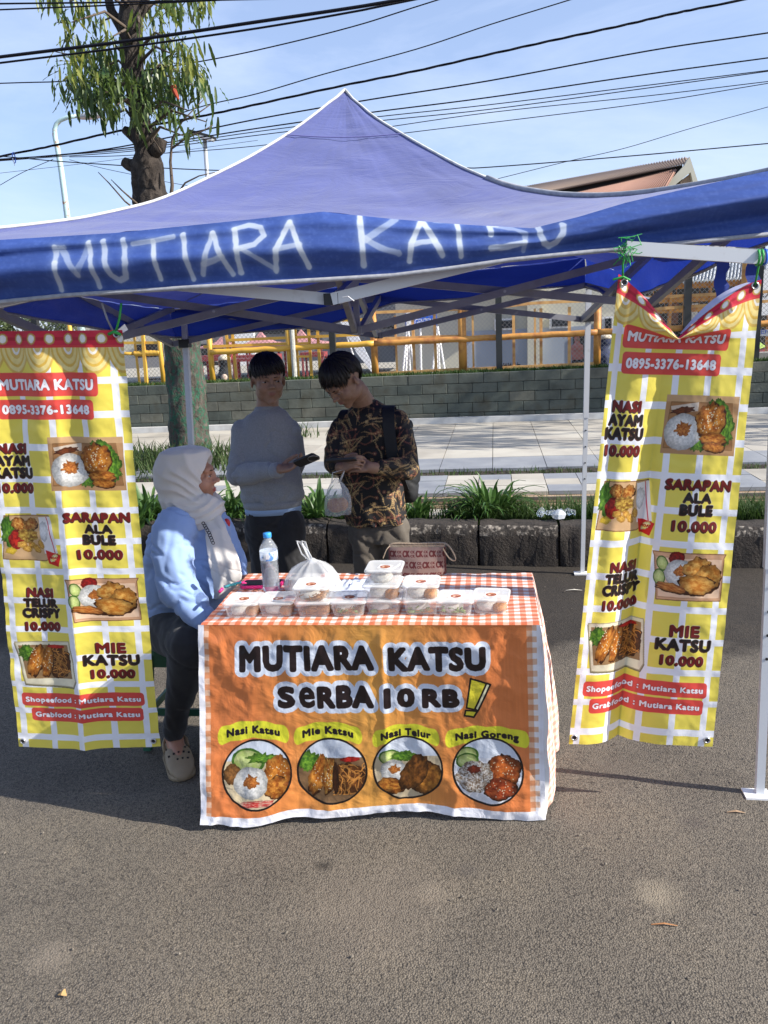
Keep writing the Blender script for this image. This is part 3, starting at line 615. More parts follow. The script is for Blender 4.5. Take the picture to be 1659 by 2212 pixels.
# grassy verge on top of the wall
X, Y = np.meshgrid(np.linspace(-9, 6, 160), np.linspace(11.37, 11.97, 8)); grid_obj('verge', np.stack([X, Y, .955 + .015 * fbm(X * 3, Y * 4, 4, 3)], -1), M['lawn'])['kind'] = 'structure'
MB().box((-1.5, 11.9, .4), (15, .12, 1.06)).obj('verge_bank', M['yard'])['kind'] = 'structure'
def blades(name, spots, m, h=(.04, .1), w=.004, seed=1, lean=.5):
    r = random.Random(seed); mb = MB()
    for (x, y, z) in spots:
        H = r.uniform(*h); a = r.uniform(0, 6.28); l = r.uniform(.1, lean) * H; dx, dy = math.cos(a) * l, math.sin(a) * l; px_, py_ = -math.sin(a) * w, math.cos(a) * w
        mb.add([(x - px_, y - py_, z), (x + px_, y + py_, z), (x + dx * .4 + px_ * .8, y + dy * .4 + py_ * .8, z + H * .6), (x + dx * .4 - px_ * .8, y + dy * .4 - py_ * .8, z + H * .6), (x + dx, y + dy, z + H)], [(0, 1, 2, 3), (3, 2, 4)])
    return mb.obj(name, m)
r = random.Random(5)
g = blades('verge_grass', [(r.uniform(-7, 4.5), 11.36 + abs(r.gauss(0, .16)), .955) for _ in range(9000)], M['grass'], (.02, .07), .006, 2, .9); tag(g, 'short green grass growing along the top of the block wall', 'grass'); kind(g, 'stuff')

# loose grit and tiny stones on the road
r = random.Random(77); mb = MB()
for _ in range(3600):
    y = .9 + 4.2 * r.random() ** 1.2; x = r.uniform(-1, 1) * (.5 + .5 * y) - .15 * y; a = r.uniform(.0012, .0034) * (1 if r.random() < .93 else 2.2); t = r.uniform(0, 3); ca, sa = math.cos(t) * a, math.sin(t) * a; z = .004 + .006 * float(fbm(x * 1.3, y * 1.3, 3, 3)) + .0022
    mb.add([(x + ca, y + sa, z), (x - sa * .7, y + ca * .7, z), (x - ca, y - sa, z), (x + sa * .8, y - ca * .8, z), (x, y, z + a * .8)], [(0, 1, 4), (1, 2, 4), (2, 3, 4), (3, 0, 4)])
o = mb.obj('road_grit', mat('pale_grit', (.22, .19, .15), .9, (.07, .06, .05), 60)); tag(o, 'loose grit and tiny pale stones scattered over the asphalt', 'grit'); kind(o, 'stuff')
# ------------------------------------------------------------------ fence on the wall
M['yellow'] = mat('yellow_paint', (.62, .36, .05), .45, (.55, .24, .03), 9, .55, .8, coat=.2)
M['orange'] = mat('rusty_orange_paint', (.56, .27, .06), .55, (.30, .11, .035), 8, .42, .7)
M['orange2'] = mat('faded_orange_paint', (.62, .36, .13), .6, (.36, .15, .06), 10, .45, .75)
M['black'] = mat('black_paint', (.02, .022, .022), .5)
M['wire'] = mat('galvanised_wire', (.36, .36, .35), .5, metal=.5)
M['galv'] = mat('galvanised_steel', (.45, .47, .48), .45, metal=.4)
FY = 11.72
fence = thing('fence', 'tall yellow and rusty orange steel fence with wire mesh standing on the block wall', 'fence', (0, FY, .95))
def fpx(px, py, y=FY): return PY(px, py, y)
def lp(o, parent): o.location = -Vector(parent.location); return o
def part(mb, name, m, parent, smooth=False):       # geometry given in world space, thing unrotated
    o = mb.obj(name, m, parent, smooth); o.location = -parent.location; return o
for px, w, m, kd in ((-90, .06, 'yellow', 0), (155, .07, 'yellow', 0), (345, .07, 'yellow', 0), (453, .085, 'yellow', 1), (625, .1, 'yellow', 1), (808, .1, 'orange', 1), (999, .115, 'orange', 1), (1290, .1, 'orange', 1), (1480, .1, 'orange', 1), (1606, .14, 'orange', 1)):
    x = fpx(px, 745)[0]; z1 = 2.5 if px in (155, 1606) else 1.86
    part(MB().tube([(x, FY, .93), (x, FY, z1)], w * .5, 12), 'post', M[m], fence, True)
for k, px in enumerate((290, 490, 503, 640, 668, 687, 855, 893, 940, 1022, 1075, 1110, 1156, 1169, 1230, 1330, 1400, 1535, -30, 60)):
    x = fpx(px, 745)[0]; m = 'yellow' if px < 700 else 'orange2'
    part(MB().box((x, FY + .03, 1.36), (.04 if k % 3 else .028, .03, .86)), 'upright', M[m], fence)
a = fpx(308, 700); b = fpx(318, 832); part(MB().bar((a[0], FY - .02, a[2]), (b[0], FY - .02, .94), .045), 'brace', M['yellow'], fence)
def rail(p0, p1, w, m, nm='rail', y=FY, rnd_=True):
    a, b = fpx(*p0, y), fpx(*p1, y); 
    if rnd_:
        n = 24; pts = [(a[0] + (b[0] - a[0]) * i / n, y, a[2] + (b[2] - a[2]) * i / n + .004 * math.sin(i * 1.7)) for i in range(n + 1)]; part(MB().tube(pts, w / 2, 10), nm, M[m], fence, True)
    else: part(MB().bar((a[0], y, a[2]), (b[0], y, b[2]), w), nm, M[m], fence)
rail((290, 764), (345, 762), .085, 'yellow'); rail((455, 761), (808, 742), .085, 'yellow', y=FY - .05); rail((808, 742), (1290, 718), .085, 'orange', y=FY - .05); rail((1290, 718), (1700, 696), .085, 'orange', y=FY - .05); rail((-150, 768), (290, 764), .05, 'yellow')
for p0, p1, m in (((-150, 745), (345, 740), 'yellow'), ((440, 749), (625, 742), 'yellow'), ((490, 735), (800, 722), 'yellow'), ((440, 700), (800, 690), 'yellow'), ((808, 732), (990, 726), 'orange2'), ((808, 675), (990, 668), 'orange2'), ((1000, 672), (1150, 655), 'orange2'), ((1150, 655), (1700, 628), 'orange2'), ((1340, 672), (1700, 648), 'orange2')):
    rail(p0, p1, .04, m, rnd_=False)
for p0, p1, m in (((290, 833), (345, 831), 'yellow'), ((625, 822), (808, 812), 'yellow'), ((808, 808), (1000, 797), 'orange2'), ((1000, 798), (1290, 785), 'orange2')):
    rail(p0, p1, .04, m, rnd_=False)
for p0, p1 in (((640, 728), (668, 727)), ((640, 742), (668, 741)), ((640, 770), (668, 770))): rail(p0, p1, .03, 'yellow', rnd_=False, y=FY - .02)
mb = MB(); x0, x1, z0, z1, st_ = -7.2, 4.4, .97, 2.7, .062
def wire(mb, a, b, r=.0022):
    a, b = Vector(a), Vector(b); d = (b - a).normalized(); s = d.cross(Vector((0, 1, 0))).normalized() * r; t = Vector((0, r, 0))
    mb.add([a + s, a - s, a + t, b + s, b - s, b + t], [(0, 1, 4, 3), (1, 2, 5, 4), (2, 0, 3, 5)])
hh = z1 - z0
x = x0 - hh
while x < x1:
    for sgn in (1, -1):
        a = [x, z0]; b = [x + hh, z1]
        if sgn < 0: a, b = [x, z1], [x + hh, z0]
        if a[0] < x0: f = (x0 - a[0]) / hh; a = [x0, a[1] + (b[1] - a[1]) * f]
        if b[0] > x1: f = (x1 - x) / hh; b = [x1, (z0 if sgn > 0 else z1) + ((z1 - z0) if sgn > 0 else (z0 - z1)) * f]
        wire(mb, (a[0], FY + .055, a[1]), (b[0], FY + .055, b[1]))
    x += st_
o = part(mb, 'wire_mesh', M['wire'], fence); kind(o, 'stuff')
for i, (px, z1_, lab) in enumerate(((83, 2.9, 'black square post behind the left yellow banner'), (719, 3.2, 'black square post in the fence above the two boys'), (1078, 3.2, 'black square post between the orange posts right of the boys'), (1482, 3.05, 'black square post seen through the notch of the right banner'), (1632, 3.05, 'black square post at the far right beside the white billboard'))):
    x = fpx(px, 745, 11.6)[0]; tag(MB().box((0, 0, (z1_ - .95) / 2), (.085, .085, z1_ - .95)).obj('fence_post', M['black'], loc=(x, 11.6, .95)), lab, 'post', 'black posts along the fence')
x = fpx(632, 745, 11.62)[0]; tag(MB().tube([(0, 0, 0), (.01, 0, 1.6)], .035, 10).obj('pipe_post', mat('peeling_white_paint', (.5, .5, .46), .6, (.3, .3, .26), 30), loc=(x, 11.62, .95)), 'peeling white pipe post beside the thick yellow fence post', 'post')

# ------------------------------------------------------------------ yard behind: buildings
M['wallc'] = mat('cream_plaster', (.52, .50, .40), .85, (.48, .47, .4), .8, bump=.05)
M['wallb'] = mat('blue_grey_plaster', (.30, .34, .41), .85, (.26, .3, .36), .8, bump=.05)
M['wallg'] = mat('grey_plaster', (.26, .26, .26), .85, (.2, .2, .21), .8)
M['dark'] = mat('dark_opening', (.012, .012, .014), .6)
M['glass'] = mat('dark_glass', (.02, .025, .03), .12, spec=.6)
M['whitep'] = mat('white_paint', (.78, .78, .77), .5)
M['roofr'] = mat('reddish_roof', (.23, .11, .075), .8, (.33, .20, .15), 26, stretch=(1, 8, 1))
M['roofb'] = mat('faded_roof', (.38, .29, .22), .8, (.28, .19, .14), 14, stretch=(1, 8, 1))
BY = 27.0
bl = thing('yard_building', 'long low building with cream upper wall and blue grey lower wall behind the fence', 'building', (PY(1100, 745, BY)[0], BY, -.12))
def bx(parent, name, p0, p1, y, d, m):           # box whose front face spans two measured corners
    a, b = PY(*p0, y), PY(*p1, y); x0, x1 = sorted((a[0], b[0])); z0, z1 = sorted((a[2], b[2]))
    return part(MB().box(((x0 + x1) / 2, y + d / 2, (z0 + z1) / 2), (x1 - x0, d, z1 - z0)), name, M[m], parent)
bx(bl, 'wall', (860, 803), (1345, 560), BY, 5, 'wallc'); bx(bl, 'wall', (1010, 800), (1345, 700), BY - .05, .4, 'wallb')
bx(bl, 'pillar', (1140, 800), (1168, 600), BY - .35, .3, 'wallc'); bx(bl, 'roof_edge', (870, 622), (1190, 610), BY - .8, .8, 'whitep')
for (x0, y0, x1, y1) in ((1068, 689, 1112, 712), (1187, 684, 1232, 708), (1302, 684, 1326, 714)):
    f = bx(bl, 'window', (x0, y0), (x1, y1), BY - .12, .1, 'whitep'); w = bx(bl, 'pane', (x0 + 5, y0 + 4), (x1 - 5, y1 - 4), BY - .15, .05, 'glass'); w.parent = f; w.location = (0, 0, 0)
bx(bl, 'door', (1238, 800), (1262, 726), BY - .1, .06, 'dark')
bx(bl, 'curtain', (1290, 800), (1304, 726), BY - .12, .06, 'whitep')
b2 = thing('grey_shed', 'grey walled shed behind the yellow fence and the party canopies', 'building', (PY(600, 745, 31)[0], 31, -.12))
bx(b2, 'wall', (380, 792), (868, 560), 31, 4, 'wallg'); bx(b2, 'pillar', (510, 790), (538, 600), 30.8, .2, 'whitep'); bx(b2, 'dark_opening', (700, 788), (850, 700), 30.95, .06, 'wallg'); bx(b2, 'beam', (560, 716), (860, 708), 30.9, .1, 'dark'); bx(b2, 'dark_opening', (400, 792), (505, 740), 30.92, .06, 'dark')
b3 = thing('pale_shed', 'pale grey shed with a white pipe behind the left banner', 'building', (PY(300, 745, 30)[0], 30, -.12))
bx(b3, 'wall', (190, 800), (372, 690), 30, 3, 'wallc'); bx(b3, 'downpipe', (228, 800), (240, 690), 29.9, .1, 'galv'); bx(b3, 'plinth', (190, 800), (372, 770), 29.8, .2, 'wallg'); bx(b3, 'dark_opening', (296, 790), (350, 742), 29.9, .06, 'dark')
# big hall roof above the canopy
hl = thing('market_hall', 'big hall with stepped reddish roof and pale gable above the blue canopy', 'building', (PY(1300, 400, 46)[0], 46, 0))
def poly3(parent, name, pts, m, y2=None, dy=6):    # closed slab between measured outline at depth y and the same outline moved back
    A = [PY(px, py, y) for px, py, y in pts]; n = len(A); B = [a + np.array([0, dy, 0]) for a in A]
    return part(MB().add(A + B, [tuple(range(n)), tuple(range(2 * n - 1, n - 1, -1))] + [(i, n + i, n + (i + 1) % n, (i + 1) % n) for i in range(n)]), name, M[m], parent)
poly3(hl, 'clerestory', [(1130, 420, 46), (1474, 356, 42), (1474, 400, 42), (1240, 440, 46)], 'dark', dy=5)
def slope(parent, name, p0, p1, q0, q1, m, ridges=60):   # corrugated sheet: lower edge p0-p1, upper edge q0-q1
    a, b, c, d = [PY(*p) for p in (p0, p1, q0, q1)]; n = ridges * 4; P = np.zeros((2, n + 1, 3))
    for i in range(n + 1):
        t = i / n; w = .05 * math.sin(i * math.pi / 2); P[0, i] = a + (b - a) * t + np.array([0, 0, w]); P[1, i] = c + (d - c) * t + np.array([0, 0, w])
    o = grid_obj(name, P, M[m], parent, thick=.03); o.location = -parent.location
slope(hl, 'roof', (1150, 421, 45.3), (1490, 352, 41.4), (1105, 409, 48), (1484, 340, 43.5), 'roofb', 70)
slope(hl, 'roof', (1080, 470, 40), (1430, 423, 38.6), (1230, 418, 45.3), (1462, 366, 41.6), 'roofr', 60)
poly3(hl, 'gable', [(1478, 358, 41.2), (1490, 338, 41.2), (1520, 430, 41.2), (1505, 430, 41.2), (1492, 372, 41.2), (1424, 428, 41.2), (1410, 428, 41.2)], 'wallc', dy=.4)
poly3(hl, 'soffit', [(1492, 374, 41.5), (1506, 430, 41.5), (1460, 430, 41.5), (1470, 392, 41.5)], 'roofb', dy=3)
poly3(hl, 'wall', [(1080, 640, 41.8), (1500, 640, 41.8), (1500, 432, 41.8), (1080, 470, 41.8)], 'wallc', dy=3)
# open pavilion on the right
pvl = thing('open_pavilion', 'dark open pavilion with orange columns behind the right banner', 'building', (PY(1500, 700, 21)[0], 21, -.12))
bx(pvl, 'back_wall', (1330, 800), (1700, 600), 25, .2, 'dark')
for px in (1345, 1442, 1528, 1590, 1655): bx(pvl, 'column', (px, 800), (px + 11, 610), 21, .2, 'orange')
for y0 in (612, 642, 664): bx(pvl, 'beam', (1330, y0 + 5), (1700, y0), 21.1, .12, 'orange')
for k in range(14): bx(pvl, 'slat', (1335 + k * 25, 664), (1338 + k * 25, 614), 21.2, .03, 'orange')
slope(pvl, 'roof', (1310, 618, 20.5), (1760, 592, 20.5), (1330, 560, 24.5), (1760, 540, 24.5), 'galv', 60)
for px, c in ((1452, 'roofr'), (1494, 'whitep'), (1550, 'wallb')): bx(pvl, 'hanging_cloth', (px, 700), (px + 14, 655), 23.5, .05, c)
bx(pvl, 'counter', (1400, 800), (1580, 735), 22, .5, 'wallg')
bb = thing('billboard', 'white billboard with black lettering at the right edge of the picture', 'sign', (PY(1690, 620, 14.5)[0], 14.5, 0))
bx(bb, 'panel', (1632, 682), (1790, 575), 14.5, .08, 'whitep'); bx(bb, 'lower_frame', (1632, 688), (1790, 682), 14.45, .14, 'black'); bx(bb, 'leg', (1700, 810), (1708, 686), 14.5, .08, 'black')
def letters(parent, name, body, p0, p1, y, m, thick=.01, bold=0.0):
    """Raised lettering: p0 lower left, p1 upper right (measured), standing on a plane of constant depth."""
    a, b = PY(*p0, y), PY(*p1, y); t = text_tris(body); mn = t.reshape(-1, 2).min(0); mx = t.reshape(-1, 2).max(0); mb = MB()
    for tr in t:
        vs = [(a[0] + (p[0] - mn[0]) / (mx[0] - mn[0]) * (b[0] - a[0]), y - thick, a[2] + (p[1] - mn[1]) / (mx[1] - mn[1]) * (b[2] - a[2])) for p in tr]; mb.add(vs, [(0, 1, 2)])
    return part(mb, name, M[m], parent)
letters(bb, 'lettering', 'RANG', (1640, 643), (1700, 630), 14.5, 'black')
bx(bb, 'lower_panel', (1600, 728), (1790, 706), 14.6, .06, 'whitep')
M['blue'] = mat('blue_sign', (.03, .12, .55), .4)
letters(bb, 'lettering', 'TENDA', (1632, 722), (1690, 710), 14.59, 'blue')
# street stalls far right under the billboard
M['redt'] = mat('red_canvas', (.24, .04, .045), .7, (.18, .03, .035), 3); M['greent'] = mat('green_canvas', (.35, .5, .12), .7); M['pinkt'] = mat('faded_pink_canvas', (.42, .2, .2), .75, (.34, .16, .17), 4)
def cone_tent(name, label, px, ytop, ybot, w, y, m, group=None):
    t = PY(px, ytop, y); b = PY(px, ybot, y); tg = thing(name, label, 'canopy', (t[0], y, -.12), group=group); s = w / 2; zb = b[2]
    rings = [[(t[0] + s * k * cx, y + s * k * cy, zb + (t[2] - zb) * h) for cx, cy in ((-1, -1), (0, -1.04), (1, -1), (1.04, 0), (1, 1), (0, 1.04), (-1, 1), (-1.04, 0))] for k, h in ((1, -.14), (1, 0), (.5, .2), (.2, .5), (.02, 1))]
    part(MB().loft(rings, cap=False), 'roof', M[m], tg)
    for cx in (-.96, .96):
        for cy in (-.96, .96): part(MB().box((t[0] + s * cx, y + s * cy, (zb - .12) / 2), (.06, .06, zb + .12)), 'leg', M['redt'], tg)
    return tg
cone_tent('party_canopy', 'faded pink pointed party canopy right of the standing boys heads', 563, 716, 745, 1.5, 25, 'pinkt', 'pointed canopies in the yard')
cone_tent('party_canopy', 'faded pink pointed party canopy at the left of its row', 478, 728, 748, 1.5, 27, 'pinkt', 'pointed canopies in the yard')
cone_tent('party_canopy', 'faded pink pointed party canopy beside the yellow gate', 650, 712, 742, 1.5, 24, 'pinkt', 'pointed canopies in the yard')
cone_tent('stall_umbrella', 'small green and yellow canopy under the billboard', 1640, 738, 752, .9, 24, 'greent'); cone_tent('stall_umbrella', 'small red canopy at the right edge under the billboard', 1662, 742, 758, .9, 23, 'redt')
def red_table(p0, p1, ybot, y, label):
    a, b = PY(*p0, y), PY(*p1, y); tg = thing('catering_table', label, 'table', ((a[0] + b[0]) / 2, y, -.12), group='red catering tables'); 
    part(MB().box(((a[0] + b[0]) / 2, y + .25, (a[2] + b[2]) / 2), (b[0] - a[0], .5, abs(a[2] - b[2]))), 'valance', M['redt'], tg)
    for x in (a[0] + .05, b[0] - .05):
        for yy in (y + .03, y + .47): part(MB().box((x, yy, b[2] / 2 - .06), (.05, .05, b[2] + .12)), 'leg', M['redt'], tg)
    letters(tg, 'lettering', 'Catering Putri', (p0[0] + 10, p1[1] - 4), (p1[0] - 10, p0[1] + 3), y - .001, 'whitep')
red_table((430, 769), (500, 778), 800, 22, 'red fronted catering table at the left behind the fence'); red_table((500, 769), (600, 778), 800, 22.1, 'long red fronted catering table behind the boy in grey'); red_table((648, 762), (700, 770), 800, 21.5, 'red fronted catering table beside the black post')
# white feather banner and sign stand
fb = thing('feather_flag', 'slanted white and blue feather flag behind the black haired boy', 'flag', (PY(780, 770, 17)[0], 17, -.12))
A = [PY(px, py, 17) for px, py in ((735, 695), (757, 694), (800, 778), (802, 803), (770, 762))]; B = [a + np.array([0, .03, 0]) for a in A]
part(MB().add(A + B, [(0, 1, 2, 3, 4), (9, 8, 7, 6, 5)] + [(i, 5 + i, 5 + (i + 1) % 5, (i + 1) % 5) for i in range(5)]), 'cloth', mat('white_blue_flag', (.75, .78, .8), .6, (.2, .35, .6), 2.5, .58, .64), fb)
p0, p1 = PY(740, 700, 17.02), PY(802, 812, 17.02); part(MB().tube([p0, (p1[0], p1[1], -.1)], .02), 'pole', M['whitep'], fb)
ss = thing('sign_stand', 'blue lettered sign on a frame stand behind the fence', 'sign', (PY(908, 740, 19)[0], 19, -.12))
bx(ss, 'panel', (876, 706), (943, 674), 19, .05, 'blue'); bx(ss, 'emblem', (878, 704), (894, 674), 18.98, .02, 'whitep'); letters(ss, 'lettering', 'GENZENE', (897, 702), (940, 687), 18.985, 'whitep')
for px in (880, 940, 908): part(MB().tube([PY(px, 704, 19.05), (PY(px + (8 if px > 900 else -8) * (px != 908), 795, 19.05)[0], 19.05, -.12)], .025), 'leg', M['whitep'], ss)
for k, (px, lab) in enumerate(((880, 'white easel frame left of the sign stand'), (945, 'white easel frame right of the sign stand'))):
    e = thing('easel', lab, 'easel', (PY(px, 780, 18)[0], 18, -.12), group='white easel frames in the yard'); t = PY(px, 705, 18)
    for dx in (-.24, .24): part(MB().tube([t, (t[0] + dx, 18 - .1, -.12)], .022), 'leg', M['whitep'], e)
    part(MB().tube([t, (t[0], 18.35, -.12)], .022), 'leg', M['whitep'], e); part(MB().box((t[0], 18, .22), (.34, .05, .2)), 'shelf', M['whitep'], e)
gr = thing('small_railing', 'small black railing standing against the blue grey wall', 'railing', (PY(1095, 780, 24)[0], 24, -.12))
for k in range(7): part(MB().box((PY(1088 + k * 5, 780, 24)[0], 24, .2), (.03, .03, .5)), 'bar', M['black'], gr)
part(MB().box((PY(1103, 780, 24)[0], 24, .38), (.55, .04, .04)), 'rail', M['black'], gr)
tag(MB().box((PY(1600, 830, 11.9)[0] + 1.2, 12.6, .45), (3.2, .3, 1.15)).obj('concrete_ledge', mat('ledge_concrete', (.3, .29, .26), .9, (.2, .19, .17), 5)), 'grey concrete ledge beyond the wall at the far right', 'ledge')
bs = thing('bicycle_rack', 'dark clutter of stacked iron benches in the yard at the left', 'bench', (PY(310, 790, 20)[0], 20, -.12), group=None)
for k in range(3): part(MB().box((PY(300 + k * 12, 790, 20)[0], 20 + .2 * k, .35 + .12 * k), (.5, .25, .04)), 'seat', M['dark'], bs)
for px in (292, 305, 318, 330): part(MB().box((PY(px, 790, 20)[0], 20.1, .2), (.035, .3, .65)), 'leg', M['black'], bs)

# ------------------------------------------------------------------ street lamps
M['teal'] = mat('teal_lamp_paint', (.42, .58, .58), .5, (.34, .16, .07), 11, .56, .64)
lt = thing('street_lamp', 'old pale teal street lamp with curved rusty neck left of the tree', 'street lamp', (PY(160, 560, 15)[0], 15, 0))
pts = [PY(px, py, 15) for px, py in ((152, 560), (147, 480), (139, 420), (131, 360), (124, 320), (119, 297), (118, 280), (122, 268), (130, 260), (145, 254), (168, 250))]
pts = [np.array([pts[0][0] + .1, 15, 0])] + pts; part(MB().tube(pts, [.085, .06, .055, .052, .05, .047, .045, .042, .04, .038, .036, .034], 12), 'pole', M['teal'], lt, True)
e = PY(172, 250, 15); part(MB().ball((e[0] + .2, 15, e[2] - .02), (.28, .09, .06)), 'lamp_head', M['galv'], lt, True)
ll = thing('street_lamp', 'thin grey street lamp with flat panel head right of the tree', 'street lamp', (PY(455, 500, 19)[0], 19, 0))
a, b = PY(452, 440, 19), PY(442, 300, 19); part(MB().tube([(a[0] + .15, 19, 0), a, b], [.07, .05, .045], 10), 'pole', M['galv'], ll, True)
c_ = PY(438, 292, 19); part(MB().box(c_, (.55, .3, .06), M=Matrix.Rotation(math.radians(18), 4, 'Y')), 'solar_panel', M['black'], ll); part(MB().box((c_[0] + .12, 18.9, c_[2] - .1), (.3, .2, .05), M=Matrix.Rotation(math.radians(18), 4, 'Y')), 'lamp_head', M['galv'], ll)

# ------------------------------------------------------------------ overhead cables
M['cable'] = mat('black_cable', (.004, .004, .008), .5, spec=.25)
cables = [
 ('thick', 3.4, 8, [(0, 8), (240, 5), (470, 0)], 'topmost thin cable crossing the upper left corner'),
 ('thin', 3.0, 8, [(0, 21), (200, 13), (437, 2)], 'second cable from the top in the upper left corner'),
 ('thick', 6.6, 7, [(0, 123), (280, 88), (557, 47), (760, 17), (900, -6)], 'thickest black cable crossing in front of the tree top'),
 ('thick', 4.2, 7.1, [(0, 136), (280, 101), (557, 61), (760, 26), (890, 0)], 'black cable just under the thickest one before the tree top'),
 ('thin', 2.4, 9, [(0, 180), (140, 175), (280, 157), (420, 135), (557, 108), (760, 58), (945, 0)], 'single thin cable crossing the middle of the tree crown'),
 ('thin', 2.2, 12, [(340, 262), (443, 228), (557, 202), (700, 160), (900, 106), (1059, 53), (1230, 0)], 'thin cable rising steeply from the tree to the top edge'),
 ('twist', 4.4, 9.5, [(0, 338), (118, 314), (242, 286), (349, 267), (454, 247), (557, 225), (740, 185), (900, 153), (1059, 117), (1204, 85), (1349, 54), (1457, 29), (1602, 0)], 'thick twisted cable bundle climbing from the left edge to the upper right'),
 ('thin', 2.8, 10, [(0, 344), (140, 334), (289, 312), (557, 257), (800, 215), (1059, 174), (1400, 110), (1659, 71)], 'straight cable just below the twisted bundle'),
 ('thin', 2.6, 10.3, [(0, 346), (289, 318), (557, 277), (800, 243), (1059, 210), (1400, 160), (1659, 125)], 'cable crossing right behind the tip of the canopy'),
 ('thin', 1.8, 10.6, [(60, 340), (289, 322), (557, 284), (800, 254), (1059, 226), (1400, 184), (1659, 152)], 'upper one of four thin cables close together right of the canopy tip'),
 ('thin', 1.8, 10.8, [(60, 343), (289, 326), (557, 292), (800, 263), (1059, 236), (1400, 190), (1659, 154)], 'second of four thin cables close together right of the canopy tip'),
 ('thin', 1.6, 11, [(150, 339), (289, 335), (557, 315), (800, 280), (1059, 243), (1400, 207), (1659, 176)], 'third of four thin cables close together right of the canopy tip'),
 ('thin', 1.6, 11.2, [(700, 311), (870, 288), (1059, 265), (1400, 222), (1659, 180)], 'lowest of four thin cables close together right of the canopy tip'),
 ('thin', 2.2, 9, [(30, 340), (120, 348), (270, 358), (350, 363), (515, 369), (760, 369), (985, 363), (1059, 361), (1350, 338), (1659, 310)], 'almost level cable passing low behind the canopy roof'),
 ('thin', 1.3, 13, [(1000, 402), (1059, 390), (1220, 350), (1350, 320), (1500, 275), (1659, 231)], 'thin slanting cable above the hall roof'),
 ('thin', .9, 14, [(0, 374), (150, 357), (287, 340), (557, 303)], 'hair thin cable between the curved lamp and the tree'),
 ('thin', 1.3, 9.6, [(0, 400), (50, 372), (115, 344)], 'thin drop cable rising to the curved lamp from the left'),
 ('thin', 1.2, 12, [(150, 345), (220, 363), (290, 378), (365, 394), (445, 407), (560, 424)], 'thin drop cable running down behind the trunk'),
]
for kd, w, y, pts, lab in cables:
    P = [PY(px, py, y) for px, py in pts]; r_ = w * y / CAM_F / 2
    if pts[0][0] <= 60 and 'drop' not in lab: P = [P[0] + (P[0] - P[1]) / np.linalg.norm(P[0] - P[1]) * 3] + P
    if pts[-1][0] > 1600 or pts[-1][1] <= 2: P = P + [P[-1] + (P[-1] - P[-2]) / np.linalg.norm(P[-1] - P[-2]) * 3]
    Q = []                                                            # smooth it
    for i in range(len(P) - 1):
        p0, p1, p2, p3 = P[max(i - 1, 0)], P[i], P[i + 1], P[min(i + 2, len(P) - 1)]
        for t in np.linspace(0, 1, 6, endpoint=False): Q.append(.5 * (2 * p1 + (p2 - p0) * t + (2 * p0 - 5 * p1 + 4 * p2 - p3) * t * t + (3 * p1 - p0 - 3 * p2 + p3) * t ** 3))
    Q.append(P[-1]); c0 = Q[len(Q) // 2]
    if kd == 'twist':
        th = thing('overhead_cable', lab, 'cable', c0, group='overhead cables')
        R = []
        for i in range(len(Q) - 1):
            for t in (0, .25, .5, .75): R.append(Q[i] * (1 - t) + Q[i + 1] * t)
        for s_ in range(3): part(MB().tube([p + np.array([0, math.cos(i * .22 + s_ * 2.1), math.sin(i * .22 + s_ * 2.1)]) * r_ * .62 for i, p in enumerate(R)], r_ * .5, 6), 'strand', M['cable'], th, True)
    else:
        o = MB().tube([p - c0 for p in Q], r_, 6).obj('overhead_cable', M['cable'], smooth=True, loc=c0); tag(o, lab, 'cable', 'overhead cables')
tb = thing('cable_tie', 'blue tie round the cable bundle at the left edge', 'cable tie', PY(30, 341, 9.4)); c0 = PY(30, 341, 9.4); part(MB().tube([c0 + np.array([0, .03 * math.cos(a), .06 * math.sin(a)]) for a in np.linspace(0, 6.2, 9)], .006, 5), 'loop', M['blue'], tb); part(MB().tube([c0 + np.array([0, -.03, 0]), c0 + np.array([.015, -.03, -.09])], .004, 4), 'loose_end', M['whitep'], tb)
# ------------------------------------------------------------------ street tree in front of the wall
TY = 8.95
def bark_mat():
    m, nt, b = _new('bark'); n = _tex(nt, 14, 8, .65, stretch=(1, 1, .6), dist=.6)
    base = _ramp(nt, n.outputs[0], [(.3, (.008, .005, .004)), (.5, (.028, .02, .015)), (.75, (.085, .068, .055))])
    gn = _tex(nt, 24, 6, .72, stretch=(1, 1, .7)); tc = nt.nodes.new('ShaderNodeTexCoord'); sp = nt.nodes.new('ShaderNodeSeparateXYZ'); nt.links.new(tc.outputs['Object'], sp.inputs[0])
    mr = nt.nodes.new('ShaderNodeMapRange'); mr.inputs[1].default_value = 1.75; mr.inputs[2].default_value = 1.45; nt.links.new(sp.outputs[2], mr.inputs[0])
    gr_ = _ramp(nt, gn.outputs[0], [(.50, (0, 0, 0)), (.55, (1, 1, 1))]); mu = nt.nodes.new('ShaderNodeMath'); mu.operation = 'MULTIPLY'; nt.links.new(gr_, mu.inputs[0]); nt.links.new(mr.outputs[0], mu.inputs[1])
    lg = _ramp(nt, n.outputs[0], [(.3, (.02, .015, .01)), (.6, (.085, .072, .058)), (.8, (.22, .21, .185))])
    mx0 = nt.nodes.new('ShaderNodeMixRGB'); nt.links.new(mr.outputs[0], mx0.inputs[0]); nt.links.new(base, mx0.inputs[1]); nt.links.new(lg, mx0.inputs[2])
    mx = nt.nodes.new('ShaderNodeMixRGB'); nt.links.new(mu.outputs[0], mx.inputs[0]); nt.links.new(mx0.outputs[0], mx.inputs[1]); mx.inputs[2].default_value = (.018, .085, .048, 1)
    nt.links.new(mx.outputs[0], b.inputs['Base Color']); b.inputs['Roughness'].default_value = .9; _bump(nt, b, n.outputs[0], 1, .05); return m
M['bark'] = bark_mat()
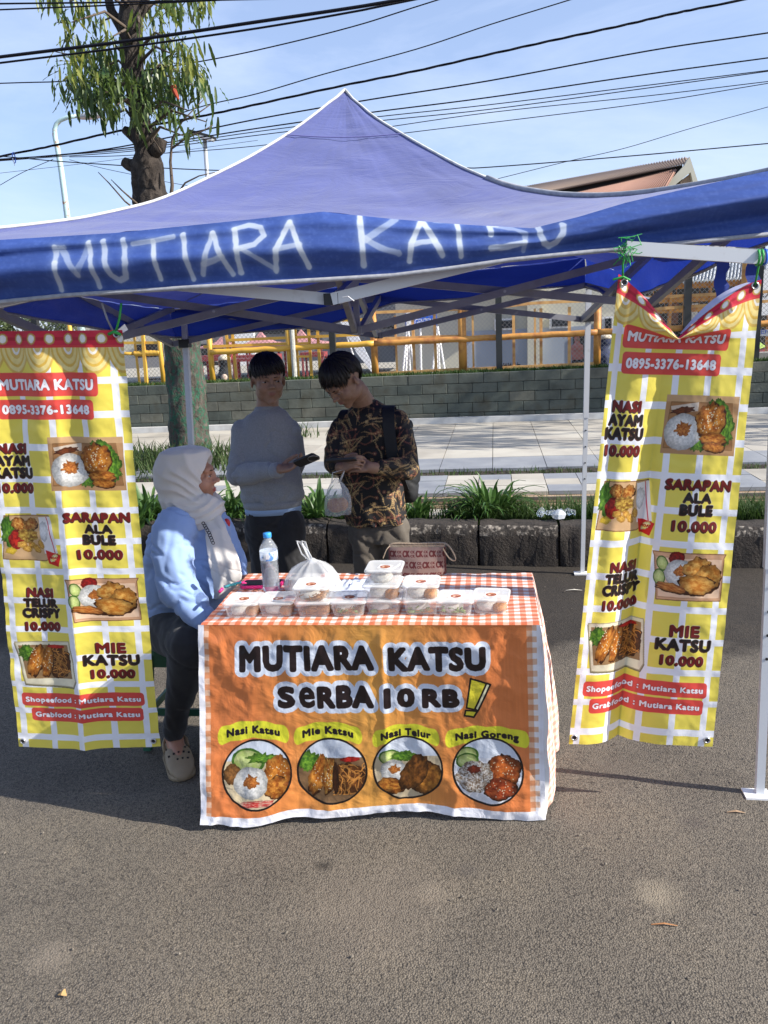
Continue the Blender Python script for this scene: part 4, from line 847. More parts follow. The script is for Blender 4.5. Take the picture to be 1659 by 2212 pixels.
M['leaf'] = mat('long_leaf', (.05, .10, .018), .42, (.12, .17, .03), 9, .35, .66, translucent=.36, c3=(.22, .23, .045))
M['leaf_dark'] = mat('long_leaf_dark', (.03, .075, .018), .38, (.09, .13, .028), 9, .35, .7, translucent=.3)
M['twig'] = mat('twig_bark', (.10, .075, .055), .9)
tb0 = PZ(412, 982, .3)
tree = thing('street_tree', 'lopped street tree with gnarled dark trunk, drooping leaves and green painted base', 'tree', (tb0[0], TY, .28))
cl = [((412, 985), .262), ((408, 930), .228), ((402, 840), .212), ((394, 760), .205), ((380, 660), .19), ((362, 560), .18), ((345, 480), .178), ((333, 440), .19), ((325, 410), .16), ((322, 380), .155), ((320, 355), .16), ((318, 330), .12), ((312, 300), .125), ((304, 265), .105), ((298, 215), .1), ((290, 165), .1), ((284, 110), .11), ((283, 60), .12), ((285, 10), .11), ((290, -60), .09), ((300, -160), .06)]
ctrs = [PY(p[0], p[1], TY) for p, _ in cl]; ctrs[0][2] = .26
rr = [r for _, r in cl]
def densify(P, R, n):
    P = np.array(P); R = np.array(R); t = np.arange(len(P)); u = np.linspace(0, len(P) - 1, n); return np.stack([np.interp(u, t, P[:, k]) for k in range(3)], 1), np.interp(u, t, R)
def knotty(P, R, n, sides, seed, amp=.16, parent=None, name='trunk'):
    Q, W = densify(P, R, n); rings = []
    for i in range(n):
        ring = []
        for j in range(sides):
            a = 2 * math.pi * j / sides; k = 1 + amp * mnoise.fractal(Vector((math.cos(a) * 1.8, math.sin(a) * 1.8, Q[i][2] * 3.4 + seed)), 1, 2, 5) + (.35 * max(0, mnoise.noise(Vector((math.cos(a) * .9, math.sin(a) * .9, Q[i][2] * 1.9 + seed * 3)))) if Q[i][2] > 2.2 else 0)
            ring.append(Q[i] + np.array([math.cos(a) * W[i] * k, math.sin(a) * W[i] * k, 0]))
        rings.append(ring)
    return part(MB().loft(rings), name, M['bark'], parent, True)
knotty(ctrs, rr, 190, 34, 3, parent=tree)
def limb(pts, rads, name='branch', y=TY, n=30, m=None):
    P = [PY(p[0], p[1], y + (p[2] if len(p) > 2 else 0)) for p in pts]
    if n > 12: return knotty(P, rads, n, 14, pts[0][0], .22, tree, name)
    return part(MB().tube(P, rads, 6), name, m or M['twig'], tree, True)
# stubs of lopped limbs
Q = [PY(318, 362, TY), PY(298, 360, TY), PY(278, 356, TY), PY(267, 349, TY)]; part(MB().tube([q_ for q_ in densify(Q, [1] * 4, 12)[0]], list(np.linspace(.09, .05, 12)), 12), 'stub', M['bark'], tree, True)
Q = [PY(345, 440, TY - .05), PY(360, 432, TY - .05), PY(374, 436, TY - .05)]; part(MB().tube(Q, [.08, .07, .05], 12), 'stub', M['bark'], tree, True)
Q = [PY(300, 300, TY), PY(282, 288, TY), PY(268, 280, TY)]; part(MB().tube(Q, [.08, .06, .04], 12), 'stub', M['bark'], tree, True)
Q = [PY(330, 330, TY - .05), PY(345, 318, TY - .05), PY(352, 300, TY - .05)]; part(MB().tube(Q, [.08, .07, .05], 12), 'stub', M['bark'], tree, True)
for pts, rads in (([(288, 110), (262, 60), (240, 20), (228, -30)], [.06, .05, .045, .04]), ([(292, 60), (310, 20), (322, -30)], [.05, .04, .03])): limb(pts, rads, n=30)
r = random.Random(21); tips = []
def twig_to(x0, y0, x1, y1, r0=.014, dz=0):
    a = (x0, y0, 0); m_ = ((x0 + x1) / 2, (y0 + y1) / 2 - 12, dz / 2); b = (x1, y1, dz); limb([a, m_, b], [r0, r0 * .7, r0 * .35], 'twig', n=5); return
# where leaf clusters hang (measured roughly): x, y, spread, count, depth
clusters = []
for (x, y, s, n_) in ((150, 15, 34, 60), (125, 20, 22, 26), (200, 10, 30, 40), (190, 35, 22, 34), (155, 60, 20, 22), (165, 92, 20, 26), (215, 60, 26, 30), (170, 140, 30, 55), (190, 125, 32, 60), (230, 125, 30, 60), (255, 120, 26, 46), (180, 165, 36, 70), (215, 160, 36, 80), (250, 165, 34, 80), (172, 195, 30, 66), (205, 200, 34, 80), (240, 205, 34, 80), (275, 190, 26, 66), (185, 228, 28, 56), (215, 238, 30, 60), (250, 240, 28, 56), (300, 215, 26, 66), (320, 185, 30, 70), (340, 150, 34, 76), (375, 130, 34, 70), (400, 150, 30, 60), (350, 190, 34, 76), (385, 185, 34, 72), (415, 195, 24, 44), (360, 215, 28, 56), (330, 225, 26, 56), (310, 245, 24, 52), (305, 105, 26, 40), (340, 100, 24, 36), (375, 100, 26, 40), (330, 40, 26, 46), (365, 35, 30, 56), (400, 30, 30, 60), (425, 20, 22, 40), (350, 10, 30, 46), (385, 5, 34, 50), (420, 0, 24, 30), (300, 60, 18, 20), (340, 255, 20, 30), (375, 250, 16, 14), (365, 275, 18, 22), (395, 305, 14, 16), (405, 225, 9, 5), (405, 250, 9, 6), (450, 215, 9, 5), (445, 275, 9, 6), (395, 330, 8, 6), (330, 290, 12, 12), (290, 270, 18, 26), (300, 330, 9, 5), (370, 310, 8, 5), (245, 262, 16, 18), (280, 120, 22, 30), (245, 90, 20, 20), (225, 195, 30, 40), (395, 170, 28, 40)):
    clusters.append((x, y, s, n_))
def leaf_mesh(i):
    q = random.Random(i); L = q.uniform(.19, .3); w = q.uniform(.015, .021); n = 7; ph = q.uniform(0, 6); vs = []
    for k in range(n):
        t = k / (n - 1); ww = w * math.sin(math.pi * min(t * .9 + .1, 1)) ** .7 if k < n - 1 else .001; dr = L * (t - .12 * t * t); o_ = .35 * L * (math.sin(t * 1.5)) * .55; wv = .006 * math.sin(t * 17 + ph)
        vs += [(-ww, o_ + wv, -dr), (0, o_ - .004, -dr), (ww, o_ - wv, -dr)]
    return vs, [(k * 3 + j, k * 3 + j + 1, k * 3 + j + 4, k * 3 + j + 3) for k in range(n - 1) for j in (0, 1)]
LM = [leaf_mesh(i) for i in range(6)]
LME = []
for i in range(6):
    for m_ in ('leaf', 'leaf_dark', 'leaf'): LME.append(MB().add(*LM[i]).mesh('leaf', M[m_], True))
all_l = []
for ci, (x, y, s, n_) in enumerate(clusters):
    dep = r.uniform(-.75, .7); 
    for k in range(int(n_ * (.62 if y > 120 else .40))):
        px = r.gauss(295 + (x - 295) * 1.12, s * .62); py = r.gauss(y - 22, s * .55); dd = dep + r.gauss(0, .22); p = PY(px, py, TY + dd)
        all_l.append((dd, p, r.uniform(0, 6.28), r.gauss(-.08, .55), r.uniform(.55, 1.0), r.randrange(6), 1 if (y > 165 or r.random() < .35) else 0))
    if ci % 2 == 0:
        ty_ = max(y - 25 - abs(x - 295) * .1, -60); limb([(292 if y < 150 else 302, min(y + 15, 330), 0), ((x + 297) / 2, ty_ + 4, dep * .5), (x, y - 12, dep)], [.02, .014, .006], 'twig', n=5)
all_l.sort(key=lambda q_: q_[0])
rest = {0: MB(), 1: MB()}
for i, (dd, p, a, t, sc, v_, dk) in enumerate(all_l):
    if i < 300:
        o = link('leaf', LME[v_ * 3 + dk], tree, p - np.array(tree.location)); o.rotation_euler = (t, 0, a); o.scale = (sc, sc, sc)
    else:
        Mx = Matrix.Rotation(a, 3, 'Z') @ Matrix.Rotation(t, 3, 'X'); rest[dk].add([V(p) + Mx @ (Vector(q_) * sc) for q_ in LM[v_][0]], LM[v_][1])
for dk, mb in rest.items():
    o = part(mb, 'foliage', M['leaf_dark' if dk else 'leaf'], tree, True); kind(o, 'stuff')
for pts in ([(368, 440), (372, 400), (368, 350), (372, 300), (395, 260), (440, 215)], [(372, 320), (400, 300), (440, 282), (460, 270)], [(350, 330), (330, 300), (345, 280)], [(300, 458), (270, 435), (235, 395), (212, 372)], [(296, 440), (262, 410), (240, 388)], [(376, 430), (400, 395), (430, 380), (465, 372)], [(375, 270), (420, 250), (456, 225)], [(178, 128), (150, 118), (120, 112)], [(150, 50), (122, 48)]):
    limb([(a_, b_, -.3) for a_, b_ in pts], list(np.linspace(.022 if len(pts) > 4 else .012, .004, len(pts))), 'twig', n=5)
part(MB().tube([PY(374, 185, TY - .5), PY(378, 200, TY - .5), PY(386, 215, TY - .5)], [.03, .024, .01], 6), 'red_seed_stalk', mat('red_stalk', (.35, .06, .03), .8), tree)
# neighbouring trees of the same row outside the picture on the right: they throw the dapples on the pavement
for k, (x, y) in enumerate(((6.4, 9.3), (11.5, 9.5))):
    t2 = thing('street_tree', ('street tree with full crown nearest outside the right edge of the picture', 'second street tree outside the right edge, farther along the pavement')[k], 'tree', (x, y, .28)); 
    t2['group'] = 'street trees outside the right edge'
    MB().tube([(0, 0, 0), (.05, 0, 1.5), (0, .05, 3)], [.22, .18, .12], 14).obj('trunk', M['bark'], t2, True); mb = MB(); q = random.Random(k + 4)
    for i in range(2600):
        th_ = q.uniform(0, 6.28); u_ = q.uniform(-1, 1); R_ = q.uniform(.3, 1) ** .5; c0 = Vector((math.cos(th_) * 1.9 * R_ * math.sqrt(1 - u_ * u_), math.sin(th_) * 1.9 * R_ * math.sqrt(1 - u_ * u_), 3.9 + u_ * 1.5 * R_))
        if mnoise.noise(c0 * 1.3) < -.1: continue
        Mx = Matrix.Rotation(q.uniform(0, 6.28), 3, 'Z') @ Matrix.Rotation(q.uniform(-1, .6), 3, 'X'); vv, ff = LM[i % 6]; mb.add([c0 + Mx @ (Vector(v2) * 1.25) for v2 in vv], ff)
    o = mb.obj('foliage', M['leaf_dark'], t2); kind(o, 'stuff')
# dark distant tree at the left
M['far_leaf'] = mat('far_foliage', (.035, .06, .02), .8, (.07, .09, .03), 3, translucent=.2)
c0 = PY(60, 690, 30); ft = thing('distant_tree', 'dark round tree beyond the sheds at the left edge', 'tree', (c0[0], 30, -.12)); part(MB().tube([(c0[0], 30, -.12), (c0[0], 30, 2.5)], [.2, .12], 8), 'trunk', M['bark'], ft)
q = random.Random(9); mb = MB()
for i in range(5200):
    th_ = q.uniform(0, 6.28); u_ = q.uniform(-1, 1); R_ = q.uniform(.2, 1) ** .45; p = Vector((c0[0] + math.cos(th_) * 2.4 * R_ * math.sqrt(1 - u_ * u_), 30 + math.sin(th_) * 1.6 * R_, 2.4 + u_ * 1.7 * R_))
    if mnoise.noise(p * 1.1) < -.12: continue
    a = Vector((q.uniform(-1, 1), q.uniform(-1, 1), q.uniform(-1, 1))).normalized() * .09; b_ = a.orthogonal().normalized() * .05; mb.add([p - a, p + b_, p + a, p - b_], [(0, 1, 2, 3)])
kind(part(mb, 'foliage', M['far_leaf'], ft), 'stuff')

# ------------------------------------------------------------------ plants in the strip
M['lily'] = mat('strap_leaf', (.03, .085, .018), .45, (.06, .13, .028), 7, translucent=.28, c3=(.13, .21, .05))
def strap(i):
    q = random.Random(100 + i); L = q.uniform(.22, .36); w = q.uniform(.009, .015); n = 8; out = q.uniform(.35, 1.0); vs = []
    for k in range(n):
        t = k / (n - 1); ww = w * (1 - t ** 3) + .0006; z = L * (t - out * .55 * t * t * t); x = L * out * .75 * t * t
        vs += [(x, -ww, z), (x + .002, 0, z - .003), (x, ww, z)]
    return vs, [(k * 3 + j, k * 3 + j + 1, k * 3 + j + 4, k * 3 + j + 3) for k in range(n - 1) for j in (0, 1)]
SM = [MB().add(*strap(i)).mesh('leaf', M['lily'], True) for i in range(10)]
def clump(px, y, n_, sp, sc, lab, seed):
    g0 = PY(px, 1120, y); z0 = .24; t = thing('strap_leaf_plant', lab, 'plant', (g0[0], y, z0), group='strap leaved plants along the kerb'); q = random.Random(seed)
    for k in range(n_):
        a = q.uniform(0, 6.28); rr_ = sp * q.random() ** .6; o = link('leaf', SM[q.randrange(10)], t, (math.cos(a) * rr_, math.sin(a) * rr_ * .6, 0)); o.rotation_euler = (0, q.uniform(-.15, .5), a + q.uniform(-.6, .6)); s_ = sc * q.uniform(.7, 1.15); o.scale = (s_, s_, s_)
for args in ((1060, 5.86, 120, .17, 1.12, 'largest strap leaved plant clump on the kerb right of the table', 1), (1015, 5.75, 50, .1, .8, 'low strap leaved tuft at the left foot of the largest clump', 7), (905, 5.85, 55, .1, .95, 'strap leaved plant clump directly behind the boy in the batik shirt', 2), (690, 5.8, 80, .12, 1.15, 'strap leaved plant clump between the two boys', 3), (500, 5.9, 85, .14, 1.2, 'strap leaved plant clump between the seated woman and the boy in grey', 4), (325, 5.9, 95, .17, 1.25, 'bright strap leaved plant clump beside the left banner', 5), (290, 5.7, 60, .13, 1.1, 'strap leaved plant clump half hidden by the left banner', 6), (440, 5.8, 50, .12, 1.05, 'strap leaved plant clump behind the head of the seated woman', 8)):
    clump(*args)
r = random.Random(8)
gp = []
for cx, sp, n_ in ((1060, .28, 900), (1130, .2, 420), (1000, .16, 260), (1250, .25, 800), (1320, .2, 700), (1400, .5, 900), (1610, .35, 1800), (1680, .5, 1200), (860, .3, 260), (690, .22, 700), (740, .18, 500), (560, .3, 300), (330, .5, 500)):
    x0 = PY(cx, 1120, 5.75)[0]
    for _ in range(n_): x_ = r.gauss(x0, sp * .6); gp.append((x_, KY(x_) + .24 + abs(r.gauss(0, .22)), .23))
g = blades('strip_grass', gp, M['grass'], (.05, .17), .0035, 3, 1.0); tag(g, 'rough grass and weeds growing in the planting strip behind the kerb', 'grass'); kind(g, 'stuff')
wd = []
for cx, n_ in ((395, 260), (350, 260), (480, 360), (320, 260), (430, 120), (500, 160)):
    x0 = PZ(cx, 985, .3)[0]
    for _ in range(n_): wd.append((r.gauss(x0, .22), r.gauss(8.2, .35), .3))
for cx in (648,): 
    p = PZ(cx, 945, .3)
    for _ in range(50): wd.append((r.gauss(p[0], .12), r.gauss(p[1], .1), .3))
g = blades('pavement_weeds', wd, mat('wiry_weed', (.03, .07, .015), .8, (.08, .10, .035), 30, translucent=.3), (.05, .24), .008, 4, 1.2); tag(g, 'wiry weeds growing round the foot of the tree', 'weeds'); kind(g, 'stuff')
sw = []
for _ in range(1200): sw.append((r.uniform(-4, 3.5), r.uniform(7.3, 7.52), .28))
g = blades('gap_grass', sw, M['grass'], (.015, .06), .004, 6, 1); tag(g, 'sparse grass in the soil gap between the pavement slabs', 'grass'); kind(g, 'stuff')
# litter: crushed clear bottles
M['pet'] = mat('clear_plastic', (.86, .93, .98), .08, trans=.85, ior=1.3, spec=.6)
M['petw'] = mat('crumpled_film', (.8, .84, .88), .25, trans=.35, spec=.5, alpha=.75)
def crushed(p, a, L, R, lab, i):
    q = random.Random(i); rings = []
    for k in range(12):
        t = k / 11; r_ = R * (.45 if t < .08 else (.5 + .5 * min((t - .08) * 5, 1))) * (1 - .3 * q.random()); rings.append([(L * (t - .5), math.cos(b_) * r_ * q.uniform(.7, 1.1), math.sin(b_) * r_ * q.uniform(.5, 1)) for b_ in np.linspace(0, 6.283, 13)[:-1]])
    o = MB().loft(rings).obj('crushed_bottle', M['pet'], loc=p, smooth=False); o.rotation_euler = (q.uniform(-.3, .3), q.uniform(-.4, .1), a); tag(o, lab, 'bottle', 'crushed bottles on the kerb')
for i, (px, py, a, L, R, lab) in enumerate(((1215, 1112, .5, .15, .032, 'largest crushed clear bottle lying on the kerb beside the back right leg'), (1168, 1124, 1.4, .09, .03, 'crushed clear bottle at the left end of the litter'), (1188, 1127, .2, .08, .026, 'small crushed clear bottle second from the left'), (1232, 1122, -.3, .07, .026, 'crushed clear bottle nearest the back right leg'))):
    p = PY(px, py, 5.62); crushed((p[0], 5.62, .325), a, L, R, lab, i)
q = random.Random(4); rings = [[(math.cos(b_) * .05 * k * q.uniform(.7, 1.1), math.sin(b_) * .04 * k * q.uniform(.7, 1.1), h) for b_ in np.linspace(0, 6.28, 12)[:-1]] for k, h in ((1, 0), (1, .03), (.6, .05), (.2, .06))]
p = PY(1207, 1130, 5.58); tag(MB().loft(rings).obj('plastic_wrapper', M['petw'], loc=(p[0], 5.56, .3)), 'crumpled pale plastic wrapper lying on the kerb among the bottles', 'wrapper')
# small litter on the road
for i, (px, py, sx, sy, c_, lab) in enumerate(((1435, 1998, .035, .006, (.35, .16, .06), 'short brown twig lying on the road at the lower right'), (134, 2150, .012, .022, (.4, .25, .1), 'small tan scrap on the road near the lower left corner'), (1240, 1275, .05, .012, (.6, .56, .48), 'pale torn scrap on the dark road left of the right banner'), (1590, 1755, .03, .012, (.3, .2, .12), 'dry leaf on the road below the right canopy foot'))):
    p = PZ(px, py, .008); tag(MB().tube([(-sx, 0, 0), (0, sy * .3, .004), (sx, 0, 0)], [.0015, sy * .5, .0015], 6, flat=.4).obj('road_scrap', mat('scrap_%d' % i, c_, .8), loc=p), lab, 'litter')
# ------------------------------------------------------------------ the blue canopy tent
FRp, BRp, BLp, FLp = np.array([.888, 2.666]), np.array([.55, 5.224]), np.array([-1.96, 4.90]), np.array([-1.86, 2.31])
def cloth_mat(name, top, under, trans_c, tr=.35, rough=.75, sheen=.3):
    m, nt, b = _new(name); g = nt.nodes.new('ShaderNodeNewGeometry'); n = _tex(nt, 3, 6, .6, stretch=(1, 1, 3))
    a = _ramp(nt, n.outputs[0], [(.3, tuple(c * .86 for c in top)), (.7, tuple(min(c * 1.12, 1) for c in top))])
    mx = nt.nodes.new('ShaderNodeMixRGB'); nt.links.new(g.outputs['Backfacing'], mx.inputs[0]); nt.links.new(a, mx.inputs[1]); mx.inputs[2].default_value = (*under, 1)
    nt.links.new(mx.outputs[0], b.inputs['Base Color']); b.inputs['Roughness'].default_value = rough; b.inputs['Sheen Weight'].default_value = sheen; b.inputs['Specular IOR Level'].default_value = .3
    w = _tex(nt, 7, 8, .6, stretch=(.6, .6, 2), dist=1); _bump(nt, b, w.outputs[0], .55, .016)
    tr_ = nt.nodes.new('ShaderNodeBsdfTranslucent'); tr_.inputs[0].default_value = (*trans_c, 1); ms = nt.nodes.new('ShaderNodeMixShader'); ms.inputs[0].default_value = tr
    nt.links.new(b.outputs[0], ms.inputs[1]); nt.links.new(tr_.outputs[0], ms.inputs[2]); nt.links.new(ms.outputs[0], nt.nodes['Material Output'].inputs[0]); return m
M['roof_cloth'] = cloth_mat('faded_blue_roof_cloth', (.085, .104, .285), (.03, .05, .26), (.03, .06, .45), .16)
M['pipe_white'] = mat('white_piping', (.58, .58, .58), .8, (.42, .42, .4), 30); M['pipe_grey'] = mat('grey_piping', (.33, .34, .37), .75, (.22, .23, .26), 60)
M['tube_white'] = mat('white_coated_tube', (.62, .64, .66), .35, (.5, .5, .5), 20, .6, .8)
M['tube_grey'] = mat('grey_coated_tube', (.27, .28, .31), .4, (.21, .21, .24), 14)
M['plastic_black'] = mat('black_plastic', (.015, .015, .017), .4)
tent = thing('canopy_tent', 'blue pop-up canopy with white sprayed lettering on its front valance', 'canopy', (-.56, 3.78, 0))
PK = np.array([-.6, 3.776, 2.66]); PKT = PY(745, 197, 3.776)
PK = PKT
HT = np.array([0, .03, .073, .165, .28, .423, .501, .647, .789, .873, 1.0]); HZ = np.array([1, .95, .86, .695, .52, .335, .245, .143, .08, .056, 0])
HTR = np.array([0, .03, .078, .214, .339, .455, .562, .661, .751, .834, .911, 1.0]); HZR = np.array([2.66, 2.6, 2.521, 2.367, 2.233, 2.134, 2.079, 2.048, 2.037, 2.037, 2.04, 2.05])
def hip(corner, zc, right=False):
    t = np.linspace(0, 1, 41)
    z = np.interp(t, HTR, HZR) if right else zc + (PK[2] - zc) * np.interp(t, HT, HZ)
    z[0] = PK[2]
    z = np.convolve(np.pad(z, 2, 'edge'), [.1, .2, .4, .2, .1], 'valid'); z[0] = PK[2]
    return np.stack([PK[0] + (corner[0] - PK[0]) * t, PK[1] + (corner[1] - PK[1]) * t, z], 1)
hFL, hFR, hBR, hBL = hip(FLp, 1.965), hip(FRp, 2.05, True), hip(BRp, 2.0), hip(BLp, 1.81)
# measured front top and bottom line of the valance
top_px = [(-270, 533), (0, 520), (250, 505), (400, 490), (550, 475), (660, 463), (697, 459), (740, 464), (850, 475), (1000, 487), (1150, 495), (1250, 470), (1350, 440), (1480, 410), (1640, 375), (1668, 370)]
bot_px = [(-270, 668), (0, 655), (150, 640), (400, 625), (620, 612), (850, 598), (980, 582), (1100, 565), (1300, 545), (1480, 528), (1668, 509)]
tpx = np.array([p[0] for p in top_px], float)
top3 = np.array([PV(x, y, FLp, FRp) for x, y in top_px]); bot3 = np.array([PV(x, y, FLp, FRp) for x, y in bot_px])
dF = (FRp - FLp); LF = np.hypot(*dF); dFn = dF / LF
def s_of(P): return (P[:, :2] - FLp) @ dFn / LF
def front_top(s): return np.interp(s, s_of(top3), top3[:, 2])
def front_bot(s): return np.interp(s, s_of(bot3), bot3[:, 2])
def panel(hA, hB, eave, name, NSg=60, seed=1, sag=.03, rip=.010):
    t = np.linspace(0, 1, 41); s = np.linspace(0, 1, NSg); P = np.zeros((41, NSg, 3))
    for j, sj in enumerate(s): P[:, j] = hA * (1 - sj) + hB * sj
    ez = eave(s); dz = ez - P[-1, :, 2]; dz[0] = dz[-1] = 0
    ss, tt = np.meshgrid(s, t)
    P[..., 2] += dz[None] * (tt ** 3) - sag * np.sin(np.pi * ss) * np.sin(np.pi * np.clip(tt, 0, 1)) ** 1.2 
    P[..., 2] += rip * fbm(ss * 5 * (1.2 - tt) + seed, tt * 16, seed, 3) * np.sin(np.pi * tt) ** .5 * np.clip(np.minimum(ss, 1 - ss) * 10, 0, 1) + .004 * fbm(ss * 30, tt * 3, seed + 4, 2) * tt * np.clip(np.minimum(ss, 1 - ss) * 10, 0, 1)
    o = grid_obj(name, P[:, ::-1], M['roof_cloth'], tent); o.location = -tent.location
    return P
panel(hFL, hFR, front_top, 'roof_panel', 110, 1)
eR = lambda s: 2.05 + (2.0 - 2.05) * s - .10 * np.exp(-((s - .72) / .16) ** 2) - .05 * np.sin(np.pi * s)
eB = lambda s: 2.0 + (1.81 - 2.0) * s + .03 * np.exp(-((s - .45) / .15) ** 2)
eL = lambda s: 1.81 + (1.965 - 1.81) * s - .03 * np.sin(np.pi * s)
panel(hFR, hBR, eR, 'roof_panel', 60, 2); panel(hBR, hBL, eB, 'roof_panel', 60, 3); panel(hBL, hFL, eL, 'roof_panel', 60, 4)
for h, m, r_ in ((hFL, 'pipe_white', .0055), (hFR, 'pipe_white', .005), (hBR, 'pipe_grey', .007), (hBL, 'pipe_grey', .007)):
    P = h.copy(); P[:, 2] += .004; P[0, 2] += .003
    if h is hFR:
        part(MB().tube(P[:17], r_, 7), 'piping', M[m], tent, True); part(MB().tube(P[16:], .010, 7), 'piping', M['pipe_grey'], tent, True)
    else: part(MB().tube(P, r_, 7), 'piping', M[m], tent, True)
# stitched seam across the upper front panel
Pm = [hFL[7] * (1 - s) + hFR[7] * s + np.array([0, -.004, -.012 * math.sin(math.pi * s) + .006]) for s in np.linspace(0.02, .98, 20)]
part(MB().tube(Pm, .0022, 4), 'seam', mat('seam_thread', (.12, .12, .3), .8), tent)
# sprayed lettering, painted along the valance
def top_y(x): return np.interp(x, tpx, [p[1] for p in top_px])
def bot_y(x): return np.interp(x, [p[0] for p in bot_px], [p[1] for p in bot_px])
def valance_canvas():
    W, H = 2000, 300; base = np.array(C8(58, 84, 152)); a = np.zeros((H, W, 3)); a[:] = base
    X, Y = np.meshgrid(np.arange(W) + .5, np.arange(H) + .5); px = -270 + X / W * 1938; v = Y / H
    ty, by = top_y(px), bot_y(px); py = ty + (by - ty) * v
    n = fbm(px / 90, py / 12, 3, 4)[..., None]; a *= 1 + .07 * n; a += .035 * np.clip(fbm(px / 6, py / 6, 9, 2), 0, 1)[..., None]
    k = .336; A = lambda L: [(x * k, y * k) for x, y in L]; Bq = lambda L: [(501.8 + x * .4033, 446 + y * .4033) for x, y in L]; Cq = lambda L: [(1059.2 + x * .3616, 278.8 + y * .3616) for x, y in L]
    st = [(A([(430, 1600), (436, 1700)]), 5.5, .75), (A([(436, 1700), (420, 1870)]), 5, .9), (A([(430, 1598), (490, 1600)]), 4, .6), (A([(470, 1610), (560, 1775)]), 6, .6), (A([(560, 1775), (600, 1700), (640, 1580)]), 6, .45), (A([(640, 1565), (662, 1740), (665, 1850)]), 5, .85),
          (A([(733, 1560), (745, 1700), (765, 1780), (805, 1812), (850, 1790), (872, 1700), (855, 1550)]), 5.5, .8), (A([(915, 1578), (1040, 1558), (1170, 1530)]), 5, .7), (A([(1040, 1560), (1052, 1680), (1062, 1800)]), 5, .95), (A([(1230, 1518), (1248, 1680), (1267, 1800)]), 5.5, .9),
          (A([(1415, 1510), (1370, 1650), (1332, 1770)]), 5.2, .8), (A([(1415, 1510), (1460, 1650), (1518, 1770)]), 5.2, .9), (A([(1350, 1710), (1470, 1665)]), 5.5, .75),
          (Bq([(50, 130), (58, 240), (65, 360)]), 5.5, .95), (Bq([(45, 130), (120, 106), (185, 120), (200, 165), (150, 215), (60, 240)]), 5.5, .85), (Bq([(85, 240), (160, 285), (250, 345)]), 4.5, .7), (Bq([(335, 92), (262, 240), (250, 352)]), 5.5, .95), (Bq([(338, 92), (375, 210), (422, 330)]), 5.5, .95), (Bq([(262, 242), (385, 213)]), 5, .7),
          (Bq([(700, 65), (706, 190), (710, 322)]), 6, .95), (Bq([(885, 78), (800, 140), (722, 195)]), 6.5, .6), (Bq([(722, 185), (800, 235), (895, 262)]), 6, .6), (Bq([(1022, 80), (962, 212), (950, 300)]), 5.5, .95), (Bq([(1022, 80), (1075, 180), (1122, 270)]), 6, .95), (Bq([(965, 215), (1085, 192)]), 5.5, .8),
          (Bq([(1090, 84), (1215, 82)]), 4, .6), (Bq([(1207, 84), (1212, 180), (1220, 275)]), 5.5, .95), (Bq([(1380, 162), (1378, 104), (1420, 100)]), 5.5, .9), (Bq([(1420, 112), (1500, 130), (1558, 155), (1552, 205), (1548, 245)]), 5, .55), (Bq([(1375, 238), (1460, 226), (1550, 205)]), 6, .85),
          (Cq([(283, 580), (278, 640), (305, 695), (335, 708), (375, 690), (408, 640), (418, 585)]), 6, .85)]
    al = np.zeros((H, W))
    for pts, r_, op in st:
        d = np.full((H, W), 1e9)
        for (ax, ay), (bx_, by_) in zip(pts[:-1], pts[1:]):
            m0 = (px > min(ax, bx_) - 30) & (px < max(ax, bx_) + 30); dx, dy = bx_ - ax, by_ - ay
            t = np.clip(((px[m0] - ax) * dx + (py[m0] - ay) * dy) / (dx * dx + dy * dy + 1e-9), 0, 1); d[m0] = np.minimum(d[m0], np.hypot(px[m0] - ax - t * dx, py[m0] - ay - t * dy))
        r2 = r_ * 1.12 * (1 + .18 * vnoise(px / 14, py / 10, 6)); core = np.clip((r2 + 1.5 - d) / 3, 0, 1) * op; mist = np.exp(-np.clip(d - r_ * .5, 0, None) / 5.5) * .42 * op
        al = 1 - (1 - al) * (1 - np.maximum(core, mist))
        ex, ey = pts[-1]; dd = np.hypot(px - ex, (py - ey) * .8); al = np.maximum(al, np.clip((r_ * 1.05 + 1 - dd) / 2.5, 0, 1) * op)
    al = np.clip(al, 0, 1)[..., None]; a = a * (1 - al) + np.array(C8(200, 210, 222)) * al
    c = Canvas(4, 4); c.a = a.astype(np.float32); c.w, c.h = W, H; return c
im = valance_canvas().image('valance_print')
M['valance_print'] = print_mat('valance_cloth', im, .7, .35, 9, .22, .3)
nt = M['valance_print'].node_tree
nS = 220; NV = 26; s = np.linspace(0, 1, nS); v = np.linspace(0, 1, NV); ss, vv = np.meshgrid(s, v)
zt, zb_ = front_top(ss), front_bot(ss); Pv = np.zeros((NV, nS, 3)); outn = np.array([dFn[1], -dFn[0]])
bulge = .022 * np.sin(np.pi * vv) + .016 * np.sin(vv * 11 + 1.5 * fbm(ss * 3, vv, 2, 2) + ss * 2) * np.clip(1.3 - ss * 1.6, .25, 1) * np.clip(vv * 4, 0, 1) + .010 * fbm(ss * 7, vv * 3, 5, 3) * np.clip(vv * 3, 0, 1)
bulge += .03
bulge += .035 * np.exp(-((vv - .42) / .12) ** 2) * np.clip((ss - .72) * 6, 0, 1) - .03 * np.exp(-((vv - .72) / .1) ** 2) * np.clip((ss - .66) * 6, 0, 1)
Pv[..., 0] = FLp[0] + dF[0] * ss + outn[0] * (bulge * np.clip(vv * 6, 0, 1) + .004); Pv[..., 1] = FLp[1] + dF[1] * ss + outn[1] * (bulge * np.clip(vv * 6, 0, 1) + .004); Pv[..., 2] = zt + (zb_ - zt) * vv + .002
pxs = np.zeros_like(ss); 
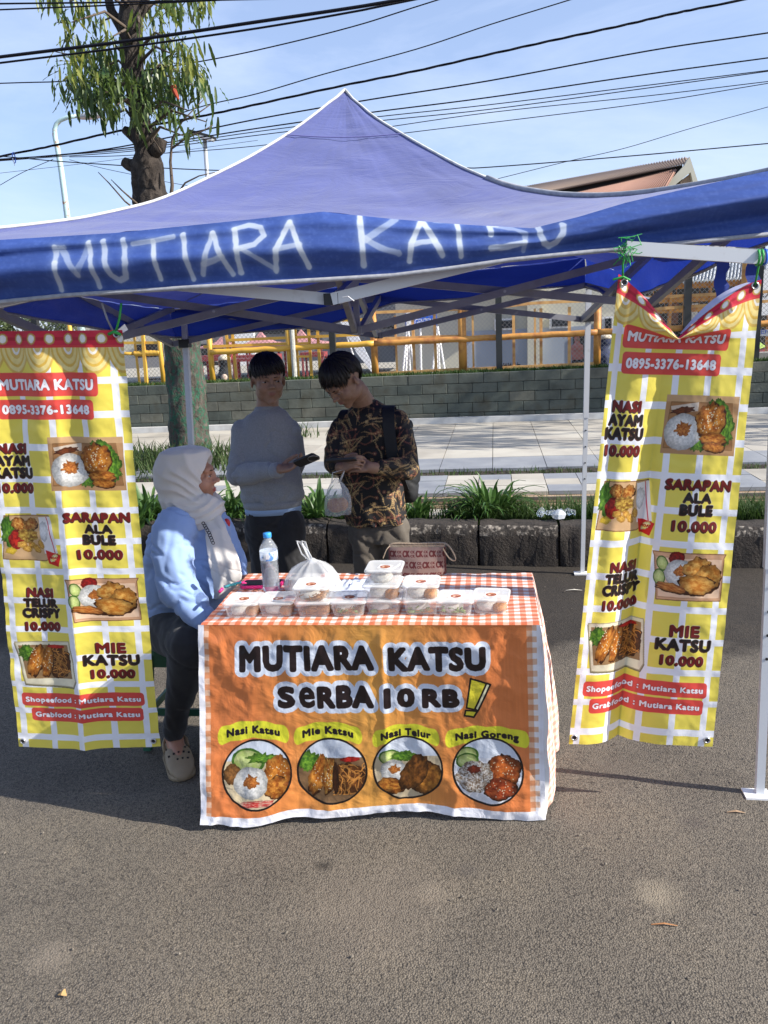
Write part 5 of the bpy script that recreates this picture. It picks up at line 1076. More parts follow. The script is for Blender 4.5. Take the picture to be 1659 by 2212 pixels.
for j in range(nS):
    d = np.array([FLp[0] + dF[0] * s[j], FLp[1] + dF[1] * s[j], zb_[0, j]]) - CC; pxs[:, j] = 829.5 + CAM_F * (d @ CR) / (d @ CF)
UV = np.stack([np.clip((pxs + 270) / 1938, 0, 1), 1 - vv], -1)
o = grid_obj('front_valance', Pv[::-1], M['valance_print'], tent, UV[::-1]); o.location = -tent.location
part(MB().tube(Pv[-1] + np.array([0, -.002, 0]), .0075, 6), 'valance_hem', M['pipe_grey'], tent, True)
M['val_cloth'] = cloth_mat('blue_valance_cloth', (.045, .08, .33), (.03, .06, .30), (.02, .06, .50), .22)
def side_valance(A, B, eave, bots, name='valance', seed=1, cut=(0, 1)):
    n = 70; s = np.linspace(*cut, n); v = np.linspace(0, 1, 10); d = B - A; Ln = np.hypot(*d); nn = np.array([d[1], -d[0]]) / Ln; P = np.zeros((10, n, 3)); ze = eave(s); zb = np.interp(s, [q[0] for q in bots], [q[1] for q in bots])
    for i, vi in enumerate(v):
        b_ = .015 * fbm(s * 8, vi * 2, seed, 3) * min(vi * 3, 1) + .003
        P[i, :, 0] = A[0] + d[0] * s + nn[0] * b_; P[i, :, 1] = A[1] + d[1] * s + nn[1] * b_; P[i, :, 2] = ze + (zb - ze) * vi
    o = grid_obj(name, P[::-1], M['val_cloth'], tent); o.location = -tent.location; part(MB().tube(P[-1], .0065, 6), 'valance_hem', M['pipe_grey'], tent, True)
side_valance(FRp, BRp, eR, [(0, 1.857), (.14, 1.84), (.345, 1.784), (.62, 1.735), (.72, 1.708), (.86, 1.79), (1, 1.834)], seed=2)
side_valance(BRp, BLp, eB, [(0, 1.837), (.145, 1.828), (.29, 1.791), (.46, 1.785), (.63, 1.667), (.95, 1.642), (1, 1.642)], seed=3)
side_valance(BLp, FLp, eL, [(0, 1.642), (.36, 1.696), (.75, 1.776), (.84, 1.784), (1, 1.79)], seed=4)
# frayed corner and torn blue strips at the right
mb = MB(); q = random.Random(2); c0 = np.array([*(FRp - dFn * .03), 0])
for k in range(120):
    z = q.uniform(1.86, 2.05); p = np.array([c0[0] + q.uniform(-.03, .02), c0[1] - .01 + q.uniform(-.012, .012), z]); e = p + np.array([q.uniform(.0, .04), q.uniform(-.02, .01), q.uniform(-.03, .015)]); mb.tube([p, e], .0009, 3)
part(mb, 'frayed_threads', M['val_cloth'], tent)['kind'] = 'stuff'
# legs
def leg(foot, top, zj, w=.032, lower=.026):
    f = np.array([foot[0], foot[1], 0]); t = np.array(top); j = f + (t - f) * zj
    L = part(MB().bar(f + (t - f) * .004, j, lower), 'leg', M['tube_white'], tent); u = part(MB().bar(j - (t - f) * .002, t, w), 'upper_leg', M['tube_white'], tent)
    part(MB().box((f[0] - .012, f[1] - .008, .008), (.085, .062, .009)), 'foot_plate', M['whitep'], tent)
    mb = MB()
    for k in range(4): p = f + (j - f) * (.62 + .1 * k) ; mb.tube([p + np.array([0, -lower / 2 - .001, 0]), p + np.array([0, -lower / 2 - .004, 0])], .005, 8)
    part(mb, 'pin_hole', M['plastic_black'], tent)
    return f, t
tFR = PY(1692, 520, 2.668); leg(FRp, tFR, .45, .033, .027); leg(BRp, PY(1272, 612, 5.224), .56); leg(BLp, PY(398, 690, 4.9), .56); leg(FLp, (FLp[0], FLp[1], 1.93), .5)
part(MB().box(PY(1271, 686, 5.224), (.06, .06, .05)), 'slider', M['plastic_black'], tent); part(MB().box(PY(400, 742, 4.9), (.06, .06, .05)), 'slider', M['plastic_black'], tent)
mids = {k: (a + b) / 2 for k, (a, b) in {'F': (FLp, FRp), 'R': (FRp, BRp), 'B': (BRp, BLp), 'L': (BLp, FLp)}.items()}; ctr = PK[:2]
def pt(xy, z): return np.array([xy[0], xy[1], z])
def zz(px, py, xy): return PY(px, py, xy[1])[2]
J = {'FR': (FRp, 2.0, 1.80), 'FL': (FLp, 1.93, 1.72), 'BR': (BRp, zz(1250, 617, BRp), zz(1271, 690, BRp)), 'BL': (BLp, zz(400, 665, BLp), zz(405, 742, BLp)),
     'F': (mids['F'], 1.945, 1.738), 'B': (mids['B'], zz(833, 643, mids['B']), zz(836, 724, mids['B'])), 'R': (mids['R'], zz(1370, 548, mids['R']), zz(1340, 660, mids['R'])), 'L': (mids['L'], zz(170, 622, mids['L']), zz(170, 751, mids['L'])),
     'C': (ctr, zz(775, 600, ctr), zz(780, 714, ctr))}
def xtruss(a, b, m='tube_grey', w=.024, h=.034, off=.013):
    (pa, ta, ba), (pb, tb_, bb_) = J[a], J[b]; d = pb - pa; d = d / np.hypot(*d); n_ = np.array([-d[1], d[0]]) * off
    part(MB().bar(pt(pa + n_, ta), pt(pb + n_, bb_), w, h), 'truss_bar', M[m], tent); part(MB().bar(pt(pa - n_, ba), pt(pb - n_, tb_), w, h), 'truss_bar', M[m], tent)
    c = (pa + pb) / 2; zc = (ta + bb_ + ba + tb_) / 4; part(MB().tube([pt(c - n_ * 2, zc), pt(c + n_ * 2, zc)], .007, 8), 'pivot_bolt', M['galv'], tent)
J2 = dict(J)
for k in ('FR', 'FL', 'F'): p_, t_, b_ = J[k]; J[k] = (p_ - outn * .05, t_, b_)
for a, b in (('FR', 'F'), ('FL', 'F')): xtruss(a, b, 'tube_white', .024, .036)
for a, b in (('FR', 'R'), ('BR', 'R'), ('BR', 'B'), ('BL', 'B'), ('BL', 'L'), ('FL', 'L'), ('F', 'C'), ('B', 'C'), ('R', 'C'), ('L', 'C')): xtruss(a, b)
part(MB().bar(pt(ctr, J['C'][2] - .01), pt(ctr, PK[2] - .05), .026), 'centre_post', M['tube_grey'], tent)
for k, (p, t, b) in J.items():
    if len(k) == 1:
        for z in (t, b): part(MB().box(pt(p, z), (.045, .045, .035)), 'bracket', M['plastic_black'] if k != 'C' else M['galv'], tent)
for k, (px, py, L_, y) in enumerate(((1560, 590, .11, 2.72), (1630, 570, .13, 2.72))):   # torn strips hanging behind the front bar
    a = PY(px, py - 25, y); mb = MB(); vs = []
    for i in range(7): z = a[2] - L_ * i / 6; vs += [(a[0] - .018 + .006 * math.sin(i * 1.3 + k), y + .01 * math.sin(i), z), (a[0] + .018 + .006 * math.sin(i * 1.9), y - .008 * math.cos(i * 1.4), z - .01 * (i == 6))]
    part(mb.add(vs, [(i * 2, i * 2 + 1, i * 2 + 3, i * 2 + 2) for i in range(6)]), 'torn_strip', M['val_cloth'], tent, True)
# thick white bar sticking out under the right of the valance (unfolded awning bar)
a, b = PY(1352, 536, 2.50), PY(1648, 556, 2.50); part(MB().bar(a, b, .02, .038), 'awning_bar', M['tube_white'], tent); part(MB().bar(b, b + (b - a) * .3, .018, .03), 'awning_bar', M['tube_grey'], tent)
# loose threads under the valance
part(MB().tube([PY(220, 655, 2.45), PY(232, 690, 2.45), PY(244, 715, 2.47)], .0035, 5), 'loose_cord', M['tube_grey'], tent); part(MB().tube([PY(740, 642, 2.46), PY(752, 640, 2.45), PY(765, 650, 2.45)], .0012, 4), 'loose_cord', M['whitep'], tent)
# ------------------------------------------------------------------ hanging banners
im_b = banner_canvas().image('menu_print')
M['menu'] = print_mat('menu_banner_vinyl', im_b, .42, .22, 16, .16, .45)
M['green_cord'] = mat('green_raffia', (.03, .32, .06), .5); M['eyelet'] = mat('metal_eyelet', (.5, .5, .52), .3, metal=.9); M['vinyl_back'] = mat('banner_back', (.5, .52, .72), .5)
def menu_banner(label, TL, TR, BL, BR, fold, seed, notch=None, loc=None):
    """TL..BR: (px, py, depth) of the corners; fold(u, v): metres towards the camera."""
    c = [PY(*q) for q in (TL, TR, BL, BR)]; nu, nv = 90, 240; u = np.linspace(0, 1, nu); v = np.linspace(0, 1, nv); uu, vv = np.meshgrid(u, v)
    P = (c[0] * ((1 - uu) * (1 - vv))[..., None] + c[1] * (uu * (1 - vv))[..., None] + c[2] * ((1 - uu) * vv)[..., None] + c[3] * (uu * vv)[..., None])
    n = fold(uu, vv); wr = .0028 * fbm(uu * 7, vv * 26, seed, 4) + .004 * np.abs(fbm(uu * 3, vv * 9, seed + 3, 3)) * (vv < .9)
    P[..., 1] -= n + wr; P[..., 2] += .004 * np.sin(uu * 9 + seed) * vv
    if notch is not None: 
        dz, dy = notch(uu, vv); P[..., 2] -= dz; P[..., 1] -= dy
    org = (c[2] + c[3]) / 2; t = thing('menu_banner', label, 'banner', org, group='menu banners hanging from the canopy')
    o = grid_obj('printed_sheet', P[::-1], M['menu'], t, np.stack([uu, 1 - vv], -1)[::-1]); o.location = -t.location
    def at(u_, v_): return P[int(v_ * (nv - 1)), int(u_ * (nu - 1))]
    for (u_, v_) in ((.035, .985), (.965, .985), (.96, .012), (.05, .012)):
        p = at(u_, v_) + np.array([0, -.003, 0]); ring = [p + np.array([math.cos(a) * .009, 0, math.sin(a) * .009]) for a in np.linspace(0, 6.283, 17)]; part(MB().tube(ring, .0026, 6, cap=False), 'eyelet', M['eyelet'], t, True)
        part(MB().tube([p, p + np.array([0, -.0012, 0])], .0068, 10), 'eyelet_hole', M['plastic_black'], t)
    return t, P
foldL = lambda u, v: .045 * np.exp(-np.abs(u - (.52 - .02 * v)) / .16) * (.35 + .65 * v) + .014 * np.sin(u * 17 + 1) * (1 - v) ** 2
t, P = menu_banner('menu banner hanging at the left, cut by the picture edge, with a straight top', (-48, 716, 2.42), (262, 713, 2.44), (42, 1612, 2.50), (347, 1611, 2.56), foldL, 3)
tie = thing('banner_tie', 'green raffia string holding the left menu banner to the canopy', 'string', P[2, -6]); p = P[2, -6]; q_ = PY(262, 655, 2.44)
part(MB().tube([p, (p + q_) / 2 + np.array([.004, 0, 0]), q_], .0035, 6), 'string', M['green_cord'], tie, True); part(MB().tube([p + np.array([-.02, -.004, 0]), p + np.array([0, -.006, .008]), p + np.array([.02, -.004, -.002])], .005, 6), 'knot', M['green_cord'], tie, True); part(MB().add([p + np.array([0, 0, .005]), p + np.array([.035, 0, .03]), p + np.array([.04, .01, .012]), p + np.array([.012, 0, -.004])], [(0, 1, 2, 3)]), 'white_scrap', M['whitep'], tie)
foldR = lambda u, v: -.08 * np.exp(-np.abs(u - (.40 - .03 * v)) / .13) * np.clip(v * 2.2 - .2, 0, 1) - .02 * np.exp(-((u - .08) / .05) ** 2) * (1 - v) + .005 * np.sin(u * 11)
def notchR(u, v):
    k = np.clip(1 - v / .118, 0, 1); s_ = np.where(u < .42, np.clip(u / .42, 0, 1), np.clip((1 - u) / .58, 0, 1)); s_ = np.where(u < .42, s_ ** 1.25, s_ ** 1.35)
    return .178 * s_ * k ** 1.0, .06 * s_ * np.sin(np.clip(k, 0, 1) * math.pi) ** .8 + .02 * s_ * k
t, P = menu_banner('menu banner hanging at the right, its top edge sagging in a deep notch', (1336, 592, 2.56), (1646, 604, 2.56), (1229, 1611, 2.58), (1540, 1612, 2.58), foldR, 8, notchR)
E_ = P[0]; n_ = len(E_); vs = []
for i in range(int(n_ * .45), int(n_ * .93)):
    w = .015 * math.sin(math.pi * (i - n_ * .45) / (n_ * .48)); a = E_[i]; vs += [a + np.array([0, .0, .002]), a + np.array([-w * .25, .025, w + .002])]
part(MB().add(vs, [(2 * i, 2 * i + 1, 2 * i + 3, 2 * i + 2) for i in range(len(vs) // 2 - 1)]), 'turned_hem', M['vinyl_back'], t, True)
tie = thing('banner_tie', 'green raffia bundle holding the left corner of the right menu banner', 'string', P[1, 3]); p = P[1, 3]; top = PY(1352, 535, 2.5); q = random.Random(5)
part(MB().tube([p, (p + top) / 2 + np.array([-.004, 0, 0]), top], .003, 6), 'string', M['green_cord'], tie, True)
mb = MB()
for k in range(26): a = top + np.array([q.uniform(-.02, .02), q.uniform(-.02, .0), q.uniform(-.025, .02)]); mb.tube([a, a + np.array([q.uniform(-.02, .02), q.uniform(-.02, 0), q.uniform(-.015, .02)]), a + np.array([q.uniform(-.03, .03), q.uniform(-.02, .01), q.uniform(-.045, .02)])], .0012, 4)
part(mb, 'frayed_knot', M['green_cord'], tie); part(MB().tube([p + np.array([-.03, -.01, .0]), p + np.array([0, -.01, .006]), p + np.array([.02, -.01, -.005])], .0035, 5), 'knot', M['green_cord'], tie)
tie = thing('banner_tie', 'green and blue string holding the right corner of the right menu banner', 'string', P[2, -5]); p = P[2, -5]; top = PY(1642, 556, 2.5)
part(MB().tube([p, (p + top) / 2, top], .003, 6), 'string', M['green_cord'], tie, True)
for k in range(3): part(MB().tube([top + np.array([-.008 + .01 * k, .021 * math.cos(a), .021 * math.sin(a)]) for a in np.linspace(0, 6.28, 10)], .0035, 5), 'loop', M['green_cord'] if k < 2 else M['blue'], tie, True)

# ------------------------------------------------------------------ table and cloth
TZ = .745
c_fl, c_fr, c_br, c_bl = PZ(437, 1350, TZ), PZ(1166, 1350, TZ), PZ(1149, 1239, TZ), PZ(540, 1239, TZ)
tbl = thing('folding_table', 'folding table mostly hidden under the printed orange cloth', 'table', ((c_fl[0] + c_fr[0]) / 2, (c_fl[1] + c_bl[1]) / 2, 0))
cx, cy = tbl.location[0], tbl.location[1]; tw, td = c_fr[0] - c_fl[0] - .03, c_bl[1] - c_fl[1] - .03
MB().box((0, 0, TZ - .02), (tw, td, .03)).obj('table_top', M['whitep'], tbl)
for sx in (-1, 1):
    for sy in (-1, 1): MB().tube([(sx * (tw / 2 - .08), sy * (td / 2 - .13), .012), (sx * (tw / 2 - .1), sy * (td / 2 - .13), TZ - .035)], .013, 10).obj('leg', M['plastic_black'], tbl, True)
    MB().tube([(sx * (tw / 2 - .068), -td / 2 + .13, .15), (sx * (tw / 2 - .068), td / 2 - .13, .15)], .01, 8).obj('crossbar', M['plastic_black'], tbl, True)
cl = thing('table_banner', 'orange printed cloth with black lettering covering table top and front', 'tablecloth', (cx, c_fl[1], 0))
im_t = table_canvas().image('table_print'); M['table_print'] = print_mat('table_banner_vinyl', im_t, .4, .55, 11, .06, .5, bdist=.012)
def top_canvas():
    W, H = 1150, 640; c = Canvas(W, H, C8(240, 236, 236)); s = 18; a = ((c.X // s) % 2) < 1; b = ((c.Y // s) % 2) < 1
    c.fill(a & b, C8(206, 112, 76)); c.fill(a ^ b, C8(228, 166, 140)); n = fbm(c.X / 60, c.Y / 60, 3, 3)[..., None]; c.a *= 1 + .03 * n; return c
im_c = top_canvas().image('check_print'); M['check'] = print_mat('check_vinyl', im_c, .38, .4, 10, .05, .5, bdist=.008)
# front sheet
nu, nv = 200, 110; u = np.linspace(0, 1, nu); v = np.linspace(0, 1, nv); uu, vv = np.meshgrid(u, v)
bl_, br_ = PZ(444, 1772, .012), PZ(1178, 1752, .02); tl_, tr_ = np.array([c_fl[0] - .012, c_fl[1] - .004, TZ + .006]), np.array([c_fr[0] + .006, c_fr[1] - .004, TZ + .006])
bl_[1] = min(bl_[1], c_fl[1] + .01)
P = tl_ * ((1 - uu) * (1 - vv))[..., None] + tr_ * (uu * (1 - vv))[..., None] + bl_ * ((1 - uu) * vv)[..., None] + br_ * (uu * vv)[..., None]
rid = lambda x, y, sd: (1 - np.abs(fbm(x, y, sd, 4)) * 1.6)
wr = .010 * rid(uu * 9, vv * 4 + uu, 3) * np.exp(-vv * 3.2) + .012 * rid(uu * 6 + vv, vv * 3, 8) * np.clip(vv * 2 - 1.05, 0, 1) + .006 * fbm(uu * 5, vv * 3, 2, 3) + .004 * rid(uu * 14, vv * 7, 5) * .7
wr += .018 * np.sin(uu * 7.5 + .8) * vv ** 2 + .006 * np.exp(-((uu - .545) / .01) ** 2) * (vv < .7)
wr *= np.clip(vv * 10, .15, 1)
P[..., 1] -= wr; P[..., 2] += vv ** 4 * (.012 * np.sin(uu * 9 + 2.4) + .008 * fbm(uu * 6, vv * 0, 4, 2) + .022 * np.exp(-((uu - .28) / .09) ** 2)) 
P[..., 2] -= .004 * (1 - vv) ** 8
o = grid_obj('front_panel', P[::-1], M['table_print'], cl, np.stack([uu, 1 - vv], -1)[::-1]); o.location = -cl.location
FP = P
# top sheet, rounded over the front edge and over the right edge
nu, nv = 150, 70; u = np.linspace(-.0, 1.0, nu); v = np.linspace(0, 1, nv); uu, vv = np.meshgrid(u, v)
P = (c_fl * (1 - uu)[..., None] + c_fr * uu[..., None]) * (1 - vv)[..., None] + (c_bl * (1 - uu)[..., None] + c_br * uu[..., None]) * vv[..., None]
wr = .0022 * fbm(uu * 12, vv * 7, 4, 4) + .003 * rid(uu * 5, vv * 4, 9) * .6 + .004 * np.exp(-vv / .08) * np.abs(fbm(uu * 14, vv * 3, 6, 2)); P[..., 2] = TZ + .003 + wr
P[0, :, 1] -= .005; P[0, :, 2] = FP[0, np.clip((u * 199).astype(int), 0, 199), 2] - .0005
P[-1, :, 2] -= .003; P[:, 0, 0] -= .004
W_, H_ = (c_fr[0] - c_fl[0]) / 1.15, (c_bl[1] - c_fl[1]) / .64
o = grid_obj('top_sheet', P, M['check'], cl, np.stack([uu * W_, vv * H_ + .02], -1)); o.location = -cl.location
TP = P
mb = MB(); 
# back and left hems, right drop that flares out with its reverse side pattern
nu, nv = 70, 90; u = np.linspace(0, 1, nu); v = np.linspace(0, 1, nv); uu, vv = np.meshgrid(u, v)
e0 = TP[:, -1]; er = e0[np.clip((u * (len(e0) - 1)).astype(int), 0, len(e0) - 1)]
P = np.zeros((nv, nu, 3)); brf = PZ(1187, 1752, .015)
for j in range(nu):
    a = er[j] + np.array([0, 0, .0]); bx_ = brf[0] - .004 + .055 * u[j] + .02 * math.sin(u[j] * 9); by_ = brf[1] + (a[1] - c_fr[1]) * 1.0 + .012 * math.sin(u[j] * 13); b = np.array([bx_, by_, .02])
    for i in range(nv):
        t = v[i]; P[i, j] = a + (b - a) * np.array([min(t * 1.0, 1) ** .8, t ** 2 * .8 + .2 * t, t]) + np.array([.012 * math.sin(math.pi * t), 0, 0])
P[..., 0] += .008 * fbm(uu * 6, vv * 3, 4, 3) * np.clip(vv * 4, 0, 1)
m_, nt_, b_ = _new('check_reverse'); tn = nt_.nodes.new('ShaderNodeTexImage'); tn.image = im_c; uvn = nt_.nodes.new('ShaderNodeUVMap'); uvn.uv_map = 'uv'; nt_.links.new(uvn.outputs[0], tn.inputs[0]); mxn = nt_.nodes.new('ShaderNodeMixRGB'); mxn.inputs[0].default_value = .2; mxn.inputs[2].default_value = (.85, .83, .85, 1); nt_.links.new(tn.outputs[0], mxn.inputs[1]); nt_.links.new(mxn.outputs[0], b_.inputs['Base Color']); b_.inputs['Roughness'].default_value = .5
o = grid_obj('side_drop', P, m_, cl, np.stack([vv * .64, uu * .8], -1)); o.location = -cl.location
# narrow white side band between front sheet and drop
pr = [FP[i, -1] for i in range(0, 110, 4)]; vs = []
for i, a in enumerate(pr): t = i / (len(pr) - 1); vs += [a + np.array([-.001, .001, 0]), P[min(int(t * (nv - 1)), nv - 1), 0] + np.array([.001, 0, 0])]
part(MB().add(vs, [(2 * i, 2 * i + 1, 2 * i + 3, 2 * i + 2) for i in range(len(pr) - 1)]), 'white_hem', M['whitep'], cl, True)
# ------------------------------------------------------------------ things on the table
def alpha_mat(name, c, alpha, rough=.25, bump=0, bs=60, spec=.5, trans_l=0):
    m = mat(name, c, rough, bump=bump, bscale=bs, bdist=.002, spec=spec, scale=20); b = m.node_tree.nodes['Principled BSDF']; b.inputs['Alpha'].default_value = alpha; return m
M['pp'] = alpha_mat('clear_food_plastic', (.80, .81, .80), .24, .18); M['pp_lid'] = alpha_mat('frosted_lid_plastic', (.80, .81, .80), .58, .28, .4, 90); M['pp_rim'] = alpha_mat('plastic_rim', (.78, .8, .8), .45, .22)
M['rice'] = mat('rice', (.78, .75, .68), .8, (.6, .57, .5), 160, bump=1, bscale=240, bdist=.004); M['fried'] = mat('fried_crumb', (.55, .24, .055), .7, (.32, .11, .02), 90, bump=1, bscale=160, bdist=.006)
M['noodle'] = mat('fried_noodle', (.42, .21, .06), .6, (.25, .1, .03), 60); M['veg'] = mat('green_leafy', (.09, .2, .04), .6, (.3, .38, .14), 80); M['spoon'] = mat('white_spoon_plastic', (.82, .82, .8), .3)
def sticker_canvas():
    c = Canvas(160, 160, C8(238, 234, 228)); c.blob(80, 80, 62, 62, C8(196, 84, 42), C8(120, 30, 20), .02, tex=.1, tf=8, seed=3); c.blob(80, 80, 50, 50, C8(232, 150, 70), C8(200, 80, 40), .04, tf=10, seed=6); c.blob(66, 90, 22, 18, C8(250, 240, 220), C8(230, 200, 160), .1, seed=7); c.blob(98, 88, 22, 20, C8(170, 80, 30), C8(110, 40, 20), .15, seed=8)
    m = c.text('MUTIARA', 40, 120, 58, 16, bold=1); c.fill(dilate(m, 1), C8(120, 20, 20)); c.fill(m, C8(255, 240, 200)); return c
M['sticker'] = print_mat('sticker_print', sticker_canvas().image('sticker_print'), .35, 0, 5, 0)
M['sticker'].node_tree.nodes['Principled BSDF'].inputs['Coat Weight'].default_value = .3
def rrect(w, d, r, z, n=5, c=(0, 0)):
    P = []
    for sx, sy, a0 in ((1, 1, 0), (-1, 1, 90), (-1, -1, 180), (1, -1, 270)):
        for k in range(n):
            a = math.radians(a0 + 90 * k / (n - 1)); P.append((c[0] + sx * (w / 2 - r) + r * math.cos(a), c[1] + sy * (d / 2 - r) + r * math.sin(a), z))
    return P
BW, BD, BH = .120, .122, .047
def food_box(label, loc, rz, fill, seed):
    t = thing('food_box', label, 'food box', loc, rz, 'clear food boxes with round stickers on the table'); q = random.Random(seed)
    mb = MB(); mb.loft([rrect(BW * .80, BD * .80, .014, .0005), rrect(BW * .82, BD * .82, .016, .004), rrect(BW * .93, BD * .93, .016, BH - .006), rrect(BW * .95, BD * .95, .016, BH - .004)], cap=False); mb.add(rrect(BW * .80, BD * .80, .014, .0005), [tuple(range(20))])
    mb.obj('tray', M['pp'], t, True)
    MB().loft([rrect(BW * .95, BD * .95, .016, BH - .004), rrect(BW * 1.0, BD * 1.0, .017, BH - .005), rrect(BW, BD, .017, BH - .001), rrect(BW * .985, BD * .985, .016, BH + .001), rrect(BW * .95, BD * .95, .016, BH - .0015)], cap=False).obj('rim', M['pp_rim'], t, True)
    ld = MB(); ld.loft([rrect(BW * .97, BD * .97, .016, BH + .0012), rrect(BW * .93, BD * .93, .015, BH + .0035), rrect(BW * .9, BD * .9, .014, BH + .0028)], cap=False); ld.add(rrect(BW * .9, BD * .9, .014, BH + .0028), [tuple(range(20))])
    lid = ld.obj('lid', M['pp_lid'], t, True)
    a = q.uniform(-.3, .3); s_ = .0215; sx, sy = q.uniform(-.004, .004), -.012 + q.uniform(-.006, .006); P = np.zeros((2, 2, 3)); UVs = np.zeros((2, 2, 2))
    for i in range(2):
        for j in range(2): x, y = (j - .5) * 2 * s_, (i - .5) * 2 * s_; P[i, j] = (sx + x * math.cos(a) - y * math.sin(a), sy + x * math.sin(a) + y * math.cos(a), BH + .0036); UVs[i, j] = (j, i)
    grid_obj('sticker', P, M['sticker'], lid, UVs, smooth=False)
    def lump(nm, m, x, y, rx, ry, h, k, nz=.3):
        mb = MB(); n = 16; rings = []
        for hz, kk in ((.003, .92), (h * .5, 1), (h * .85, .8), (h, .35)):
            rings.append([(x + math.cos(b_) * rx * kk * (1 + nz * mnoise.noise(Vector((math.cos(b_) * 2, math.sin(b_) * 2, k + hz * 60)))), y + math.sin(b_) * ry * kk * (1 + nz * mnoise.noise(Vector((math.cos(b_) * 2, math.sin(b_) * 2, k + 9 + hz * 60)))), hz + .003 * mnoise.noise(Vector((b_ * 2, k, hz)))) for b_ in np.linspace(0, 6.283, n + 1)[:-1]])
        return mb.loft(rings).obj(nm, M[m], t, True)
    if 'r' in fill: lump('rice', 'rice', -.012, .005, .036, .043, .030, seed + 1, .12)
    if 'k' in fill: lump('fried_chicken', 'fried', .028, -.012, .024, .032, .026, seed + 2); lump('fried_chicken', 'fried', .024, .026, .022, .018, .024, seed + 3)
    if 'n' in fill:
        mb = MB()
        for k in range(34):
            x, y = q.uniform(-.035, .035), q.uniform(-.042, .03); an = q.uniform(0, 6); pts = []
            for i in range(6): pts.append((x, y, q.uniform(.004, .024))); an += q.uniform(-1, 1); x = min(max(x + math.cos(an) * .012, -.042), .042); y = min(max(y + math.sin(an) * .012, -.044), .044)
            mb.tube(pts, .0013, 5)
        o = mb.obj('noodles', M['noodle'], t, True); lump('noodle_bed', 'noodle', 0, 0, .042, .043, .016, seed + 6, .1)
    if 'v' in fill:
        mb = MB()
        for k in range(26):
            c0 = Vector((q.uniform(-.035, .03), q.uniform(-.044, -.02), q.uniform(.006, .02))); a_ = q.uniform(0, 6); L_ = q.uniform(.01, .022); mb.tube([c0, c0 + Vector((math.cos(a_) * L_, math.sin(a_) * L_ * .3, q.uniform(-.004, .006)))], .0022, 5)
        mb.obj('vegetables', M['veg'], t, True)
    if 'c' in fill: lump('cucumber', 'veg', -.03, -.035, .016, .009, .012, seed + 8, .05); lump('crumbs', 'fried', .0, -.03, .04, .014, .012, seed + 9)
    x = q.uniform(-.02, .02); M4 = Matrix.Rotation(q.uniform(-.5, .5), 3, 'Z'); MB().ball((x, -.022, BH - .008), (.018, .010, .0035), 12, 7, M4).tube([(x + .012, -.018, BH - .008), (x + .03, .02, BH - .006), (x + .036, .045, BH - .006)], [.004, .0028, .0035], 6).obj('spoon', M['spoon'], t, True)
    return t
ZT = TZ + .0075
spec = [(520, 1334, [('rk', 'food box farthest left on the table, in the front row')]),
        (595, 1332, [('rk', 'second food box from the left, just before the water bottle')]),
        (676, 1332, [('nk', 'lower box of the two stacked in front of the tied plastic bag'), ('nr', 'noodle box on top of the two stacked before the tied plastic bag')]),
        (751, 1331, [('rnv', 'single box with green vegetables between the two-box and three-box stacks')]),
        (829, 1328, [('rc', 'bottom box of the stack of three'), ('rk', 'middle box of the stack of three'), ('r', 'top box of the stack of three beside the handbag')]),
        (908, 1328, [('rvc', 'lower box of the pair right of the stack of three'), ('rk', 'upper box of the pair right of the stack of three')]),
        (984, 1330, [('rv', 'single food box second from the right end of the row')]),
        (1061, 1326, [('rk', 'single food box at the right end of the row')])]
sd = 0
for px, py, boxes in spec:
    p = PZ(px, py, ZT); y = p[1] + BD * .41
    for k, (fill, lab) in enumerate(boxes):
        sd += 1; q = random.Random(sd * 7); food_box(lab, (p[0] + q.uniform(-.004, .004) * (k > 0), y + q.uniform(-.006, .006) * (k > 0) - (.004 if k else 0), ZT + k * (BH + .0032)), q.uniform(-.09, .09), fill, sd)

# water bottle
wb0 = PZ(587, 1276, ZT); wb = thing('water_bottle', 'clear plastic water bottle with blue cap standing on the checked cloth', 'bottle', wb0)
Rb = .0315; prof = [(.002, .004), (.02, .001), (Rb * .9, .001), (Rb, .008)]
for k in range(9): z = .016 + k * .0125; prof += [(Rb, z), (Rb * .94, z + .005), (Rb, z + .010)]
prof += [(Rb, .13), (Rb * 1.01, .15), (Rb * .93, .163), (Rb * .62, .181), (Rb * .42, .190), (Rb * .4, .199)]
M['pet2'] = alpha_mat('thin_clear_plastic', (.8, .86, .93), .2, .06, spec=.8)
MB().lathe(prof, n=28).obj('bottle_body', M['pet2'], wb, True)
M['water'] = mat('water', (.93, .97, 1), .02, trans=1, ior=1.33); 
MB().lathe([(.001, .003), (Rb * .88, .004), (Rb * .93, .02), (Rb * .92, .105), (.001, .1055)], n=24).obj('water', M['water'], wb, True)
MB().lathe([(.001, .213), (.0135, .213), (.0145, .21), (.0145, .197), (.0135, .196)], n=20).obj('cap', mat('blue_cap', (.05, .32, .75), .35), wb, True)
lm = mat('thin_blue_label', (.75, .85, .95), .3, (.08, .3, .75), 55, .55, .6); lm.node_tree.nodes['Principled BSDF'].inputs['Alpha'].default_value = .55
MB().loft([[(math.cos(a) * Rb * 1.015, math.sin(a) * Rb * 1.015, z) for a in np.linspace(0, 6.283, 25)[:-1]] for z in (.118, .15)], cap=False).obj('label', lm, wb, True)
MB().box((.004, -Rb * 1.03, .134), (.012, .001, .018)).obj('barcode', M['whitep'], wb); MB().box((-.012, -Rb * .97, .134), (.002, .001, .012)).obj('print_mark', M['plastic_black'], wb)

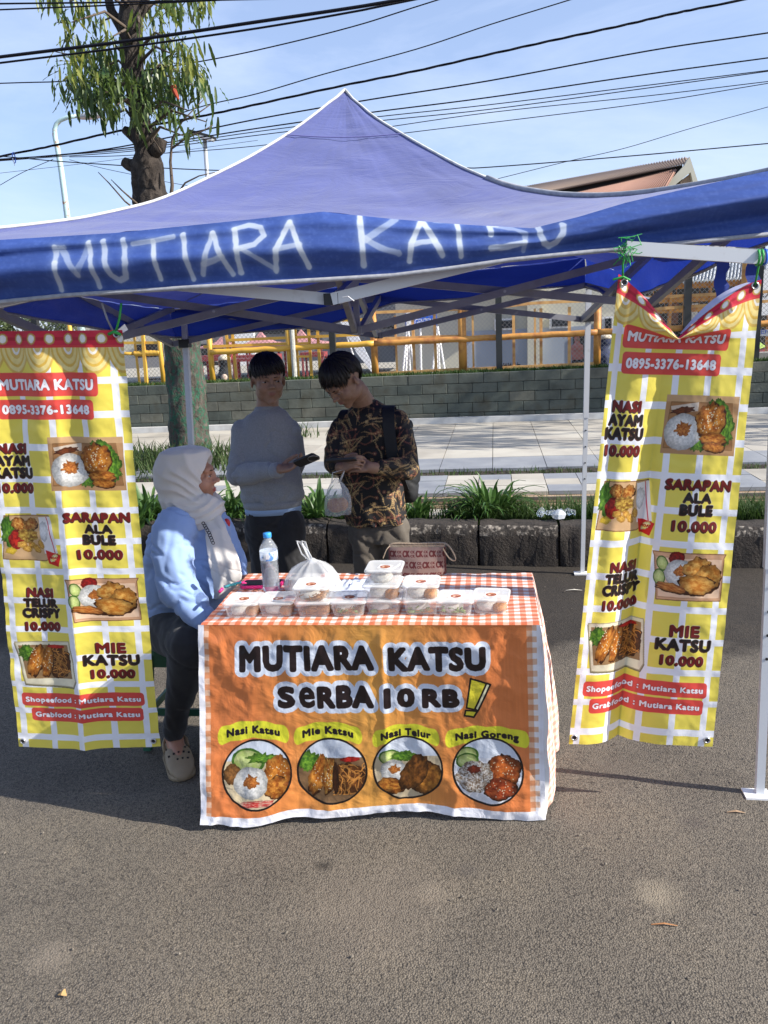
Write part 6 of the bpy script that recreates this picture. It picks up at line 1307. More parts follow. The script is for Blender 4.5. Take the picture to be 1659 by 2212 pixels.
# pink phone and lanyard
p0, p1 = PZ(528, 1266, ZT), PZ(606, 1262, ZT); ph = thing('phone', 'smartphone in a pink case lying face up beside the water bottle', 'phone', ((p0[0] + p1[0]) / 2, (p0[1] + p1[1]) / 2, ZT), .05)
M['pink'] = mat('pink_case', (.72, .03, .2), .4); M['screen'] = mat('black_screen', (.01, .01, .014), .08, spec=.7)
MB().loft([rrect(.15, .078, .012, z) for z in (.0, .008, .010)]).obj('case', M['pink'], ph, False); MB().loft([rrect(.136, .064, .008, z) for z in (.0102, .0108)]).obj('screen', M['screen'], ph)
a = PZ(500, 1270, ZT); ly = thing('lanyard', 'pink and turquoise cord lying at the left corner of the table', 'cord', a)
part(MB().tube([a + np.array(o_) for o_ in ((-.02, -.02, .012), (0, 0, .01), (.02, .03, .012), (.05, .02, .008))], .005, 7), 'pink_cord', M['pink'], ly, True); mb = MB()
for k in range(9): mb.ball(a + np.array([-.012 + .005 * k, -.028 + .006 * k, .014]), .0058, 8, 6)
part(mb, 'turquoise_coil', mat('turquoise_plastic', (.1, .5, .5), .35), ly, True); part(MB().tube([a + np.array([-.03, -.05, .0]), a + np.array([-.02, -.035, .01])], .006, 6), 'tassel', M['pink'], ly, True)

# knotted thin plastic bag
M['film'] = alpha_mat('thin_white_film', (.78, .8, .82), .36, .25, 1, 26); M['film'].node_tree.nodes['Principled BSDF'].inputs['Sheen Weight'].default_value = .2
def film_bag(name, label, loc, W, D, H, seed, tieh, handles=True, mat_=None, hang=False, cat='plastic bag'):
    t = thing(name, label, cat, loc); nA = 64; prof = [(.0, .001, 1), (.75, .002, 1), (.95, .02, 1), (1.0, .2, 1), (.92, .45, 1), (.72, .68, 1), (.42, .86, 1), (.16, .96, 1), (.07, 1.0, 1)]
    rings = []
    for k, z, _ in prof:
        ring = []
        for j in range(nA):
            a = 2 * math.pi * j / nA; gather = 1 + (.10 + .30 * z) * mnoise.fractal(Vector((math.cos(a) * 3.2, math.sin(a) * 3.2, z * 1.2 + seed)), 1, 2, 4) + .06 * z * math.sin(a * 13 + 3 * z); ring.append((math.cos(a) * W / 2 * k * gather, math.sin(a) * D / 2 * k * gather, z * H + .01 * (z < .9) * mnoise.noise(Vector((a, z * 3, seed)))))
        rings.append(ring)
    MB().loft(rings, cap=False).obj('film', mat_ or M['film'], t, True)
    return t
b0 = PZ(672, 1288, ZT); b0[1] += .05
bag = film_bag('plastic_bag', 'white translucent plastic bag knotted at the top, standing on the table', (b0[0], b0[1], ZT), .205, .14, .12, 3, .1)
for k, (x, h) in enumerate(((-.012, .075), (.006, .06))):
    pts = [(-.004, 0, .108), (-.022 + x, -.004, .14), (-.034 + x, -.006, .165 + h * .2), (-.038 + x, 0, .185), (-.028 + x, .004, .18), (-.014, .002, .145), (.002, 0, .112)]; MB().tube(pts, [.007, .008, .006, .004, .006, .008, .008], 8, flat=.35).obj('handle', M['film'], bag, True)
MB().ball((0, 0, .112), (.016, .014, .012)).obj('knot', M['film'], bag, True)
MB().loft([rrect(.10, .08, .01, z, c=(-.03, 0)) for z in (.003, .05, .055)]).obj('wrapped_box', mat('grey_pack', (.35, .34, .32), .6, (.6, .58, .55), 20), bag)
MB().loft([rrect(.05, .06, .01, z, c=(.045, 0)) for z in (.003, .04)]).obj('wrapped_box', M['spoon'], bag)
# flat white plastic sheet behind the boxes
def crumple(name, label, loc, w, d, h, m, seed, cat):
    n = 26; X, Y = np.meshgrid(np.linspace(-.5, .5, n), np.linspace(-.5, .5, n)); Z = .006 + h * np.clip(1 - (np.abs(X * 2) ** 3 + np.abs(Y * 2) ** 3), 0, 1) * (.5 + .5 * np.abs(fbm(X * 7, Y * 7, seed, 3))); ex = 1 + .1 * fbm(X * 3, Y * 3, seed + 4, 2)
    o = grid_obj(name, np.stack([X * w * ex, Y * d * ex, Z], -1), m); o.location = tuple(loc); tag(o, label, cat); return o
p = PZ(770, 1285, ZT); crumple('plastic_sheet', 'flat heap of bluish white plastic bags between bottle bag and stack of three boxes', (p[0], p[1] + .06, ZT - .004), .20, .17, .035, alpha_mat('bluish_film', (.72, .8, .95), .8, .3, .6, 40), 5, 'plastic bag')
p = PZ(893, 1300, ZT); crumple('plastic_sheet', 'white plastic bag crumpled between the stack of three boxes and the handbag', (p[0], p[1] + .07, ZT - .004), .10, .1, .05, alpha_mat('white_film_b', (.8, .84, .92), .8, .3, .6, 40), 7, 'plastic bag')

# monogram handbag
def ck_canvas():
    W, H = 470, 250; c = Canvas(W, H, C8(132, 110, 102)); D_ = C8(84, 26, 26)
    for j in range(4):
        for i in range(-1, 7):
            x = i * 112 + (56 if j % 2 else 0); y = j * 96 + 88
            c.fill(c.text('CK', x, x + 64, y, 62, bold=4), D_)
            for dy in (-34, 0): c.fill(c.text('CK', x + 68, x + 106, y + dy, 24, bold=1.5), D_)
    return c
hb0 = PZ(892, 1276, ZT); hb = thing('handbag', 'small brown monogram handbag with beige strap standing at the back of the table', 'bag', (hb0[0], c_bl[1] - .035, ZT), -.02)
bw = .205; n = 30; X, Z = np.meshgrid(np.linspace(-.5, .5, n), np.linspace(0, 1, 16)); P = np.stack([X * bw, -.028 * np.cos(X * math.pi) ** .5 * (1 - .75 * Z) - .004 + .003 * fbm(X * 5, Z * 4, 3, 2), Z * .104], -1)
M['ck'] = print_mat('monogram_canvas', ck_canvas().image('monogram_print'), .5, .2, 60, 0, .4); P[np.isnan(P)] = 0
o = grid_obj('front', P, M['ck'], hb, np.stack([X + .5, Z], -1)); P2 = P.copy(); P2[..., 1] *= -1; grid_obj('back', P2[::-1], M['ck'], hb, np.stack([X + .5, Z], -1)[::-1])
M['strap'] = mat('beige_webbing', (.34, .27, .19), .7, (.27, .2, .14), 30, bump=.3); MB().box((0, 0, .107), (bw * 1.0, .014, .010)).obj('top_edge', M['strap'], hb)
M['leather'] = mat('dark_red_leather', (.08, .02, .02), .4)
for sx in (-1, 1): MB().box((sx * bw * .5, 0, .053), (.006, .016, .103)).obj('side_edge', M['leather'], hb)
def ribbon(name, pts, w, m, parent):
    pts = [Vector(p) for p in pts]; Q = []
    for i in range(len(pts) - 1):
        p0, p1, p2, p3 = pts[max(i - 1, 0)], pts[i], pts[i + 1], pts[min(i + 2, len(pts) - 1)]
        for t in np.linspace(0, 1, 6, endpoint=False): t = float(t); Q.append(.5 * (2 * p1 + (p2 - p0) * t + (2 * p0 - 5 * p1 + 4 * p2 - p3) * t * t + (3 * p1 - p0 - 3 * p2 + p3) * t ** 3))
    Q.append(pts[-1]); mb = MB(); rings = []
    for i, p in enumerate(Q):
        t_ = (Q[min(i + 1, len(Q) - 1)] - Q[max(i - 1, 0)]).normalized(); n_ = t_.cross(Vector((0, 1, 0))).normalized() * .0015; y_ = Vector((0, w / 2, 0)); rings.append([p - y_ - n_, p + y_ - n_, p + y_ + n_, p - y_ + n_])
    return mb.loft(rings).obj(name, m, parent)
ribbon('strap', [(-.1, 0, .108), (-.112, -.01, .095), (-.125, -.015, .065)], .014, M['strap'], hb); ribbon('strap', [(.0, .0, .115), (.09, 0, .117), (.12, -.01, .105), (.14, -.015, .07), (.138, -.015, .055), (.118, -.015, .065), (.096, -.01, .10)], .014, M['strap'], hb); ribbon('strap', [(-.1, 0, .109), (-.085, 0, .116), (0, 0, .1152)], .014, M['strap'], hb)

# green stool
sx0, sy0 = PY(350, 1400, 3.02)[0] + .11, 3.02
M['gplas'] = mat('green_stool_plastic', (.02, .10, .06), .45)
stl = thing('plastic_stool', 'dark green plastic stool under the seated woman', 'stool', (sx0, sy0, 0)); MB().loft([rrect(.27, .27, .05, z) for z in (.405, .415, .43)]).obj('seat', M['gplas'], stl)
for ax, ay in ((-1, -1), (1, -1), (1, 1), (-1, 1)):
    MB().loft([rrect(.035, .035, .006, z, 3, (ax * (.115 + .035 * (1 - z / .4)), ay * (.115 + .035 * (1 - z / .4)))) for z in (.0, .2, .405)]).obj('leg', M['gplas'], stl)
for k in range(4):
    M4 = Matrix.Rotation(k * math.pi / 2, 4, 'Z'); MB().box(M4 @ Vector((0, -.132, .16)), (.24, .012, .03), M=M4).obj('stretcher', M['gplas'], stl); MB().box(M4 @ Vector((0, -.118, .375)), (.2, .012, .05), M=M4).obj('apron', M['gplas'], stl)
# ------------------------------------------------------------------ people
def meld(mb, voxel, smooth=4, fac=.6, disp=None, disp2=None):
    me = mb.mesh('tmp'); o = bpy.data.objects.new('tmp', me); COL.objects.link(o)
    r_ = o.modifiers.new('r', 'REMESH'); r_.mode = 'VOXEL'; r_.voxel_size = voxel; r_.use_smooth_shade = True
    s_ = o.modifiers.new('s', 'SMOOTH'); s_.iterations = smooth; s_.factor = fac
    dg = bpy.context.evaluated_depsgraph_get(); dg.update(); new = bpy.data.meshes.new_from_object(o.evaluated_get(dg)); bpy.data.objects.remove(o); bpy.data.meshes.remove(me)
    if disp:
        n = len(new.vertices); co = np.empty(n * 3); no = np.empty(n * 3); new.vertices.foreach_get('co', co); new.vertices.foreach_get('normal', no); co = co.reshape(-1, 3); no = no.reshape(-1, 3)
        co = co + no * disp(co, no)[:, None]; new.vertices.foreach_set('co', co.ravel()); new.update()
    new.polygons.foreach_set('use_smooth', [True] * len(new.polygons)); return new
def finish(me, name, m, t):
    me.materials.clear(); me.materials.append(m); o = link(name, me, t); o.location = -t.location; return o
def chain(mb, pts, rads, n=16):
    Q, W = densify([np.array(p, float) for p in pts], rads, max(len(pts) * 4, 8)); 
    for i in range(2):                                   # soften the bends
        Q[1:-1] = .25 * Q[:-2] + .5 * Q[1:-1] + .25 * Q[2:]
    mb.tube(Q, list(W), n)
    mb.ball(Q[0], W[0], 12, 8); mb.ball(Q[-1], W[-1], 12, 8); return Q
def ell_ring(c, rx, ry, yaw, n=32, p=2.3):
    out = []
    for j in range(n):
        a = 2 * math.pi * j / n; x = rx * math.copysign(abs(math.cos(a)) ** (2 / p), math.cos(a)); y = ry * math.copysign(abs(math.sin(a)) ** (2 / p), math.sin(a))
        out.append((c[0] + x * math.cos(yaw) - y * math.sin(yaw), c[1] + x * math.sin(yaw) + y * math.cos(yaw), c[2]))
    return out
def torso(mb, rows, y, yaw, dep=.62):
    """rows: (py, left px, right px[, dy]) measured outline at depth y."""
    rings = []
    for r_ in rows:
        py, l, r2 = r_[:3]; yy = y + (r_[3] if len(r_) > 3 else 0); d = r_[4] if len(r_) > 4 else dep; a, b = PY(l, py, yy), PY(r2, py, yy); c = (a + b) / 2; w = abs(b[0] - a[0]) / 2; rings.append(ell_ring((c[0], yy, c[2]), w, w * d, yaw))
    mb.loft(rings); return rings
def HM(c, yaw, pitch=0, roll=0, s=1.0): return Matrix.Translation(Vector(tuple(c))) @ Matrix.Rotation(yaw, 4, 'Z') @ Matrix.Rotation(pitch, 4, 'X') @ Matrix.Rotation(roll, 4, 'Y') @ Matrix.Scale(s, 4)
def head_shape(mb, M4, female=False):
    R3 = M4.to_3x3()
    def b(c, r, rot=None): mb.ball(M4 @ Vector(c), (1, 1, 1), 18, 12, R3 @ (rot or Matrix.Identity(3)) @ Matrix.Diagonal(r)) if False else mb.add([M4 @ (Vector(c) + (rot or Matrix.Identity(3)) @ Vector(v)) for v in _ball(r)[0]], _ball(r)[1])
    b((0, .012, .032), (.074, .092, .083)); b((0, -.022, -.02), (.064, .066, .070)); b((0, -.035, -.062), (.040, .042, .036)); b((0, -.058, -.088), (.020, .019, .017)); b((-.033, -.008, -.050), (.030, .052, .036)); b((.033, -.008, -.050), (.030, .052, .036)); b((0, -.03, -.045), (.050, .046, .042))
    b((0, -.072, .030), (.052, .020, .020)); b((.031, -.050, -.022), (.030, .034, .034)); b((-.031, -.050, -.022), (.030, .034, .034)); b((0, -.052, -.040), (.034, .034, .030))
    b((0, -.088, .004), (.0085, .013, .024)); b((0, -.103, -.015), (.0100, .011, .0100)); b((.011, -.092, -.020), (.008, .010, .008)); b((-.011, -.092, -.020), (.008, .010, .008))
    b((0, -.078, -.046), (.022, .0125, .0070)); b((0, -.075, -.056), (.019, .0125, .0080))
    for s in (-1, 1): b((s * .076, .008, -.004), (.007, .015, .026), Matrix.Rotation(s * .35, 3, 'Z')); b((s * .031, -.0735, .006), (.0165, .010, .0105))
    mb.tube([M4 @ Vector((0, .02, -.03)), M4 @ Vector((0, .028, -.08)), M4 @ Vector((0, .03, -.11))], [.052, .050, .052], 16)
_bc = {}
def _ball(r):
    k = tuple(r)
    if k not in _bc: m = MB(); m.ball((0, 0, 0), r, 16, 10); _bc[k] = (m.v, m.f)
    return _bc[k]
def head_parts(t, M4, skin, brow_m, lip_m, gaze=(0, 0), hair=True, open_=1.0):
    L = lambda p: M4 @ Vector(p)
    for s in (-1, 1):
        c = (s * .031, -.0762, .006); mb = MB(); mb.add([L(Vector(c) + Vector(v)) for v in _ball((.0122, .0100, .0042 * open_))[0]], _ball((.0122, .0100, .0042 * open_))[1]); e = part(mb, 'eye', M['eye_white'], t, True)
        c2 = (c[0] + gaze[0] * .005, c[1] - .0060, c[2] + gaze[1] * .003); r_ = (.0062, .0052, .0043 * open_); part(MB().add([L(Vector(c2) + Vector(v)) for v in _ball(r_)[0]], _ball(r_)[1]), 'iris', M['iris'], t, True)
        mb = MB(); mb.tube([L((s * (.014 + .006 * k), -.0872 + .0022 * k * k * .55, .0100 + (.003 * math.sin(k * .9)))) for k in range(5)], [.0010, .0013, .0014, .0012, .0006], 6); part(mb, 'eyelash_line', brow_m, t, True)
        mb = MB(); mb.tube([L((s * (.012 + .0075 * k), -.0925 + .0028 * k * k * .5, .0240 + .0040 * math.sin(k * .75 + .2))) for k in range(5)], [.0024, .0042, .0042, .0034, .0012], 6, flat=.5); part(mb, 'eyebrow', brow_m, t, True)
    mb = MB(); mb.tube([L((x, -.0922 + abs(x) * .46 , -.0462 + .0015 * math.cos(x * 120))) for x in np.linspace(-.021, .021, 9)], [.0006, .0018, .0026, .0028, .0023, .0028, .0026, .0018, .0006], 7, flat=.7); part(mb, 'upper_lip', lip_m, t, True)
    mb = MB(); mb.tube([L((x, -.0900 + abs(x) * .46, -.0530)) for x in np.linspace(-.018, .018, 7)], [.0006, .0026, .0034, .0036, .0034, .0026, .0006], 7, flat=.7); part(mb, 'lower_lip', lip_m, t, True)
def hair_cap(t, M4, seed, front=.04, side=-.002, back=-.07, tufts=420, vol=1.0, sweep=.5, fringe=.02, part_az=.75):
    c0 = Vector((0, .012, .035)); R = Vector((.0775, .101, .097)) * vol; q = random.Random(seed)
    def line(az): f = (1 + math.cos(az)) / 2; s_ = abs(math.sin(az)); return (front * f ** 2 + back * (1 - f) ** 1.2) * (1 - s_ ** 3) + side * s_ ** 3 + .024 * math.exp(-((((az + math.pi) % (2 * math.pi)) - math.pi - part_az) / .42) ** 2)
    def P(az, el, k=1.0):                                # az 0 = face (-Y)
        d = Vector((math.sin(az) * math.cos(el), -math.cos(az) * math.cos(el), math.sin(el))); return c0 + Vector((d.x * R.x, d.y * R.y, d.z * R.z)) * k
    nu, nv = 72, 30; Pm = np.zeros((nv, nu, 3))
    for i in range(nv):
        el = math.radians(90 - 175 * i / (nv - 1) * .93)
        for j in range(nu):
            az = 2 * math.pi * j / nu; k = 1 - .05 * max(0, min(1, (.6 - el) / .6)) * abs(math.sin(az)) + .07 * mnoise.noise(Vector((math.sin(az) * 3.4, math.cos(az) * 3.4, el * 3.4 + seed))); p = P(az, el, k); dz = p.z - line(az) - .006 * math.sin(az * 17)
            if dz < 0: p = P(az, el, max(.72, 1 + dz * 12))
            Pm[i, j] = M4 @ p
    mb = MB(); mb.loft([list(Pm[i]) for i in range(nv)]); cap = part(mb, 'hair', M['hair'], t, True); tf = MB()
    for k in range(tufts):
        az = q.uniform(-math.pi, math.pi); el1 = math.radians(q.uniform(35, 88)); pts = []; zl = line(az) - q.uniform(-.6, 1) * fringe * (1 if abs(az) < 1.4 else .4) - .012 * math.sin(az * 1.3 + sweep) * (abs(az) < 1.3); w = q.uniform(.0022, .0045); lift = q.uniform(1.0, 1.10)
        for s_ in range(7):
            u_ = s_ / 6; el = el1; a2 = az + sweep * u_ * .5 * (1 if abs(az) < 1.6 else .15); 
            p_top = P(a2, el1, lift); tz = p_top.z + (zl - p_top.z) * u_; sn = max(-1, min(1, (tz - c0.z) / R.z)); e2 = math.asin(sn); p = P(a2, e2, lift * (1 + .02 * math.sin(u_ * 3)) + (.03 * u_ if q.random() < .2 else 0)); pts.append(p)
        tf.tube([M4 @ p for p in pts], [w * .5, w, w, w, w * .9, w * .6, w * .15], 4, cap=False)
    lk = MB()
    for k in range(90):
        az = q.uniform(-math.pi, math.pi); el = math.radians(q.uniform(25, 85)); L_ = q.uniform(.5, .9); tw = q.uniform(-.5, .5) + sweep * .35; r0 = q.uniform(.005, .009); pts = []
        for s_ in range(6):
            u_ = s_ / 5; e2 = el - L_ * u_; a2 = az + tw * u_; p = P(a2, e2, 1.0 + .075 * math.sin(u_ * 2.6) * q.uniform(.7, 1.2)); 
            if p.z < line(a2) + .004: break
            pts.append(M4 @ p)
        if len(pts) > 2: lk.tube(pts, [r0 * (1 - .8 * (i / (len(pts) - 1)) ** 1.5) for i in range(len(pts))], 7)
    o = part(lk, 'hair_locks', M['hair'], cap, True); o.location = (0, 0, 0)
    o = part(tf, 'hair_strands', M['hair'], cap, True); o.location = (0, 0, 0); kind(o, 'stuff'); return cap
def hand(mb, wrist, d, nrm, s=1.0, curl=(.5, .6, .4), thumb=1, tcurl=.3, spread=.06, fl=1.0, sep=None):
    """d: direction of the fingers, nrm: back of the hand (away from the palm); thumb +1/-1 which side."""
    w = Vector(tuple(map(float, wrist))); d = Vector(d).normalized(); n_ = Vector(nrm); n_ = (n_ - d * n_.dot(d)).normalized(); sd = d.cross(n_) * thumb     # side of the thumb
    K = lambda a, b, c: w + (d * a + sd * b + n_ * c) * s
    for i, b_ in enumerate((.026, .009, -.008, -.024)): mb.tube([K(-.005, b_ * .55, 0), K(.045, b_ * .9, .002), K(.082 - .004 * i, b_, 0)], [.0125 * s, .0125 * s, .0095 * s], 10)
    mb.ball(K(.03, .0, -.004), (.026 * s,) * 3, 12, 8, Matrix((d * 1.3, sd * 1.05, n_ * .5)).transposed())
    tips = []
    for i, (b_, L) in enumerate(((.026, .068), (.009, .076), (-.008, .070), (-.024, .056))):
        a = 0; p = K(.082 - .004 * i, b_, 0); r0 = .0088 - .0005 * i; seg = [L * .42 * fl, L * .31 * fl, L * .27 * fl]; side = (b_ / .026) * spread
        cs = curl[i] if isinstance(curl[0], (list, tuple)) else curl
        for k in range(3):
            a += cs[k]; v = (d * math.cos(a) - n_ * math.sin(a) + sd * side).normalized(); p2 = p + v * seg[k] * s; mb.tube([p, p2], [r0 * s, r0 * .93 * s], 10); mb.ball(p2, r0 * .94 * s, 10, 7); p = p2; r0 *= .93
        tips.append(p)
    p = K(.018, .026, -.006); v = (d * .62 + sd * .75 - n_ * .25).normalized(); p2 = p + v * .036 * s; mb.tube([K(.0, .01, -.002), p], [.014 * s, .0125 * s], 10); mb.tube([p, p2], [.0122 * s, .0105 * s], 10); mb.ball(p2, .0105 * s, 10, 7)
    v2 = (d * (.9) + sd * (.35 - tcurl) - n_ * (.15 + tcurl * .5)).normalized(); p3 = p2 + v2 * .03 * s; mb.tube([p2, p3], [.0104 * s, .0092 * s], 10); mb.ball(p3, .0092 * s, 10, 7); v3 = (d * .8 + sd * (.1 - tcurl) - n_ * (.2 + tcurl * .5)).normalized(); p4 = p3 + v3 * .022 * s; mb.tube([p3, p4], [.0092 * s, .0075 * s], 10); mb.ball(p4, .0076 * s, 10, 7)
    return tips, K(.05, 0, -.018)
def folds(sc, amp, seed, st=(1, 1, .35)):
    def f(co, no):
        return -amp * .8 * (1 - np.clip(np.abs(fbm(co[:, 0] * sc * .5 - co[:, 2] * sc * .4 * st[2], co[:, 2] * sc * .7 + co[:, 0] * sc * .5, seed + 20, 2)) * 5, 0, 1)) + amp * fbm(co[:, 0] * sc * st[0] + co[:, 2] * sc * .35 + seed, co[:, 2] * sc * st[2] + co[:, 1] * sc * st[1] * .7, seed, 3)
    return f
M['eye_white'] = mat('eye_white', (.38, .36, .34), .3); M['iris'] = mat('dark_iris', (.012, .008, .006), .1)
M['skin1'] = mat('light_brown_skin', (.34, .20, .135), .5, (.29, .165, .105), 40, sss=.12, bump=.08, bscale=300, bdist=.001); M['skin2'] = mat('brown_skin', (.31, .18, .12), .5, (.26, .145, .092), 40, sss=.12, bump=.08, bscale=300, bdist=.001)
M['skin3'] = mat('warm_skin', (.42, .215, .14), .48, (.37, .18, .12), 40, sss=.12)
M['hair'] = mat('black_hair', (.012, .010, .010), .38, spec=.45); M['brow'] = mat('brow', (.02, .014, .012), .7)
M['lip1'] = mat('natural_lip', (.34, .13, .11), .4); M['lip3'] = mat('red_lip', (.42, .05, .05), .35)
M['sweat'] = mat('heather_grey_jersey', (.28, .29, .31), .92, (.23, .24, .26), 160, .35, .65, bump=.35, bscale=400, bdist=.002, sheen=.25)
M['denim'] = mat('light_blue_cotton', (.30, .42, .62), .85, bump=.2, bscale=300, scale=50); M['blackp'] = mat('black_trouser_cloth', (.012, .012, .014), .85, (.02, .02, .023), 20, sheen=.15); M['brownp'] = mat('brown_grey_trouser_cloth', (.085, .072, .058), .85, (.11, .095, .078), 14, bump=.2, bscale=200)
M['bluesh'] = mat('light_blue_shirt_cloth', (.22, .33, .60), .8, (.26, .38, .66), 5, bump=.15, bscale=350, bdist=.002, sheen=.2)
M['hijab'] = mat('pale_grey_hijab_cloth', (.62, .60, .58), .85, (.56, .54, .52), 4, bump=.12, bscale=200, bdist=.002, sheen=.3, translucent=.06)

# ---- boy in the grey sweatshirt
Y1 = 3.9; f1 = PY(590, 1200, Y1); g1 = np.array([f1[0] + .0, Y1, 0.0])
boy1 = thing('person', 'standing boy in a grey sweatshirt and black trousers looking over a phone in his hand', 'person', g1)
HC1 = PY(579, 824, Y1 - .02); H1 = HM(HC1, math.radians(26), math.radians(3), 0, 1.03)
body = MB(); head_shape(body, H1); nb = PY(577, 893, Y1 + .02); chain(body, [H1 @ Vector((0, .028, -.07)), nb], [.053, .058])
torso(body, [(890, 552, 602), (905, 530, 625), (940, 522, 632), (1040, 545, 620), (1090, 555, 620)], Y1 + .03, .2, .5)
S1r, E1r, W1r = PY(524, 930, Y1 + .0), PY(515, 1026, Y1 - .06), PY(592, 1017, Y1 - .22)
chain(body, [S1r, E1r, W1r, PY(604, 1013, Y1 - .24)], [.045, .036, .027, .025])
d1 = np.array([1, -.12, .18]); tips1, palm1 = hand(body, PY(602, 1014, Y1 - .24), d1, (-.1, .35, -1), .98, (.35, .55, .5), 1, .15, .05)
S1l, E1l, W1l = PY(628, 930, Y1 + .05), PY(638, 1010, Y1 + .14), PY(600, 1060, Y1 + .19); chain(body, [S1l, E1l, W1l], [.045, .036, .027]); hand(body, W1l, (-.2, .1, -1), (0, 1, 0), .98, (.5, .6, .5), 1)
def leg_pts(px, yk, dy=0, x_off=0, ytop=1110, Y=Y1):
    a = PY(px, ytop, Y); return [a, np.array([a[0] + x_off * .5, Y + dy, .43]), np.array([a[0] + x_off, Y + .03 + dy, .09])]
for s_, px in ((-1, 562), (1, 625)): L_ = leg_pts(px, 0, ytop=1165); chain(body, L_, [.065, .05, .034]); f_ = L_[2]; chain(body, [(f_[0], f_[1] + .03, .05), (f_[0] + .03 * s_, f_[1] - .14, .035)], [.035, .028])
finish(meld(body, .0038, 5, .5), 'body', M['skin1'], boy1); head_parts(boy1, H1, M['skin1'], M['brow'], M['lip1'], (.4, 0)); hair_cap(boy1, H1, 4, .066, .036, -.045, 560, .99, .9, .022)
sw = MB(); torso(sw, [(879, 556, 600, .015, .85), (885, 548, 608, .015, .85), (893, 536, 619, .018, .8), (903, 525, 628, .02, .72), (918, 518, 635, .02, .66), (945, 514, 640, .02, .64), (1000, 517, 644, .02, .66), (1045, 520, 652, .02, .68), (1072, 523, 655, .02, .68), (1082, 527, 652, .02, .66), (1088, 530, 649, .02, .64)], Y1, .2)
chain(sw, [S1r + [.01, 0, -.005], (S1r + E1r) / 2, E1r], [.066, .060, .056]); chain(sw, [E1r, (E1r + W1r) / 2, W1r], [.056, .052, .040]); chain(sw, [W1r, W1r + (W1r - E1r) * .06], [.036, .034]); chain(sw, [S1l + [-.01, 0, -.005], E1l, W1l], [.066, .054, .042])
def sw_f(co, no):
    e = np.exp(-(((co - E1r) ** 2).sum(1)) / .008); b_ = np.exp(-((co[:, 2] - PY(590, 1075, Y1)[2]) / .05) ** 2)
    return .007 * fbm(co[:, 0] * 9 + co[:, 2] * 4, co[:, 2] * 5 + co[:, 1] * 6, 3, 3) - .006 * (1 - np.clip(np.abs(fbm(co[:, 0] * 5 - co[:, 2] * 5, co[:, 2] * 9 + co[:, 0] * 6, 41, 2)) * 5, 0, 1)) + .012 * e * np.abs(fbm(co[:, 0] * 22, co[:, 2] * 30, 5, 2)) + .006 * b_ * fbm(co[:, 0] * 26, co[:, 2] * 6, 8, 2)
finish(meld(sw, .0065, 5, .6, sw_f), 'sweatshirt', M['sweat'], boy1)
col = [ell_ring(PY(577, 881 - k * 3, Y1 + .012) , .058 + .004 * (1 - k) - .002 * k * k, .056 + .003 * (1 - k), .2, 24, 2) for k in (-1.6, -.6, .4, 1.2, 1.7)]; part(MB().loft(col, cap=False), 'collar', M['sweat'], boy1, True)
part(MB().tube([W1r + (W1r - E1r) * t for t in (.0, .05, .12, .16)], [.035, .0385, .0375, .034], 20), 'cuff', M['sweat'], boy1, True)
hm = MB(); torso(hm, [(1078, 528, 651, .02, .7), (1090, 528, 651, .02, .69), (1094, 531, 648, .02, .66)], Y1, .2); part(hm, 'waistband', M['sweat'], boy1, True)
us = MB(); torso(us, [(1085, 532, 647, .02, .66), (1098, 531, 650, .02, .66), (1106, 532, 650, .02, .65)], Y1, .2); part(us, 'undershirt', M['denim'], boy1, True)
tr = MB(); torso(tr, [(1098, 534, 646, .02, .66), (1125, 530, 655, .02, .66), (1165, 532, 656, .02, .62)], Y1, .2)
for px in (563, 624): L_ = leg_pts(px, 0, ytop=1130); chain(tr, L_, [.082, .072, .062])
finish(meld(tr, .008, 4, .6, folds(14, .006, 4)), 'trousers', M['blackp'], boy1)
for s_, px in ((-1, 562), (1, 625)):
    f_ = leg_pts(px, 0)[2]; rr_ = [rrect(.075, .04, .019, 0), ]; mb = MB(); mb.loft([[(f_[0] + x * w_, f_[1] + .06 + y * .9 , z) for x, y, _ in rrect(.088, .25, .04, 0)] if False else [(f_[0] + x * w_, f_[1] - .04 + y * w_, z) for x, y, _ in rrect(.088, .25, .04, 0)] for w_, z in ((.98, .004), (1, .02), (.95, .05), (.7, .085))]); part(mb, 'shoe', M['plastic_black'], boy1, True)
def phone_at(name, label, c, ax, nrm, case, screen_side, ring=True, s=1.0):
    ax = Vector(ax).normalized(); n_ = Vector(nrm); n_ = (n_ - ax * n_.dot(ax)).normalized(); w = n_.cross(ax); t = thing(name, label, 'phone', c); R = Matrix((ax, w, n_)).transposed().to_4x4(); t.matrix_world = Matrix.Translation(Vector(tuple(c))) @ R
    MB().loft([rrect(.156 * s, .076 * s, .012, z) for z in (-.005, .0045)]).obj('case', case, t); MB().loft([rrect(.146 * s, .068 * s, .009, z) for z in (-.0056, -.0052)]).obj('screen', M['screen'], t)
    if ring:
        MB().loft([rrect(.05, .04, .01, z, c=(.04, 0)) for z in (.005, .007)]).obj('camera_plate', M['plastic_black'], t); MB().tube([(.04 + .026 * math.cos(a), .024 * math.sin(a), .0065) for a in np.linspace(0, 6.283, 25)], .0016, 5, cap=False).obj('silver_ring', M['eyelet'], t)
    return t
phone_at('phone', 'black phone with silver ringed camera held by the boy in the sweatshirt', PY(662, 994, Y1 - .30), (.88, -.30, .36), (-.2, -.42, -.8), M['plastic_black'], 1, True, .78)

